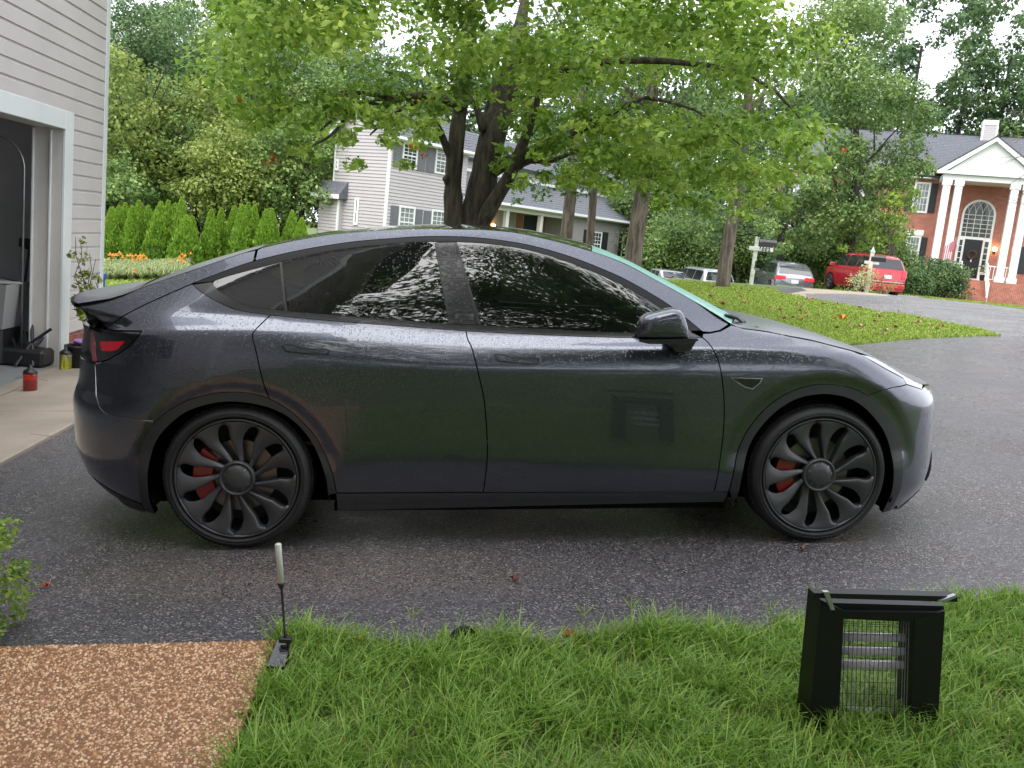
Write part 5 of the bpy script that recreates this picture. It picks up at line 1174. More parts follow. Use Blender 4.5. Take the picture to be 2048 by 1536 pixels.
def leafcloud(cl, dens, size, seed=0, up=.55, shell=.55, gap=.0, droop=0, aspect=.62, shade=None):
    """cl: rows (cx,cy,cz,rx,ry,rz,tone). returns V,F,rnd of folded rhombic leaves spread through the clusters"""
    g = np.random.default_rng(seed); Vs = []; Rs = []
    for c in cl:
        cx_, cy_, cz_, rx, ry, rz, tone = c
        n = int(dens * (rx * ry + rx * rz + ry * rz) / 3 * 4)
        if n < 4: continue
        d = g.normal(size=(n, 3)); d /= np.linalg.norm(d, axis=1)[:, None]
        r_ = shell + (1 - shell) * g.random(n)**.7; r_ *= 1 + .22 * np.sin(d[:, 0] * 5 + cx_ * 3) * np.cos(d[:, 1] * 4 + cz_ * 5)
        r_ += g.normal(size=n) * .07
        P = np.array([cx_, cy_, cz_]) + d * r_[:, None] * [rx, ry, rz]
        nrm = d * .6 + g.normal(size=(n, 3)) * .55 + [0, 0, up]; nrm /= np.linalg.norm(nrm, axis=1)[:, None]
        t = g.normal(size=(n, 3)); t[:, 2] -= droop; t -= nrm * (t * nrm).sum(1)[:, None]; t /= np.linalg.norm(t, axis=1)[:, None]; b_ = np.cross(nrm, t)
        s = size * g.uniform(.6, 1.35, n)[:, None]
        q = np.stack([P - t * s * .5, P + b_ * s * aspect * .5 - nrm * s * .10, P + t * s * .55, P - b_ * s * aspect * .5 - nrm * s * .10], 1)
        Vs.append(q.reshape(-1, 3)); Rs.append(np.repeat(np.clip(tone + g.normal(size=n) * .2, 0, 1), 4))
    V = np.concatenate(Vs); F = np.arange(len(V)).reshape(-1, 4)
    F = np.concatenate([F[:, [0, 1, 2]], F[:, [0, 2, 3]]])
    return V, F, np.concatenate(Rs)
def crown(name, cl, m, parent, dens, size, seed, **k):
    V, F, r_ = leafcloud(cl, dens, size, seed, **k)
    return obj(name, fast_mesh(name, V, F, MATS[m], attr=r_), parent)
def limb(B_, a, b, r0, r1, seed, n=7, wob=.06, mi=0):
    g = random.Random(seed); a = Vector(a); b = Vector(b); L_ = (b - a).length; P = []; R_ = []
    for i in range(n + 1):
        t = i / n; P.append(a.lerp(b, t) + Vector((g.uniform(-1, 1), g.uniform(-1, 1), g.uniform(-.5, .5))) * wob * L_ * math.sin(math.pi * t) * .6); R_.append(r0 + (r1 - r0) * t**.8)
    B_.tube(P, R_, 9, mi); return P
def tree(name, label, base, hgt, R_, zc, nsub=30, dens=60, size=.2, m='leaf_mid', trunk=.18, bark='bark_brown', seed=1, lean=(0, 0), rz=None, cat='tree', sub=.34, group=None, up=.55, z0=-.4, tone=.5, limbs=5):
    g = random.Random(seed); e = empty(name, base, label=label, cat=cat, group=group); rz = rz or R_ * 1.1
    B_ = MB(); top = Vector((lean[0], lean[1], zc)); P = limb(B_, (0, 0, z0), top, trunk, trunk * .45, seed, wob=.04)
    B_.lathe([(trunk * 1.7, z0), (trunk * 1.25, .15), (trunk * .98, .5)], 10)
    for k in range(limbs):
        a = g.uniform(0, 6.28); s_ = P[g.randint(3, 6)]; e2 = top + Vector((math.cos(a) * R_ * .8, math.sin(a) * R_ * .8, g.uniform(-.2, .9) * rz)); limb(B_, s_, e2, trunk * .42, .02, seed + k)
    B_.build('trunk', MATS[bark], e, smooth=True)
    cl = []
    for k in range(nsub):
        u = g.uniform(-1, 1); a = g.uniform(0, 6.28); q = math.sqrt(1 - u * u); f_ = g.uniform(.35, .95); s_ = R_ * sub * g.uniform(.6, 1.3)
        cl.append((lean[0] + q * math.cos(a) * R_ * f_, lean[1] + q * math.sin(a) * R_ * f_, zc + u * rz * f_, s_, s_, s_ * g.uniform(.55, .85), tone + g.uniform(-.25, .25)))
    crown('crown', cl, m, e, dens, size, seed, up=up)
    return e
def near_base(px, Y, dz=0):
    """ground point below image column px (taken at the horizon) at depth Y"""
    p = at(px, 458 + .1 * (px - 870) + 40, Y); return on(p.x, p.y, dz)
# --- the big maple on the island lawn
mb = on(at(940, 520, 15).x, 15.0)
mp_ = empty('maple_tree', mb, label='large multi-stemmed maple whose limbs spread above the dark grey car', cat='tree')
B_ = MB()
def M(px, py, Y): return at(px, py, Y) - mb
def stem(pts, r_, n=12, Bq=None):
    P = [M(*p) for p in pts]; rr = np.interp(np.linspace(0, 1, len(P)), np.linspace(0, 1, len(r_)), r_); S = []; RR = []
    for i in range(len(P) - 1):
        p0, p1, p2, p3 = P[max(i - 1, 0)], P[i], P[i + 1], P[min(i + 2, len(P) - 1)]
        for k in range(3):
            t = k / 3; S.append(.5 * (2 * p1 + (p2 - p0) * t + (2 * p0 - 5 * p1 + 4 * p2 - p3) * t * t + (3 * p1 - p0 - 3 * p2 + p3) * t**3)); RR.append((rr[i] * (1 - t) + rr[i + 1] * t) * random.uniform(.95, 1.06))
    S.append(P[-1]); RR.append(rr[-1]); (Bq or B_).tube(S, RR, n)
stem([(925, 640, 15), (915, 520, 15), (908, 440, 15), (906, 370, 15), (912, 290, 15), (922, 200, 15.1), (935, 100, 15.4), (945, 0, 15.8)], [.24, .175, .16, .135, .13, .12, .10, .06])
stem([(909, 330, 15), (895, 300, 14.9), (880, 262, 14.6), (862, 225, 14.3)], [.07, .06, .05, .04])
stem([(912, 395, 15), (897, 365, 14.95), (890, 355, 14.9)], [.09, .07, .05])
stem([(945, 640, 15.1), (948, 500, 15.1), (950, 440, 15.1), (965, 370, 15.1), (978, 300, 15.1), (995, 240, 15.2), (1012, 180, 15.3), (1035, 80, 15.6), (1050, 0, 15.9)], [.34, .27, .26, .23, .21, .20, .18, .13, .07], 14)
stem([(955, 460, 14.95), (990, 400, 14.8), (1020, 350, 14.6), (1045, 290, 14.4), (1070, 220, 14.2), (1085, 150, 14)], [.14, .12, .10, .08, .05, .03])
stem([(985, 340, 15), (1030, 318, 14.8), (1100, 288, 14.6), (1150, 265, 14.4), (1210, 232, 14.2), (1290, 195, 14)], [.12, .095, .085, .07, .055, .02])
stem([(1030, 340, 14.7), (1060, 322, 14.5), (1100, 322, 14.4), (1160, 300, 14.2)], [.05, .045, .04, .015])
stem([(966, 262, 15.0), (955, 220, 15), (940, 195, 15.1), (930, 150, 15.2)], [.07, .05, .04, .03])
stem([(985, 290, 15.1), (972, 250, 15.3), (980, 205, 15.6), (995, 140, 16)], [.10, .07, .06, .04])
stem([(925, 215, 15), (860, 190, 14.6), (790, 200, 14.2), (700, 215, 13.8), (640, 262, 13.6)], [.08, .06, .045, .03, .012])
stem([(860, 190, 14.6), (790, 225, 14.6), (740, 270, 14.6)], [.04, .03, .012])
stem([(700, 215, 13.8), (670, 265, 13.6), (612, 298, 13.5)], [.03, .022, .01]); stem([(790, 198, 14.2), (690, 185, 13.8), (560, 220, 13.2)], [.04, .03, .01])
stem([(1290, 195, 14), (1390, 220, 14), (1480, 290, 14)], [.03, .02, .008]); stem([(1085, 150, 14), (1250, 120, 13.6), (1500, 150, 13.5), (1620, 260, 13.6)], [.07, .05, .03, .01])
B_.build('trunk', MATS['bark_dark'], mp_, smooth=True)
spec = [(470,205,48),(520,235,45),(560,215,50),(615,235,48),(660,215,52),(605,290,30),(690,270,32),(712,330,22),(640,320,16),(700,200,60),(770,205,55),(775,280,28),(790,245,38),(835,235,46),(832,290,26),(870,215,50),(858,262,34),(812,325,20),(740,232,34),
        (900,190,50),(960,195,34),(1040,215,50),(1025,255,36),(1085,240,50),(1120,285,40),(1150,235,60),(1180,300,45),(1215,250,60),(1230,320,40),(1262,285,55),(1310,240,70),(1300,330,50),(1352,300,60),(1345,360,38),(1400,260,70),(1400,345,55),(1440,300,60),(1450,385,42),(1475,345,50),(1490,430,30),(1500,270,65),(1530,330,52),(1560,260,65),(1575,340,50),(1560,400,32),(1600,300,55),(1625,245,55),(1640,320,36),(1520,390,36),
        (1000,330,26),(1040,360,30),(1090,300,46),(1130,370,30),(1180,350,40),(1225,370,32),(1260,340,40),(1320,400,34),(1370,400,34),(1200,300,55),(1290,310,50),(1062,315,28),(1010,300,22),(1085,350,26),(1140,345,30),(1420,420,26),(1290,375,26)]
g_ = random.Random(4); cl = []
for (px, py, r_) in spec:
    for q in range(5):
        Y = g_.uniform(12.2, 17.0); p = M(px + g_.uniform(-.4, .4) * r_, py + g_.uniform(-.4, .4) * r_, Y); s_ = r_ / ppm(Y) * g_.uniform(.6, .95); cl.append((p.x, p.y, p.z, s_, s_, s_ * .55, .5 + g_.uniform(-.3, .3)))
for k in range(260):
    px = g_.uniform(430, 1660); py = g_.uniform(-320, 165); Y = g_.uniform(11.5, 20); p = M(px, py, Y); s_ = g_.uniform(.4, .75); cl.append((p.x, p.y, p.z, s_, s_, s_ * .6, .5 + g_.uniform(-.3, .3)))
crown('crown', cl, 'leaf_maple', mp_, 190, .112, 11, up=.8, shell=.35)
rl_ = []
for (px, py) in ((862,196),(840,205),(836,300),(848,310),(824,292),(546,322),(533,325),(545,312),(1505,345),(1690,300),(690,190),(480,200)):
    p = M(px, py, 13.0); rl_.append((p.x, p.y, p.z, .05, .05, .04, .5))
crown('red_leaves', rl_, 'leaf_red', mp_, 900, .055, 5)
# --- slim trees on the lawn in front of the sided house
def trunk_tree(name, label, pts, rad, cl_px, m, Y, seed, bark='bark_brown', dens=130, size=.13):
    b0 = at(pts[0][0], pts[0][1], Y); b0 = on(b0.x, b0.y); e = empty(name, b0, label=label, cat='tree'); Bq = MB(); P = [at(px, py, Y) - b0 for px, py in pts]; P.insert(0, Vector((P[0].x * .9, 0, -.3)))
    rr = list(np.interp(np.linspace(0, 1, len(P)), np.linspace(0, 1, len(rad)), rad)); Bq.tube(P, rr, 12)
    g = random.Random(seed)
    for k in range(6):
        s_ = P[-1 - (k % 2)]; a = g.uniform(0, 6.28); limb(Bq, s_ - Vector((0, 0, g.uniform(0, 1.2))), s_ + Vector((math.cos(a) * 2, math.sin(a) * 1.5, g.uniform(.2, 2.2))), rad[-1] * .6, .015, seed + k)
    Bq.build('trunk', MATS[bark], e, smooth=True); cl = []
    for (px, py, r_) in cl_px:
        for q in range(2):
            p = at(px + g.uniform(-.4, .4) * r_, py + g.uniform(-.4, .4) * r_, Y + g.uniform(-1.6, 1.6)) - b0; s_ = r_ / ppm(Y) * g.uniform(.6, 1); cl.append((p.x, p.y, p.z, s_, s_, s_ * .7, .45 + g.uniform(-.3, .3)))
    crown('crown', cl, m, e, dens, size, seed, up=.5); return e
trunk_tree('lawn_tree', 'tree with mottled pale trunk left of the bird-feeder pair, before the porch', [(1128, 560), (1133, 470), (1142, 380), (1152, 290), (1160, 200), (1165, 100)], [.20, .165, .15, .12, .08], [(1100,300,40),(1150,330,40),(1190,300,45),(1120,350,28),(1175,365,26),(1130,240,60),(1200,230,60),(1085,380,28),(1050,360,34),(1020,330,28),(1140,150,80),(1100,80,90),(1200,60,90),(1040,400,20),(1150,398,14)], 'leaf_dark', 24, 21)
trunk_tree('lawn_tree', 'slimmest middle trunk of the three rising before the porch roof', [(1170, 565), (1180, 480), (1186, 400), (1192, 310), (1198, 200), (1200, 100)], [.15, .12, .11, .09, .06], [(1180,340,34),(1215,350,36),(1230,310,45),(1190,260,50),(1160,375,20),(1210,385,18),(1240,200,70),(1180,120,80)], 'leaf_dark', 26, 22)
trunk_tree('lawn_tree', 'leaning brown trunk with a low side branch, right of the three before the house', [(1262, 575), (1268, 500), (1280, 420), (1288, 360), (1296, 290), (1304, 200), (1310, 90)], [.26, .22, .20, .17, .12], [(1260,330,40),(1330,330,45),(1350,380,34),(1300,290,50),(1370,320,50),(1240,380,22),(1320,410,22),(1365,420,26),(1250,250,60),(1340,230,70),(1300,130,90),(1400,120,90),(1345,450,14),(1330,478,10)], 'leaf_mid', 23, 23)
trunk_tree('roadside_tree', 'tall straight brown trunk beside the white mailbox post numbered 6002', [(1446, 566), (1454, 500), (1464, 440), (1474, 370), (1486, 290), (1496, 200), (1502, 100)], [.22, .19, .17, .15, .10], [(1400,410,40),(1440,440,34),(1500,400,45),(1470,380,50),(1540,420,36),(1420,350,60),(1500,330,70),(1560,370,50),(1400,470,26),(1370,440,30),(1520,250,90),(1440,220,90),(1480,120,100),(1600,160,90),(1530,458,26)], 'leaf_mid', 25.5, 24)
# --- the big leafy tree right of centre and its neighbours
def bigtree(name, label, px, Y, cl_px, m, seed, trunk=.3, top=250, dens=150, size=.17, jit=2.4, bark='bark_wet', tone=.5):
    b0 = near_base(px, Y); e = empty(name, b0, label=label, cat='tree'); Bq = MB(); g = random.Random(seed); t_ = at(px + 12, top, Y) - b0
    P = limb(Bq, (0, 0, -.4), t_, trunk, trunk * .4, seed, wob=.03)
    for (cx_, cy_, r_) in cl_px[:9]: limb(Bq, P[g.randint(2, 5)], at(cx_, cy_, Y) - b0, trunk * .35, .02, seed + cx_ % 7)
    Bq.build('trunk', MATS[bark], e, smooth=True); cl = []
    for (cx_, cy_, r_) in cl_px:
        for q in range(3):
            p = at(cx_ + g.uniform(-.5, .5) * r_, cy_ + g.uniform(-.5, .5) * r_, Y + g.uniform(-jit, jit)) - b0; s_ = r_ / ppm(Y) * g.uniform(.45, .8); cl.append((p.x, p.y, p.z, s_, s_, s_ * .75, tone + g.uniform(-.3, .3)))
    crown('crown', cl, m, e, dens, size, seed, up=.45); return e
bigtree('oak_tree', 'broad dark-trunked tree with dense green crown behind the grey car and red truck', 1700, 45, [(1640,240,60),(1700,220,60),(1760,220,60),(1800,250,50),(1830,290,36),(1660,310,60),(1720,300,60),(1780,310,55),(1815,345,34),(1620,380,50),(1680,380,55),(1740,370,55),(1790,390,40),(1570,430,36),(1620,450,40),(1680,440,45),(1740,440,45),(1785,450,34),(1530,440,34),(1640,160,70),(1720,140,80),(1800,170,60),(1850,215,34),(1760,60,90),(1650,50,90),(1760,480,26),(1700,480,26),(1590,470,34),(1630,500,26),(1570,500,24),(1660,490,28),(1850,260,34),(1840,330,30),(1700,410,50),(1650,410,50),(1800,350,44),(1760,350,50)], 'leaf_mid', 31, .34)
bigtree('yellow_green_tree', 'lighter yellow-green tree just left of the brick house', 1770, 44, [(1790,400,30),(1800,440,30),(1770,430,34),(1740,470,34),(1785,480,28),(1820,420,18),(1825,380,20),(1720,500,26),(1690,490,26),(1810,470,20),(1760,510,18)], 'leaf_maple', 32, .16, top=430, dens=110, size=.15, jit=1.2, bark='bark_brown')
bigtree('cedar_tree', 'dark-trunked cedar in the shade behind the mailbox', 1560, 50, [(1480,450,34),(1520,440,36),(1580,450,34),(1630,470,30),(1450,470,30),(1520,400,50),(1600,400,50),(1400,400,60),(1350,420,50)], 'leaf_dark', 33, .38, top=300, dens=60, size=.2, tone=.25)
bigtree('cedar_tree', 'second dark trunk right of the cedar behind the silver car', 1598, 52, [(1640,500,22),(1600,440,34),(1560,420,34)], 'leaf_dark', 34, .36, top=300, dens=60, size=.2, tone=.2)
# shrubs and undergrowth
def shrub(name, label, px, py, Y, w_, h_, m, seed, dens=110, size=.10, cat='shrub', n=16, tone=.5, group=None):
    b0 = at(px, py, Y); b0 = on(b0.x, b0.y); e = empty(name, b0, label=label, cat=cat, group=group); g = random.Random(seed); cl = []; Bq = MB()
    for k in range(n):
        x = g.uniform(-1, 1) * w_ * .5; y = g.uniform(-.5, .5) * w_ * .5; z = g.uniform(.15, .85) * h_ * (1 - .35 * (x / w_ * 2)**2); s_ = g.uniform(.16, .28) * min(w_, h_) * 1.2
        cl.append((x, y, z, s_, s_, s_ * .8, tone + g.uniform(-.25, .25)))
        if k % 3 == 0: limb(Bq, (x * .3, y * .3, -.1), (x, y, z), .03, .008, seed + k, n=4)
    Bq.build('stems', MATS['bark_brown'], e, smooth=True); crown('foliage', cl, m, e, dens, size, seed); return e
shrub('evergreen_shrub', 'rounded dark green evergreen shrub below the brick porch', 1862, 592, 55, 3.6, 2.5, 'leaf_dark', 41, size=.14, n=60, dens=170)
shrub('evergreen_shrub', 'smaller dark shrub against the rear of the red truck', 1828, 590, 53, 1.8, 1.9, 'leaf_dark', 42, size=.14, dens=170, n=26)
for k, (px, py, Y, w_, h_, m, lb) in enumerate(((1305,560,60,5,7.5,'leaf_mid','tall bush closing the gap right behind the grey wing'), (1350,575,54,4,4.2,'leaf_mid','leafy undergrowth right of the grey wing, behind the parked sedan'), (1400,575,56,4.5,5.0,'leaf_mid','tall bush behind the silver minivan'), (1450,580,57,4.5,4.6,'leaf_dark','dark bush behind the roadside trunk'), (1500,580,62,4.5,4.0,'leaf_dark','rusty-tinged bush just left of the white mailbox post'), (1550,585,66,4.5,3.0,'leaf_dark','low shaded bush behind the grey crossover'), (1640,585,50,3.6,4.6,'leaf_mid','arching many-stemmed bush between the grey car and the red truck'), (1690,585,54,4.2,4.5,'leaf_mid','green bush behind the roof of the red truck'), (1745,585,56,4.0,4.3,'leaf_mid','bush left of the brick house corner'))):
    shrub('wild_bush', lb, px, py, Y, w_, h_, m, 50 + k, dens=80, size=.19, n=40, cat='bush')  # dark leaf colour on the understory bushes stands in for the canopy's shade
# potted plants near the door
pp = at(1966, 556, 57.2); pe = empty('potted_plant', R.root.matrix_world @ Vector((R.A(1966, 555, yP + .6)[0], yP + .6, zPF)), label='potted green plant right of the black front door', cat='plant')
q = MB(); q.lathe([(0, 0), (.18, 0), (.24, .4), (.2, .4), (0, .36)], 14); q.build('pot', MATS['dark_metal'], pe); crown('foliage', [(0, 0, .75, .42, .42, .42, .5)], 'leaf_mid', pe, 220, .1, 3)
# --- arborvitae row, left
tops = [(226,418),(241,415),(254,409),(268,416),(281,404),(300,414),(325,407),(340,404),(353,410),(367,398),(377,434),(388,436),(426,422),(446,420),(472,415),(488,413),(500,408),(512,414),(536,422),(547,421),(588,425),(607,439)]
names_ = ['first from the garage', 'second from the garage', 'third from the garage', 'fourth, low-shouldered', 'fifth, tall and sharp-pointed', 'sixth, slim', 'seventh, broad', 'eighth, close to a twin tip', 'ninth, half hidden', 'tenth and tallest', 'eleventh, short and wide, standing forward', 'twelfth, yellow-tipped', 'thirteenth, just past the gap', 'fourteenth', 'fifteenth', 'sixteenth', 'seventeenth, right of the gap', 'eighteenth', 'nineteenth, blunt', 'twentieth', 'twenty-first, above the hatch curve', 'last and shortest, nearest the sided house']
for k, (px, py) in enumerate(tops):
    Y = 31.5 + (k % 3) * .8 + (-1.6 if k in (10, 11) else 0); tp = at(px, py, Y); b0 = on(tp.x - .05, tp.y); H = tp.z - b0.z; g = np.random.default_rng(100 + k)
    e = empty('arborvitae', b0, (0, 0, k * .7), label='conical bright green arborvitae in the left hedge row, ' + names_[k], cat='conifer', group='arborvitae hedge row'); Rb = g.uniform(.36, .45) if k not in (10, 6) else .58
    Bq = MB(); Bq.tube([(0, 0, -.2), (0, 0, H * .8)], [.05, .02], 6); Bq.build('trunk', MATS['bark_brown'], e)
    n = 4300; t = g.random(n)**.75; a = g.uniform(0, 6.283, n); prof = Rb * np.interp(t, [0, .12, .35, .7, .92, 1], [.85, 1, .86, .45, .17, .02]); lump = 1 + .13 * np.sin(a * 4 + t * 13 + k) * np.cos(t * 21 - a * 2)
    rr = prof * lump * (g.uniform(.72, 1.05, n)); P = np.stack([rr * np.cos(a), rr * np.sin(a), t * H], 1)
    out_ = np.stack([np.cos(a), np.sin(a), np.zeros(n)], 1); upv = np.array([0, 0, 1.]) + out_ * .45 + g.normal(size=(n, 3)) * .22; upv /= np.linalg.norm(upv, axis=1)[:, None]
    tw = a + g.normal(size=n) * .9; sdv = np.stack([-np.sin(tw), np.cos(tw), np.zeros(n)], 1); s_ = g.uniform(.05, .10, n)[:, None]
    q = np.stack([P - upv * s_ * .6, P + sdv * s_ * .42, P + upv * s_, P - sdv * s_ * .42], 1).reshape(-1, 3); F = np.arange(len(q)).reshape(-1, 4)
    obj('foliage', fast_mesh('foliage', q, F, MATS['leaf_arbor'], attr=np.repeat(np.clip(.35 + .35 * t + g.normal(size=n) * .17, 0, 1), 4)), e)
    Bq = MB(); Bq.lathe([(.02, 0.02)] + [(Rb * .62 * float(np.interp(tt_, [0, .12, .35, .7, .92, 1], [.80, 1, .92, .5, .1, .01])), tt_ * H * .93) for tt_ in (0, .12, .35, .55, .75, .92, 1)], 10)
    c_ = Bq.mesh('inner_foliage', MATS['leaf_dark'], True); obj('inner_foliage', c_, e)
# liriope border and orange coneflowers in front of the hedge
g = np.random.default_rng(9); tufts = []
for k in range(430):
    px = g.uniform(196, 372); py = g.uniform(537, 561) - .02 * max(0, px - 330) * 5; p = gh(px, py); tufts.append(p)
def tuft_mesh(pts, nb, h_, spread, w0, seed, tone=.5):
    g = np.random.default_rng(seed); V = []; rn = []
    for p in pts:
        a = g.uniform(0, 6.28, nb); hh = h_ * g.uniform(.6, 1.2, nb); L_ = spread * g.uniform(.3, 1.2, nb); d = np.stack([np.cos(a), np.sin(a), 0 * a], 1); sd_ = np.stack([-np.sin(a), np.cos(a), 0 * a], 1) * w0
        b0 = np.array(p)[None] + d * .02 * g.random(nb)[:, None]; mid = b0 + d * (L_ * .45)[:, None] + np.array([0, 0, 1.]) * hh[:, None]; tip = b0 + d * L_[:, None] + np.array([0, 0, 1.]) * (hh * .62)[:, None]
        V.append(np.stack([b0 - sd_, b0 + sd_, mid + sd_, mid - sd_, mid - sd_, mid + sd_, tip + sd_ * .2, tip - sd_ * .2], 1).reshape(-1, 3)); rn.append(np.repeat(np.clip(tone + g.normal(size=nb) * .25, 0, 1), 8))
    V = np.concatenate(V); return V, np.arange(len(V)).reshape(-1, 4), np.concatenate(rn)
V, F, r_ = tuft_mesh(tufts, 26, .27, .30, .010, 2); obj('border_grass', fast_mesh('border_grass', V, F, MATS['leaf_pale'], attr=r_), kind='stuff')
fl_g = 0
for (px, py, n, lb) in ((238, 531, 7, 'leftmost clump of orange coneflowers by the garage corner'), (246, 526, 6, 'orange coneflower clump second from the garage'), (265, 530, 8, 'orange coneflower clump in the middle of the border'), (284, 532, 8, 'orange coneflower clump right of the border middle'), (350, 537, 5, 'small orange flower clump at the right end of the border'), (378, 526, 5, 'yellow-orange flower clump tucked before the wide arborvitae'), (248, 572, 1, 'single orange bloom on a thin stem in the lawn by the garage')):
    b0 = gh(px, py + 12); e = empty('coneflowers', b0, label=lb, cat='flowers', group='orange flowers in the border'); g2 = random.Random(px); Bs = MB(); Bf = MB()
    for k in range(n):
        x, y, z = g2.uniform(-.25, .25), g2.uniform(-.2, .2), g2.uniform(.28, .48); Bs.tube([(x * .5, y * .5, 0), (x, y, z)], .006, 4)
        for j in range(7): a = j * .9; Bf.add([(x, y, z + .015), (x + .07 * math.cos(a), y + .07 * math.sin(a), z - .015), (x + .07 * math.cos(a + .7), y + .07 * math.sin(a + .7), z - .015)], [(0, 1, 2)])
        Bf.lathe([(0, .05), (.022, .04), (.028, .01), (0, 0)], 6, T=Matrix.Translation((x, y, z)))
    Bs.build('stems', MATS['bark_brown'], e); me = Bf.mesh('flower_heads', MATS['leaf_orange']); at2 = me.attributes.new('rnd', 'FLOAT', 'POINT'); at2.data.foreach_set('value', np.random.default_rng(px).random(len(me.vertices)).astype(np.float32)); obj('flower_heads', me, e, kind='stuff')
# --- woodland on the left and behind
wl = [(232,44,9.5,2.6,5.2,'leaf_yellowish','yellow-tinged tree rising beside the garage corner board'), (262,50,13,3.6,7,'leaf_dark','dark oak with sky gaps near its top, left woodland edge'), (310,46,8.5,2.9,5.0,'leaf_mid','mid-green tree behind the tallest arborvitae'), (350,56,14,3.8,8.5,'leaf_mid','tall trunked tree at the back of the left woodland'),
      (395,48,9,3.2,5.2,'leaf_yellowish','pale yellow-green tree above the gap in the hedge'), (440,44,6.0,2.7,3.6,'leaf_yellowish','low feathery yellow-green tree behind the hedge'), (470,54,13,3.8,7.6,'leaf_mid','tree behind the feathery one, mid-green'), (520,46,6.6,2.9,4.0,'leaf_yellowish','feathery olive tree above the right half of the hedge'), (560,52,12,3.6,7.2,'leaf_dark','blue-green tree with a dark trunk left of the sided house'),
      (600,45,7.4,2.7,4.4,'leaf_mid','green sapling clump close to the house bay'), (640,50,11,3.2,6.5,'leaf_mid','tree touching the left wall of the sided house'), (225,40,4.2,1.6,2.4,'leaf_mid','small tree low behind the garage corner'), (300,60,15,4.2,10,'leaf_dark','dark tall tree at the far left back'), (420,62,15,4.4,10,'leaf_mid','tall tree at the back centre of the left wood'), (530,62,16,4.6,10.5,'leaf_mid','tall broad tree at the back right of the left wood'), (650,64,16,4.6,10,'leaf_dark','tall dark tree behind the sided house gable')]
for k, (px, Y, H, R_, zc, m, lb) in enumerate(wl):
    b0 = near_base(px, Y); tree('woodland_tree', lb, b0, H, R_, zc, nsub=72, dens=66, size=.18, m=m, trunk=.16, seed=200 + k, rz=max(2.0, H - zc), sub=.30, bark='bark_wet', tone=.5)
# small autumn-red bush at the garage corner
shrub('red_bush', 'small dark red shrub beside the garage corner board', 213, 520, 36, 1.0, 2.4, 'leaf_red', 77, dens=30, size=.12, n=7)
bk = [(-300,80,17),(-60,82,18),(160,80,17),(330,78,18),(500,80,19),(690,76,17),(860,80,18),(1020,76,17),(1180,80,18),(1330,74,17),(1480,72,16),(1640,78,22),(1760,80,25),(1860,84,26),(1940,84,27),(2020,84,26),(2110,84,27),(2200,84,26),(2320,84,26),(2460,82,25)]
cl = []; g3 = random.Random(8); tk = MB()
for (px, Y, H) in bk:
    b0 = near_base(px, Y)
    tk.tube([(b0.x, b0.y, b0.z - .5), (b0.x + g3.uniform(-.5, .5), b0.y, b0.z + H * .8)], [.32, .12], 7)
    for k in range(70):
        a = g3.uniform(0, 6.28); rr = 5.2 * math.sqrt(g3.random()); z = g3.uniform(.3, H); s_ = g3.uniform(1.0, 1.9) * (1 if z < H * .8 else .7)
        cl.append((b0.x + rr * math.cos(a), b0.y + rr * .6 * math.sin(a), b0.z + z, s_, s_, s_ * .75, .4 + g3.uniform(-.3, .35)))
V, F, r_ = leafcloud(cl, 30, .38, 5, up=.35); wd = obj('woodland', fast_mesh('woodland', V, F, MATS['leaf_dark'], attr=r_), kind='stuff'); obj('woodland_trunks', tk.mesh('woodland_trunks', MATS['bark_wet']), kind='stuff')
# bare-branched tree before the brick house
bt = near_base(2075, 50); e = empty('bare_tree', bt, label='leafless grey-branched tree reaching in from the right edge', cat='tree'); Bq = MB(); g4 = random.Random(3)
limb(Bq, (0, 0, -.3), at(2080, 330, 50) - bt, .14, .08, 1)
def twig(p, d, L_, r_, depth):
    q = p + d * L_; limb(Bq, p, q, r_, r_ * .5, g4.randint(0, 999), n=4, wob=.08)
    if depth:
        for _ in range(3):
            nd = (d + Vector((g4.uniform(-.5, .5), g4.uniform(-.5, .5), g4.uniform(-.45, .45)))).normalized(); twig(p.lerp(q, g4.uniform(.4, 1)), nd, L_ * .62, r_ * .5, depth - 1)
for (px, py, ex, ey) in ((2085,330,2000,375),(2085,300,1985,330),(2085,260,1990,290),(2085,380,1990,400),(2085,240,2010,215),(2080,420,1985,385)):
    a = at(px, py, 50) - bt; b = at(ex, ey, 50) - bt; twig(a, (b - a).normalized(), (b - a).length * .55, .022, 3)
Bq.build('branches', MATS['bark_brown'], e)
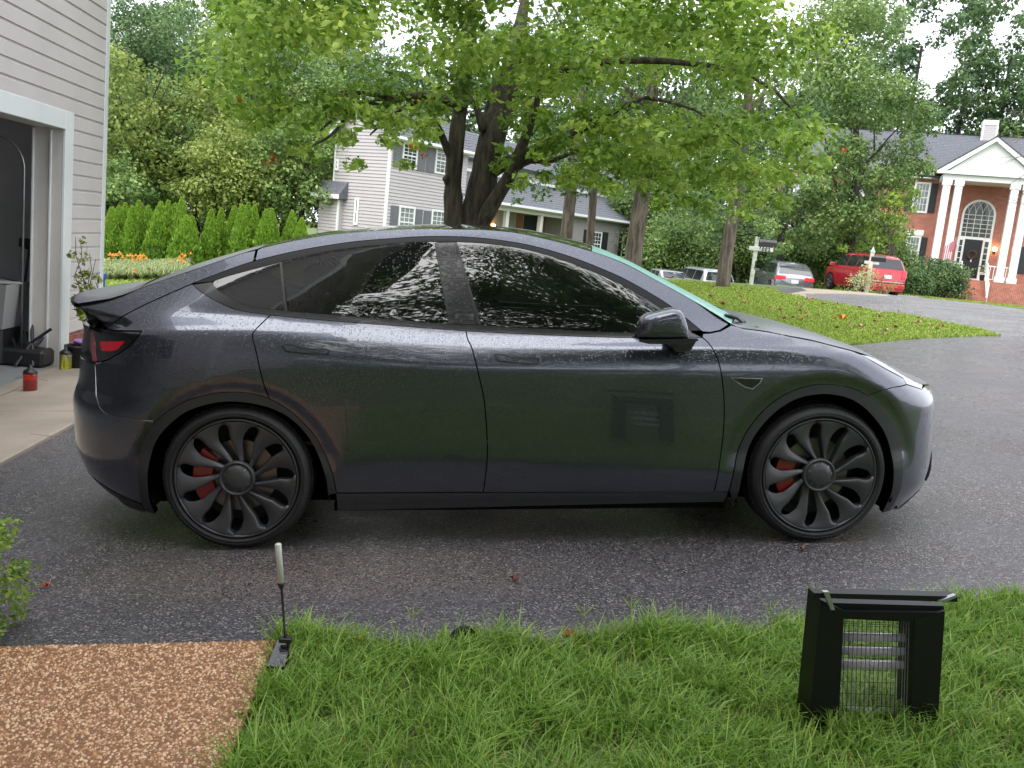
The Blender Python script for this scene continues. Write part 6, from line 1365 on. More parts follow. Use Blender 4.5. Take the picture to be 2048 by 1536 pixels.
# ------------------------------------------------------------------ parked cars in the background
mat('chrome', (.55, .56, .58), rough=.12, metal=1); mat('red_lamp', (.6, .01, .03), rough=.15, coat=1, emis=(.8, .02, .03), estr=.25); mat('plate_white', (.6, .62, .62), rough=.4)
mat('paint_red', (.42, .012, .025), rough=.22, coat=1, metal=.25); mat('paint_maroon', (.16, .006, .012), rough=.22, coat=1, metal=.3); mat('paint_silver', (.42, .44, .47), rough=.28, coat=1, metal=.6); mat('paint_graphite', (.11, .12, .13), rough=.25, coat=1, metal=.6)
mat('paint_grey', (.20, .21, .23), rough=.25, coat=1, metal=.6)
mat('dark_window', (.012, .016, .018), rough=.04, spec=1.0); mat('alloy', (.35, .35, .36), rough=.35, metal=.8)
def bgcar(name, label, loc, yaw, L_, W_, stations, paint, belt, cat='car', glass_from=.28, rack=False, strip=None, plate=True, lamp='wide', lower=None, wr=.34, spare=None):
    """stations: (x, z_bottom, z_hood/roof top, roof?) along the car from rear (0) to nose (L)"""
    e = empty(name, loc, (0, 0, yaw), label=label, cat=cat); hw = W_ / 2
    rows = []; xs_ = [s[0] for s in stations]
    top = pchip(xs_, [s[1] for s in stations]); wid = pchip([0, .12, .5, L_ - .9, L_ - .25, L_], [hw * .90, hw * .97, hw, hw, hw * .92, hw * .74])
    bel = lambda x: min(belt, float(top(x)) - .015)
    NX = 44; V = []; ring = 15
    for i in range(NX):
        x = L_ * i / (NX - 1); w_ = float(wid(x)); t_ = float(top(x)); b_ = bel(x); th = max(0, t_ - b_); ins = .34 * th
        half = [(w_ * .92, .24), (w_ * .99, .34), (w_, .62), (w_ * .985, b_ - .10 if b_ > .75 else b_ * .85), (w_ * .95, b_), (w_ * .95 - ins * .5, b_ + th * .5), (w_ * .95 - ins * .95, b_ + th * .88), (w_ * .95 - ins * 1.0 - .10, t_ - .005 * (th > .1))]
        pr = [(-y, z) for y, z in half] + [(0, t_ + .02)] + [(y, z) for y, z in half[::-1]]
        V += [(x, y, z) for y, z in pr]; ring = len(pr)
    F = [(i * ring + k, (i + 1) * ring + k, (i + 1) * ring + k + 1, i * ring + k + 1) for i in range(NX - 1) for k in range(ring - 1)]
    F += [tuple(range(ring)), tuple(range((NX - 1) * ring, NX * ring))[::-1]]
    bd = MB(); bd.add(V, F); body = bd.build('body', MATS[paint], e, smooth=True, fix=True)
    # side windows
    def sidep(x, f_, s_, o=.008):
        w_ = float(wid(x)) * .95; t_ = float(top(x)); b_ = bel(x); th = t_ - b_; return (x, s_ * (w_ - .34 * th * f_ + o), b_ + th * f_)
    roof_x = [x for x in np.linspace(0, L_, 200) if float(top(x)) > belt + .32]; r0, r1 = roof_x[0], roof_x[-1]
    cuts = [r0 + .22, r0 + .22 + (r1 - r0) * .30, r0 + .22 + (r1 - r0) * .62, r1 + .12]
    for s_ in (-1, 1):
        for a, b in zip(cuts[:-1], cuts[1:]):
            q = MB(); n = 8; P = [sidep(a + .04 + (b - a - .08) * i / n, .07, s_) for i in range(n + 1)] + [sidep(a + .04 + (b - a - .08) * i / n, .82, s_) for i in range(n, -1, -1)]
            q.add(P, [(i, i + 1, 2 * n - i, 2 * n + 1 - i) for i in range(n)]); q.build('side_window', MATS['dark_window'], e, fix=False)
        q = MB()
        for x in cuts[1:-1]: P = [(x - .006, s_ * (hw + .003), .36), (x + .006, s_ * (hw + .003), .36), (x + .006, s_ * (hw * .99 + .004), belt - .08), (x - .006, s_ * (hw * .99 + .004), belt - .08)]; q.add(P, [(0, 1, 2, 3)])
        q.build('door_seam', MATS['black_void'], e, kind='stuff')
        if lower: q = MB(); q.bbox((.5, min(s_ * hw, s_ * (hw + .02)), .30), (L_ - .6, max(s_ * hw, s_ * (hw + .02)), .46), .01); q.build('side_cladding', MATS[lower], e)
        q = MB(); q.bbox((r1 + .1, min(s_ * hw, s_ * (hw + .22)), belt - .02), (r1 + .24, max(s_ * hw, s_ * (hw + .22)), belt + .15), .03); q.build('side_mirror', MATS['chrome' if paint == 'paint_maroon' else paint], e)
    # rear window, windscreen
    def cross(x, f_, o): w_ = float(wid(x)) * .95; t_ = float(top(x)); b_ = bel(x); return w_ - .34 * (t_ - b_) * f_
    xr = [x for x in np.linspace(0, 1.2, 80)]; 
    q = MB(); xa = next(x for x in xr if float(top(x)) > belt + .05); xb = r0 + .06
    n = 6; P = []
    for i in range(n + 1):
        x = xa + (xb - xa) * i / n; t_ = float(top(x)); w_ = cross(x, 1, 0) - .09; P += [(x - .012, -w_, t_ + .012), (x - .012, w_, t_ + .012)]
    q.add(P, [(2 * i, 2 * i + 1, 2 * i + 3, 2 * i + 2) for i in range(n)]); q.build('rear_window', MATS['dark_window'], e)
    xh = next(x for x in np.linspace(L_, 0, 300) if float(top(x)) > belt + .06); q = MB(); P = []
    for i in range(n + 1):
        x = r1 + .05 + (xh - r1 - .05) * i / n; t_ = float(top(x)); w_ = cross(x, 1, 0) - .07; P += [(x + .012, -w_, t_ + .014), (x + .012, w_, t_ + .014)]
    q.add(P, [(2 * i, 2 * i + 2, 2 * i + 3, 2 * i + 1) for i in range(n)]); q.build('windscreen', MATS['dark_window'], e)
    for s_ in (-1, 1):
        y0 = s_ * hw * .86
        q = MB()
        if lamp == 'wide': q.bbox((-.03, min(s_ * hw * .46, s_ * hw * .93), belt - .22), (.10, max(s_ * hw * .46, s_ * hw * .93), belt - .04), .03); q.bbox((.02, min(s_ * hw * .84, s_ * hw * .965), belt - .24), (.30, max(s_ * hw * .84, s_ * hw * .965), belt - .05), .03)
        else: q.bbox((-.025, min(s_ * hw * .72, s_ * hw * .92), belt - .34), (.10, max(s_ * hw * .72, s_ * hw * .92), belt + .02), .02)
        q.build('tail_light', MATS['red_lamp'], e)
        q = MB(); q.bbox((L_ - .22, min(s_ * hw * .5, s_ * hw * .84), .62), (L_ - .02, max(s_ * hw * .5, s_ * hw * .84), .76), .03); q.build('headlight', MATS['chrome'], e)
    if plate: q = MB(); q.bbox((-.03, -.17, belt - .36), (-.005, .17, belt - .20), .005); q.build('number_plate', MATS['plate_white'], e)
    if strip: q = MB(); q.bbox((-.05, -hw * .8, .60), (-.01, hw * .8, .645), .008); q.build('chrome_strip', MATS['chrome'], e)
    q = MB(); q.bbox((-.07, -hw * .9, .34), (.2, hw * .9, .56), .05); q.build('bumper', MATS[lower or paint], e)
    if rack:
        for s_ in (-1, 1): q = MB(); yy = s_ * (hw * .95 - .34 * (float(top(1.8)) - belt) - .08); q.tube([(r0 + .3, yy, float(top(r0 + .3)) + .02), (r0 + .5, yy, float(top(2)) + .06), (r1 - .4, yy, float(top(2)) + .06), (r1 - .2, yy, float(top(r1 - .2)) + .02)], .018, 6); q.build('roof_rail', MATS['dark_metal'], e)
    for x in (L_ * .185, L_ * .79):
        for s_ in (-1, 1):
            q = MB(); y = s_ * (hw - .0)
            wv = empty('wheel', (x, y, wr), parent=e)
            q.lathe([(wr * .62, -.0), (wr * .9, -.012), (wr, .02), (wr, .2), (wr * .9, .22)], 28, axis='y', T=Matrix.Rotation(math.pi if s_ > 0 else 0, 4, 'Z')); q.build('tyre', MATS['tyre_rubber'], wv, smooth=True)
            q = MB(); q.lathe([(wr * .63, .006), (wr * .55, .04), (0, .03)], 28, axis='y', T=Matrix.Rotation(math.pi if s_ > 0 else 0, 4, 'Z'))
            for k in range(5):
                a = k * 2 * math.pi / 5; T = Matrix.Rotation(math.pi if s_ > 0 else 0, 4, 'Z') @ Matrix.Rotation(a, 4, 'Y'); q.box((.04, -.004, -.035), (wr * .6, .03, .035), T=T)
            q.build('rim', MATS['alloy'], wv)
            q = MB(); P = [((wr + .06) * math.cos(a), (wr + .06) * math.sin(a)) for a in np.linspace(-.4, math.pi + .4, 16)]; q.add([(px, (-.012 if s_ < 0 else .012), pz) for px, pz in P], [tuple(range(16))]); o = q.build('wheel_arch', MATS['black_void'], e); o.location = (x, y, wr)
            wv.location = (x, y + (-.02 if s_ < 0 else .02), wr)
    return e
def heading(px, py, Y, px2, py2, Y2):
    a = at(px, py, Y); b = at(px2, py2, Y2); return math.atan2(b.y - a.y, b.x - a.x)
suv = [(0, .95), (.08, 1.08), (.32, 1.62), (.7, 1.76), (2.4, 1.78), (2.9, 1.72), (3.45, 1.16), (3.6, 1.10), (4.4, 1.02), (4.65, .80)]
cross_ = [(0, .92), (.10, 1.05), (.5, 1.48), (.95, 1.62), (2.3, 1.66), (2.8, 1.58), (3.5, 1.12), (3.7, 1.06), (4.5, .92), (4.75, .72)]
van = [(0, 1.0), (.06, 1.15), (.28, 1.62), (.6, 1.72), (2.8, 1.74), (3.2, 1.66), (4.1, 1.10), (4.3, 1.04), (4.9, .86), (5.05, .68)]
sedan = [(0, .88), (.2, 1.02), (.7, 1.06), (1.3, 1.40), (2.2, 1.44), (2.6, 1.38), (3.4, 1.0), (3.6, .96), (4.4, .84), (4.65, .66)]
rp_ = on(at(1772, 575, 38.6).x, 38.6); bgcar('red_truck', 'bright red sport-utility car with chrome tailgate strip parked left of the brick house', rp_, math.radians(91), 4.6, 1.82, suv, 'paint_red', 1.12, cat='suv', rack=True, strip=True, lamp='tall', wr=.37)
gp = on(at(1590, 560, 41.5).x, 41.5, 0); gp.z = at(1590, 524, 41.5).z - 1.66; bgcar('grey_crossover', 'grey station-wagon-shaped car with wide red tail lights right of the mailbox post', gp, math.radians(83), 4.75, 1.85, cross_, 'paint_grey', 1.04, rack=False, lower='paint_graphite')
vp = on(at(1440, 560, 46).x, 46, 0); vp.z = at(1405, 536, 46).z - 1.74; bgcar('minivan', 'silver minivan half hidden by the roadside tree trunk', vp, math.radians(97), 5.0, 1.9, van, 'paint_silver', 1.08, cat='minivan')
sp = on(at(1365, 560, 47.5).x, 47.5, 0); sp.z = at(1340, 541, 47.5).z - 1.44; bgcar('sedan', 'low silver sedan showing beside the grey garage wing corner', sp, math.radians(100), 4.6, 1.8, sedan, 'paint_silver', .98)
# ------------------------------------------------------------------ mailboxes
mat('weathered_white', (.56, .58, .50), rough=.7, var=.25, vscale=5, bump=.2, bscale=60); mat('mailbox_black', (.022, .019, .022), rough=.35, coat=.3); mat('digit_black', (.01, .01, .01), rough=.6)
m1 = gh(1502, 569); e = empty('mailbox', m1, (0, 0, math.radians(-4)), label='black mailbox on white cross-armed post with number board 6002', cat='mailbox'); k_ = 1 / ppm(m1.y); zt1 = at(1510, 471, m1.y).z - m1.z; xo = at(1509, 480, m1.y).x - m1.x
q = MB(); T = Matrix.Shear('XY', 4, (0.0, 0.0)); q.bbox((-.055, -.055, -.3), (.055, .055, zt1 - .05), .008); q.add([(-.06, -.06, zt1 - .05), (.06, -.06, zt1 - .05), (.06, .06, zt1 - .05), (-.06, .06, zt1 - .05), (0, 0, zt1)], [(0, 1, 4), (1, 2, 4), (2, 3, 4), (3, 0, 4)]); q.build('post', MATS['weathered_white'], e)
zb = at(1519, 498, m1.y).z - m1.z; q = MB(); q.bbox((-.24, -.085, zb - .065), (.53, -.056, zb + .065), .006); arm = q.build('cross_arm', MATS['weathered_white'], e)
q = MB(); q.bbox((.0, -.092, zb - .055), (.51, -.0855, zb + .055), .003); bd_ = q.build('number_board', MATS['plate_white'], e)
cu = bpy.data.curves.new('number', 'FONT'); cu.body = '6002'; cu.size = .15; cu.extrude = .003; cu.space_character = 1.25; cu.align_x = 'CENTER'; cu.align_y = 'CENTER'; cu.offset = .006
to = bpy.data.objects.new('tmp', cu); COL.objects.link(to); bpy.context.view_layer.update(); me = bpy.data.meshes.new_from_object(to); bpy.data.objects.remove(to); me.materials.clear(); me.materials.append(MATS['digit_black']); obj('number', me, bd_, loc=(.25, -.0945, zb), rot=(math.radians(90), 0, 0))
q = MB(); P = [(-.08, 0), (.08, 0), (.08, .13)] + [(.08 * math.cos(a), .13 + .08 * math.sin(a)) for a in np.linspace(.3, math.pi - .3, 7)] + [(-.08, .13)]
q.prism([(y, z + zb + .09) for y, z in P], .06, .62, axis='x'); q.build('box', MATS['mailbox_black'], e, fix=True)
q = MB(); q.bbox((.50, -.09, zb + .075), (.535, -.078, zb + .12), .003); q.build('reflector', MATS['orange_door'], e); q = MB(); q.bbox((.02, -.075, .48), (.05, -.056, .75), .004); q.build('bracket', MATS['dark_metal'], e)
m2 = on(at(1734, 577, 31).x, 31.0); e = empty('mailbox', m2, (0, 0, math.radians(-25)), label='black mailbox on pointed white post overgrown by a climbing plant', cat='mailbox'); zt2 = at(1743, 492, m2.y).z - m2.z; za = at(1740, 524, m2.y).z - m2.z
q = MB(); q.bbox((-.065, -.065, -.3), (.065, .065, zt2 - .22), .008); q.bbox((-.08, -.08, zt2 - .22), (.08, .08, zt2 - .16), .006); q.add([(-.06, -.06, zt2 - .16), (.06, -.06, zt2 - .16), (.06, .06, zt2 - .16), (-.06, .06, zt2 - .16), (0, 0, zt2)], [(0, 1, 4), (1, 2, 4), (2, 3, 4), (3, 0, 4)]); q.build('post', MATS['weathered_white'], e)
q = MB(); q.bbox((-.22, -.05, za - .07), (.26, .05, za + .03), .006); q.build('cross_arm', MATS['weathered_white'], e); q = MB(); q.prism([(y, z + za + .035) for y, z in [(p[0] * .95, p[1]) for p in P]], -.02, .46, axis='x'); q.build('box', MATS['mailbox_black'], e, fix=True)
shrub('climbing_plant', 'yellow-green straggly plant climbing the pointed mailbox post', 1720, 577, m2.y - .3, 1.15, 1.05, 'leaf_pale', 91, dens=150, size=.07, n=13, cat='plant', tone=.8)
shrub('climbing_plant', 'reddish arching stems right of the pointed mailbox post', 1762, 580, m2.y - .2, 1.4, .8, 'leaf_yellowish', 92, dens=100, size=.06, n=12, cat='plant', tone=.4)
# ------------------------------------------------------------------ bottles, pots and plant by the garage
def clearmat(name, col, tr=.75):
    m = mat(name, col, rough=.08, trans=tr, coat=.3); return m
clearmat('red_fluid', (.75, .05, .02)); clearmat('dark_red_fluid', (.35, .03, .02), .5); clearmat('yellow_fluid', (.62, .62, .05)); clearmat('clear_yellow', (.55, .60, .25), .8); mat('pot_black', (.012, .012, .013), rough=.5); mat('pot_purple', (.38, .18, .55), rough=.5)
def bottle(px, py, hpx, name, label, m_lo, m_hi):
    p = gh(px, py); p.z += .036 if p.x < AX1 else 0; h_ = hpx / ppm(p.y); r_ = h_ * .26; e = empty(name, p, label=label, cat='bottle')
    q = MB(); q.lathe([(0, 0), (r_ * .92, 0), (r_, h_ * .03), (r_, h_ * .40)], 20); q.build('fluid', MATS[m_lo], e, smooth=True); q = MB(); q.lathe([(r_, h_ * .402), (r_, h_ * .68), (r_ * .97, h_ * .70)], 20); q.build('shell', MATS[m_hi], e, smooth=True)
    q = MB(); q.lathe([(r_ * 1.0, h_ * .66), (r_ * 1.03, h_ * .70), (r_ * .92, h_ * .77), (r_ * .45, h_ * .86), (r_ * .33, h_ * .87), (r_ * .30, h_ * .97), (r_ * .2, h_), (0, h_)], 20); q.build('cap', MATS['black_plastic'], e, smooth=True)
bottle(60, 788, 50, 'red_bottle', 'red fluid bottle with black cap alone on the garage apron', 'dark_red_fluid', 'red_fluid')
bottle(131, 744, 44, 'yellow_bottle', 'yellow-green fluid bottle with black cap against the door casing', 'yellow_fluid', 'clear_yellow')
p = gh(152, 741); p.z += .036; e = empty('black_pot', p, label='black plastic nursery pot behind the yellow bottle', cat='pot'); q = MB(); q.lathe([(0, 0), (.085, 0), (.115, .22), (.122, .22), (.122, .24), (.105, .24), (.10, .20), (0, .18)], 22); q.build('shell', MATS['pot_black'], e, smooth=True)
p = gh(176, 738); p.z += .036; e = empty('purple_pot', p, label='light purple pot holding a leggy plant, partly behind the car', cat='pot'); q = MB(); q.lathe([(0, 0), (.12, 0), (.14, .25), (.15, .25), (.15, .28), (.13, .28), (0, .24)], 22); q.build('shell', MATS['pot_purple'], e, smooth=True)
pl = empty('pot_plant', p + Vector((0, 0, .22)), label='leggy potted plant with drooping lime leaves against the siding', cat='plant'); q = MB(); g = random.Random(12); cl = []; cl2 = []
for (px, py) in ((160, 520), (178, 548), (165, 600), (190, 560), (150, 516), (198, 585), (170, 640)):
    t_ = at(px, py, p.y + g.uniform(-.1, .1)) - p; limb(q, (0, 0, 0), t_, .008, .003, px, n=6, wob=.12)
    for k in range(5): s_ = t_ * g.uniform(.5, 1); cl.append((s_.x + g.uniform(-.08, .08), s_.y, s_.z, .05, .05, .05, .5))
q.build('stems', MATS['bark_brown'], pl)
for (px, py, r_) in ((160, 632, 14), (165, 655, 14), (170, 675, 12), (158, 645, 12), (172, 640, 12)): s_ = at(px, py, p.y) - p; cl2.append((s_.x, s_.y, s_.z, r_ / ppm(p.y), r_ / ppm(p.y), r_ / ppm(p.y), .75))
crown('upper_leaves', cl, 'leaf_yellowish', pl, 900, .055, 3); crown('lower_leaves', cl2, 'leaf_maple', pl, 1300, .075, 4, droop=1.2)
bp_ = gh(206, 575); e = empty('blue_post', bp_, label='blue painted marker post just past the garage corner', cat='post'); q = MB(); hh = at(206, 548, bp_.y).z - bp_.z; q.bbox((-.035, -.03, -.1), (.035, .03, hh - .06), .006); q.bbox((-.06, -.05, hh - .10), (.06, .05, hh + .02), .01); q.build('body', MATS['blue_plastic'], e)
# ------------------------------------------------------------------ foreground
def drv(x, y): return Vector((x, y, ztf(x, y)))
# exposed-aggregate walk: bed plus thousands of pebbles
WX0, WX1, WY0, WY1 = -2.6, gxy(548, 1302)[0], 1.3, gxy(300, 1300)[1]
mat('aggregate_bed', (.20, .10, .045), rough=.9, bump=.5, bscale=150)
wk = empty('walkway', (0, 0, 0), kind='structure')
q = MB(); V = [(WX0, WY0), (WX1 - .0, WY0), (WX1, WY1), (WX0, WY1)]; q.add([(x, y, ztf(x, y) - .05) for x, y in V] + [(x, y, ztf(x, y) + .028) for x, y in V], [(4, 5, 6, 7), (0, 1, 5, 4), (1, 2, 6, 5), (2, 3, 7, 6), (3, 0, 4, 7)]); q.build('bed', MATS['aggregate_bed'], wk)
g = np.random.default_rng(5); n = 62000; X = g.uniform(WX0, WX1 - .004, n); Y = g.uniform(WY0, WY1 - .004, n); S = g.uniform(.0045, .0095, n)
t_ = np.array([(1, 0, 0), (.3, .9, 0), (-.8, .55, 0), (-.8, -.6, 0), (.3, -.95, 0), (0, 0, 1)]); fc = np.array([(0, 1, 5), (1, 2, 5), (2, 3, 5), (3, 4, 5), (4, 0, 5)])
a = g.uniform(0, 6.28, n); ca, sa = np.cos(a), np.sin(a); P = np.zeros((n, 6, 3)); asp = g.uniform(.6, 1, n)
for k in range(6):
    x, y, z = t_[k]; P[:, k, 0] = X + S * (x * ca - y * asp * sa); P[:, k, 1] = Y + S * (x * sa + y * asp * ca); P[:, k, 2] = X * TS + .027 + S * .75 * z - (.001 if z == 0 else 0)
Fp = (fc[None] + (np.arange(n) * 6)[:, None, None]).reshape(-1, 3)
pm = leaf_mat('pebble', (.16, .07, .03), (.42, .21, .085), (.70, .50, .32), trans=0.0, rough=.35)
obj('pebbles', fast_mesh('pebbles', P.reshape(-1, 3), Fp, pm, smooth=True, attr=np.repeat(g.random(n), 6)), wk, kind='stuff')
# grass blades
NE = sorted(near_edge); nex = [p[0] for p in NE]; ney = [p[1] for p in NE]
def blades(X, Y, H, W0, g, lean=.45, tone=.5, seg=2, z=None):
    n = len(X); a = g.uniform(0, 6.283, n); d = np.stack([np.cos(a), np.sin(a), 0 * a], 1); s_ = np.stack([-np.sin(a + .6), np.cos(a + .6), 0 * a], 1) * W0[:, None]
    Z = zt(X, Y) if z is None else z; b0 = np.stack([X, Y, Z - .004], 1); L_ = (H * lean * g.uniform(.3, 1.6, n))[:, None]; up_ = np.array([0, 0, 1.])
    mid = b0 + d * L_ * .35 + up_ * (H * .6)[:, None]; tip = b0 + d * L_ + up_ * (H * g.uniform(.75, 1.0, n))[:, None]
    V = np.stack([b0 - s_, b0 + s_, mid - s_ * .8, mid + s_ * .8, tip], 1).reshape(-1, 3); k = (np.arange(n) * 5)[:, None]
    F = np.concatenate([k + [0, 1, 3], k + [0, 3, 2], k + [2, 3, 4]]); return V, F, np.repeat(np.clip(tone + g.normal(size=n) * .22, 0, 1), 5)
g = np.random.default_rng(21)
n = 52000; X = g.uniform(WX1 - .02, 3.1, n); ye = np.interp(X, nex, ney) + .04 * np.sin(X * 9) + .025 * np.sin(X * 23 + 1) + .02 * np.sin(X * 61); t = g.random(n)**1.15; Y = ye + .03 - t * 1.75
clump = np.array([mnoise.noise(Vector((x * 5, y * 5, 0))) for x, y in zip(X, Y)]); keep = (clump + .42 * g.random(n) > -.02) | (g.random(n) < .35); keep &= ~((X < WX1 + .0) & (Y < WY1)); X, Y, clump = X[keep], Y[keep], clump[keep]
H = .045 + .065 * g.random(len(X)) + .05 * np.clip(clump, 0, 1); V, F, r_ = blades(X, Y, H, .0022 + .0022 * g.random(len(X)), g, lean=.95, tone=.52); obj('near_grass', fast_mesh('near_grass', V, F, MATS['grass_blade'], attr=r_), kind='stuff')
n = 2600; X = g.uniform(WX1 + .02, 3.1, n); ye = np.interp(X, nex, ney); Y = ye + .02 - g.random(n)**1.3 * 1.5; V, F, r_ = blades(X, Y, .03 + .05 * g.random(n), np.full(n, .0018), g, lean=1.6, tone=.5)
leaf_mat('straw', (.20,.13,.06), (.38,.28,.14), (.55,.45,.26), trans=.2); obj('dry_straw', fast_mesh('dry_straw', V, F, MATS['straw'], attr=r_), kind='stuff')
# crumbled asphalt edge
n = 5200; X = g.uniform(-2.3, 3.0, n); ye = np.where(X < WX1, WY1 + .012, np.interp(X, nex, ney) + .03) + .012 * np.sin(X * 31) + .01 * np.sin(X * 77); Y = ye + g.normal(size=n) * .016; S2 = g.uniform(.004, .012, n); a2 = g.uniform(0, 6.28, n); P = np.zeros((n, 6, 3))
for k in range(6):
    x, y, z = t_[k]; P[:, k, 0] = X + S2 * (x * np.cos(a2) - y * np.sin(a2)); P[:, k, 1] = Y + S2 * (x * np.sin(a2) + y * np.cos(a2)); P[:, k, 2] = X * TS - .002 + S2 * .9 * z
obj('asphalt_crumbs', fast_mesh('asphalt_crumbs', P.reshape(-1, 3), (fc[None] + (np.arange(n) * 6)[:, None, None]).reshape(-1, 3), mat('asphalt_crumb', (.02, .02, .021), rough=.55), smooth=False), kind='stuff')
# tall seeding stalks standing above the edge
for k, (px, py) in enumerate(((1168, 1222), (1262, 1205), (620, 1262), (700, 1262), (826, 1225), (957, 1268), (1420, 1240), (1540, 1215), (1625, 1180), (1960, 1190), (2010, 1195), (575, 1255), (1325, 1245))):
    b0 = drv(*gxy(px + (k % 3 - 1) * 6, 1305 if px < 1500 else 1262)); t_ = at(px, py, b0.y + .02) - b0; e = empty('grass_stalk', b0, label='tall seeding grass stalk at the near lawn edge, ' + ['left of centre, forked', 'right of centre, long', 'by the tube light, leftmost', 'second right of the tube light', 'thin one left of the black disc', 'one right of the black disc', 'between the disc and the zapper', 'short one left of the zapper', 'touching the zapper frame', 'right of the zapper top', 'nearest the right edge', 'against the tube light stake', 'low one between disc and zapper'][k], cat='grass', group='seeding stalks at the lawn edge')
    q = MB(); limb(q, (0, 0, 0), t_, .0022, .0012, k, n=5, wob=.1); 
    for j in range(3): limb(q, t_ * .88, t_ * .9 + Vector(((j - 1) * .035, .01, .035)), .0018, .0022, k + j, n=3)
    me = q.mesh('stem', MATS['grass_blade']); at2 = me.attributes.new('rnd', 'FLOAT', 'POINT'); at2.data.foreach_set('value', np.full(len(me.vertices), .85, np.float32)); obj('stem', me, e)
# lawn turf on the island and beyond (short blades, denser near)
isl = [gxy(*p) for p in ((1330, 640), (1380, 575), (1400, 566), (1500, 570), (1545, 579))] + [kerb_in[1]] + island_up[::-1] + island_low[::-1]
n = 120000; g = np.random.default_rng(33); X = g.uniform(3.2, 14, n); Y = 12.7 + 17 * g.random(n)**1.35; P2 = np.stack([X, Y], 1); poly = [(2, 12.55)] + island_low + island_up + kerb_in + [(kerb_in[2][0] - 2, 31), (2, 31)]
k = pip(P2, poly); X, Y = X[k], Y[k]; k = (X / Y > .20); X, Y = X[k], Y[k]
H = .035 + .035 * g.random(len(X)); V, F, r_ = blades(X, Y, H, .004 + .0004 * Y, g, lean=.9, tone=.5); V1, F1, R1 = V, F, r_
n = 60000; X = g.uniform(-12, 2, n); Y = g.uniform(12, 31, n); H = .04 + .03 * g.random(n); k = (X > -4.3 * Y / 11.5 - .3) & (X < -1.5 * Y / 11.5); V, F, r_ = blades(X[k], Y[k], H[k], np.full(k.sum(), .012), g, lean=.9, tone=.6)
obj('lawn_grass', fast_mesh('lawn_grass', np.concatenate([V1, V]), np.concatenate([F1, F + len(V1)]), MATS['grass_lawn'], attr=np.concatenate([R1, r_])), kind='stuff')
n = 30000; X = g.uniform(14, 50, n); Y = g.uniform(30, 60, n); P2 = np.stack([X, Y], 1); k = ~pip(P2, street) & ~pip(P2, sidewalk) & ~pip(P2, patch) & (X / Y > .42) & (X / Y < .72); X, Y = X[k], Y[k]; V, F, r_ = blades(X, Y, .06 + .05 * g.random(len(X)), np.full(len(X), .03), g, tone=.45)
obj('verge_grass', fast_mesh('verge_grass', V, F, MATS['grass_lawn'], attr=r_), kind='stuff')
# fallen leaves
mat('leaf_brown', (.20, .075, .04), rough=.6); mat('leaf_rust', (.50, .10, .03), rough=.5); mat('leaf_tan', (.45, .33, .20), rough=.6); mat('leaf_bright', (.75, .28, .03), rough=.5)
def fallen(px, py, s_, m, label, rot=0, group=None, curl=.3):
    b0 = gh(px, py) if py < 900 else drv(*gxy(px, py)); q = MB(); pts = []; n = 10
    for k in range(n):
        a = 2 * math.pi * k / n; r_ = s_ * (.5 if k % 2 == 0 else .24) * (1.2 if k in (0,) else 1); pts.append((r_ * math.cos(a), r_ * math.sin(a), curl * s_ * abs(math.sin(a * 1.5 + rot)) * .6 + .004))
    q.add(pts + [(0, 0, .006)], [(k, (k + 1) % n, n) for k in range(n)]); q.tube([(0, 0, .006), (-s_ * .75, s_ * .1, .012)], .0015, 4)
    return q.build('fallen_leaf', MATS[m], None, loc=b0 + Vector((0, 0, .012 if py < 700 else .002)), rot=(0, 0, rot), label=label, cat='leaf', group=group)
fallen(91, 1176, .04, 'leaf_rust', 'bright red leaf lying alone on the asphalt at left', .8, curl=.9); fallen(1028, 1163, .05, 'leaf_brown', 'curled brown leaf on the asphalt below the car doors', 2, curl=.8); fallen(1605, 1102, .04, 'leaf_brown', 'small brown leaf on the asphalt under the front wheel', 1, curl=.8)
fallen(712, 1295, .06, 'leaf_bright', 'small orange leaf caught in the grass right of the tube light', 1, curl=.9); fallen(1143, 1290, .09, 'leaf_rust', 'orange-red leaf in the near grass, right of the black disc', 2.2, curl=.9); fallen(868, 1338, .07, 'leaf_tan', 'pale pink-tan leaf at the bottom edge of the grass', .3, curl=.7); fallen(1178, 1303, .08, 'leaf_bright', 'yellow leaf beside the orange-red one in the near grass', 3, curl=.6)
fallen(185, 1318, .05, 'leaf_brown', 'dark brown leaf on the pebbled walk', 1.2, curl=.7)
fallen(1685, 641, .22, 'leaf_bright', 'large orange leaf bright in the middle of the island lawn', .5, curl=.8)
gg = random.Random(5); sets = []
for k in range(58):
    px = gg.uniform(1420, 1900); lo = 575 + max(0, px - 1540) * .17; hi = min(676, 600 + (px - 1420) * .45); 
    if hi - lo < 4: continue
    py = gg.uniform(lo, hi); m = gg.choice(['leaf_brown', 'leaf_brown', 'leaf_tan', 'leaf_tan', 'leaf_rust']); col = {'leaf_brown': 'brown', 'leaf_rust': 'rusty', 'leaf_tan': 'pale tan', 'leaf_bright': 'orange'}[m]
    sets.append((px, py, gg.uniform(.08, .14), m, col, gg.uniform(0, 6)))
ORD = 'leftmost second third fourth fifth sixth seventh eighth ninth tenth eleventh twelfth thirteenth fourteenth fifteenth sixteenth seventeenth eighteenth nineteenth twentieth twenty-first twenty-second twenty-third twenty-fourth twenty-fifth twenty-sixth'.split()
cnt = {}
for (px, py, s_, m, col, rt) in sorted(sets):
    k = cnt.get(col, 0); cnt[col] = k + 1
    fallen(px, py, s_, m, f'{ORD[k]} small {col} leaf, counted from the left, on the island lawn', rt, group='small leaves scattered over the island lawn', curl=.8)
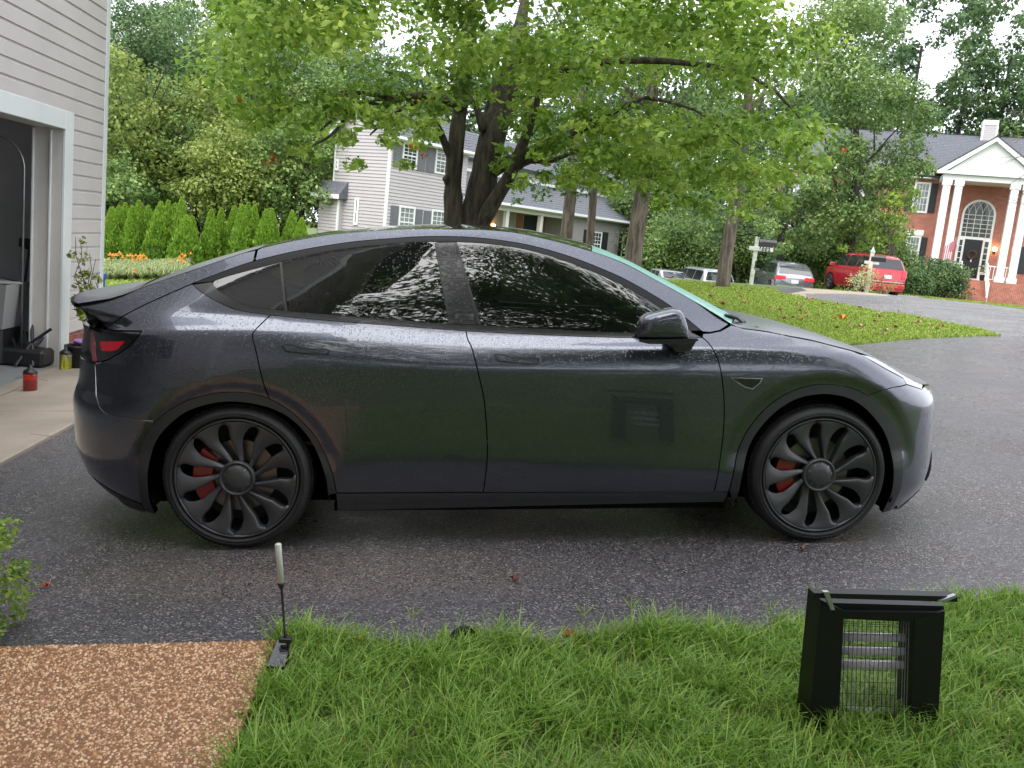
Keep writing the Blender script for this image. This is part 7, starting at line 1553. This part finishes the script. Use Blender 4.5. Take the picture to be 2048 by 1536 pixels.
# weeds in the walk joint
leaf_mat('weed', (.10, .22, .03), (.20, .36, .05), (.36, .50, .10), trans=.3)
for k, (px, lb) in enumerate(((222, 'leftmost'), (298, 'second'), (322, 'third'), (388, 'fourth'), (432, 'rightmost, largest'))):
    b0 = drv(*gxy(px, 1302)); e = empty('joint_weed', b0, label=f'tiny weed in the joint between asphalt and walk, {lb} of five', cat='weed', group='weeds in the walk joint'); crown('leaves', [(0, 0, .012, .028, .02, .012, .6)], 'weed', e, 9000 * (.028**-0) * .8, .016, k, shell=.2)
# black half-buried disc
b0 = drv(*gxy(930, 1312)); q = MB(); q.lathe([(.055, -.01), (.062, 0), (.062, .012), (.05, .016), (.02, .010), (0, .010)], 28, axis='y'); mat('black_rubber', (.01, .009, .009), rough=.35)
q.build('black_disc', MATS['black_rubber'], None, smooth=True, loc=b0 + Vector((0, .05, .03)), rot=(math.radians(-25), 0, .2), label='black round drain cap half buried at the lawn edge', cat='drain cap')
# solar tube light on a stake
mat('frosted_tube', (.50, .52, .48), rough=.35, coat=.4); mat('solar_black', (.018, .018, .02), rough=.15, coat=.6, bump=.3, bscale=60)
b0 = drv(*gxy(556, 1345)); Yl = b0.y; sl_ = empty('solar_tube_light', b0, label='frosted white tube light on a thin black stake with a tilted solar panel', cat='garden light')
top_, mid_, low_, foot = (at(px, py, Yl) - b0 for px, py in ((556, 1087), (562, 1166), (571, 1278), (573, 1360)))
q = MB(); ax = (mid_ - top_); T = Matrix.Translation(top_) @ ax.to_track_quat('Z', 'Y').to_matrix().to_4x4(); L_ = ax.length
q.lathe([(0, 0), (.009, 0), (.0115, .004), (.0115, L_ - .002), (.0, L_)], 16, T=T); q.build('tube', MATS['frosted_tube'], sl_, smooth=True)
q = MB(); ax2 = low_ - mid_; T = Matrix.Translation(mid_) @ ax2.to_track_quat('Z', 'Y').to_matrix().to_4x4(); L2 = ax2.length; q.lathe([(0, -.004), (.0115, -.004), (.0115, .006), (.0055, .022), (.0042, .03), (.0042, L2 * .84), (.0058, L2 * .85), (.0058, L2)], 14, T=T); q.build('stake', MATS['black_plastic'], sl_, smooth=True)
c1, c2, c3, c4 = (at(px, py, Yl - dy) - b0 for px, py, dy in ((555, 1283, -.03), (581, 1283, -.03), (569, 1336, .07), (534, 1334, .07)))
nn_ = (c2 - c1).cross(c4 - c1).normalized(); nn_ = -nn_ if nn_.z < 0 else nn_
q = MB(); V = [c1, c2, c3, c4]; q.add([v + nn_ * .006 for v in V] + [v - nn_ * .008 for v in V], [(0, 1, 2, 3), (7, 6, 5, 4), (0, 4, 5, 1), (1, 5, 6, 2), (2, 6, 7, 3), (3, 7, 4, 0)]); q.build('solar_panel', MATS['solar_black'], sl_, fix=True)
q = MB(); q.bbox(tuple(low_ + Vector((-.022, -.012, -.012))), tuple(low_ + Vector((.022, .014, .006))), .003); q.tube([low_ + Vector((.008, .01, 0)), Vector((foot.x, .01, -.05))], .006, 8); q.build('bracket', MATS['black_plastic'], sl_)
# insect zapper lantern at the lower right
Yz = 2.62; zp = at(1760, 1450, Yz); zr = at(1880, 1215, Yz); zl = at(1640, 1200, Yz)
sx = (zr - zl); yaw = math.atan2(sx.y, sx.x); za_ = empty('insect_zapper', Vector((zp.x, zp.y, zp.z)), label='black square insect zapper lantern with wire grid at the lower right', cat='insect zapper')
def Zp(px, py, d=0): return at(px, py, Yz + d) - zp
mat('zapper_black', (.004, .0045, .004), rough=.5, coat=.03, spec=.3); mat('lamp_tube', (.62, .58, .64), rough=.2, coat=.5)
def quad_prism(pts, d0, d1, name, m, par=za_):
    q = MB(); n = len(pts); V = [Zp(px, py, d0) for px, py in pts] + [Zp(px, py, d0) * 1 + Vector((0, d1 - d0, 0)) for px, py in pts]
    q.add(V, [tuple(range(n)), tuple(range(n, 2 * n))[::-1]] + [(i, i + n, (i + 1) % n + n, (i + 1) % n) for i in range(n)]); return q.build(name, MATS[m], par, fix=True)
ln = lambda t: (1638 - 11 * t, 1195 + 150 * t)
quad_prism([(1642, 1200), (1688, 1222), (1672, 1560), (1606, 1560)], 0, .10, 'side_panel', 'zapper_black')
quad_prism([(1830, 1236), (1890, 1222), (1868, 1560), (1818, 1560)], 0, .10, 'side_panel', 'zapper_black')
quad_prism([(1666, 1222), (1886, 1225), (1872, 1246), (1688, 1238)], 0.002, .10, 'top_rail', 'zapper_black')
quad_prism([(1640, 1205), (1888, 1212), (1888, 1226), (1666, 1223)], .02, .05, 'top_housing', 'zapper_black')
quad_prism([(1628, 1186), (1915, 1193), (1915, 1204), (1629, 1196)], -.02, .02, 'lid', 'zapper_black')
quad_prism([(1647, 1184), (1658, 1184), (1670, 1220), (1662, 1220)], -.03, -.015, 'corner_clip', 'galvanised'); quad_prism([(1878, 1203), (1912, 1190), (1915, 1194), (1888, 1206)], -.03, -.015, 'corner_clip', 'galvanised')
for k in range(17):
    px = 1690 + k * 8.7; q = MB(); q.tube([Zp(px, 1240, .004), Zp(px - 10, 1555, .004)], .0011, 5); q.build('grid_wire', MATS['black_plastic'], za_)
for k in range(14):
    py = 1243 + (4 if k < 3 else 24) * (k if k < 3 else k - 2.0) ; q = MB(); q.tube([Zp(1684, py, .008), Zp(1836, py + 4, .008)], .0009, 5); q.build('grid_wire', MATS['black_plastic'], za_)
for k in range(30):
    px = 1688 + k * 5.2; q = MB(); q.tube([Zp(px, 1242, .03), Zp(px - 9, 1555, .03)], .0009, 4); q.build('inner_wire', MATS['lamp_tube'], za_)
for py in (1273, 1301, 1328, 1420, 1447): q = MB(); q.tube([Zp(1684, py, .06), Zp(1832, py + 3, .06)], .0138, 12); q.build('lamp_tube', MATS['lamp_tube'], za_, smooth=True)
q = MB(); q.bbox(tuple(Zp(1800, 1560, .02)), tuple(Zp(1840, 1520, .02) + Vector((0, .05, .0))), .004) if 0 else q.tube([Zp(1606, 1565, .05), Zp(1870, 1565, .05)], .03, 8); q.build('base', MATS['zapper_black'], za_)
gy = ztf(zp.x, zp.y); q = MB(); q.tube([Zp(1740, 1565, .05), Vector((0, .05, gy - zp.z))], .02, 8); q.build('stake', MATS['zapper_black'], za_)
# ------------------------------------------------------------------ near-left bush, and what stands behind the viewer (seen only in reflections)
bx, by = gxy(-40, 1270); b0 = drv(bx, by); e = empty('near_bush', b0, label='bright green leafy bush at the lower left edge by the pebbled walk', cat='bush'); g = random.Random(6); cl = []; q = MB()
for k in range(90):
    x = g.uniform(-.30, .13); z = g.uniform(.02, .52); lim = .20 - .11 * abs(z - .17) / .3
    cl.append((min(x, lim - .07), g.uniform(-.25, .12), z, .055, .055, .045, .6 + g.uniform(-.2, .2)))
for k in range(12): limb(q, (g.uniform(-.15, 0), g.uniform(-.1, .05), -.02), (g.uniform(-.25, .08), g.uniform(-.2, .1), g.uniform(.2, .5)), .006, .002, k, n=4)
q.build('stems', MATS['bark_brown'], e); crown('foliage', cl, 'leaf_maple', e, 4200, .024, 7)
tree('yard_tree', 'tall leafy yard tree behind the viewer, right', on(3.3, -4.6), 14, 4.6, 9.4, nsub=110, dens=40, size=.22, m='leaf_mid', seed=301, rz=4.2, sub=.27)
tree('yard_tree', 'leafy yard tree behind the viewer, centre', on(-.4, -8.6), 15, 4.4, 8.2, nsub=70, dens=28, size=.24, m='leaf_dark', seed=302, rz=4.6, sub=.3)
tree('yard_tree', 'leafy yard tree behind the viewer, far right', on(10, -8), 13, 4.6, 7.2, nsub=50, dens=24, size=.24, m='leaf_mid', seed=303, rz=5, sub=.3)
tree('yard_tree', 'distant tree behind the viewer, left', on(-5, -17), 13, 4.6, 6.0, nsub=44, dens=18, size=.3, m='leaf_dark', seed=304, rz=5, sub=.3)
cl = []; g3 = random.Random(18)
for k in range(420): x = g3.uniform(-26, 34); s_ = g3.uniform(.9, 1.6); cl.append((x, -16 - g3.uniform(0, 4), ztf(x, -16) + g3.uniform(0, 5.2), s_, s_, s_, .35))
V, F, r_ = leafcloud(cl, 11, .4, 15); obj('rear_hedge_woods', fast_mesh('rear_hedge_woods', V, F, MATS['leaf_dark'], attr=r_), kind='stuff')
ho = empty('own_house', (-2.2, .2, ztf(-2.2, .2)), label='beige lap-sided house front beside the pebbled walk, behind the viewer', cat='house')
def hb(name, a, b, m, e=.005): q = MB(); q.bbox(a, b, e); return q.build(name, MATS[m], ho)
hb('wall', (-9, -6, -.5), (0, -.05, 11.8), 'siding_beige')
for k in range(72): 
    q = MB(); z = .3 + k * .16; q.add([(-9, -.045, z), (.02, -.045, z), (.02, -.02, z), (-9, -.02, z), (-9, -.045, z + .16), (.02, -.045, z + .16)], [(3, 2, 5, 4), (0, 1, 2, 3)]); q.add([(.0, -6, z), (.03, -6, z), (.03, -.02, z), (.0, -.02, z), (.0, -6, z + .16), (.0, -.02, z + .16)], [(1, 2, 5, 4), (0, 1, 2, 3)]); q.build('siding_board', MATS['siding_beige'], ho)
hb('corner_board', (-.08, -.10, -.2), (.045, .01, 11.8), 'white_trim'); hb('window', (-2.6, -.045, 1.2), (-1.5, .005, 2.8), 'window_glass')
for a, b in (((-2.7, -.04, 1.1), (-2.6, .03, 2.9)), ((-1.5, -.04, 1.1), (-1.4, .03, 2.9)), ((-2.6, -.04, 2.8), (-1.5, .03, 2.9)), ((-2.6, -.04, 1.1), (-1.5, .03, 1.2))): hb('window_frame', a, b, 'white_trim')
hb('gutter', (-9.2, .3, 11.75), (.4, .42, 11.9), 'white_trim'); hb('eave_soffit', (-9.2, -.05, 11.8), (.4, .3, 11.84), 'white_trim')
q = MB(); q.add([(-9.2, .42, 11.85), (.4, .42, 11.85), (.4, -3.2, 13.6), (-9.2, -3.2, 13.6), (.4, -6.6, 11.85), (-9.2, -6.6, 11.85)], [(0, 1, 2, 3), (3, 2, 4, 5)]); q.build('roof', MATS['shingle'], ho)
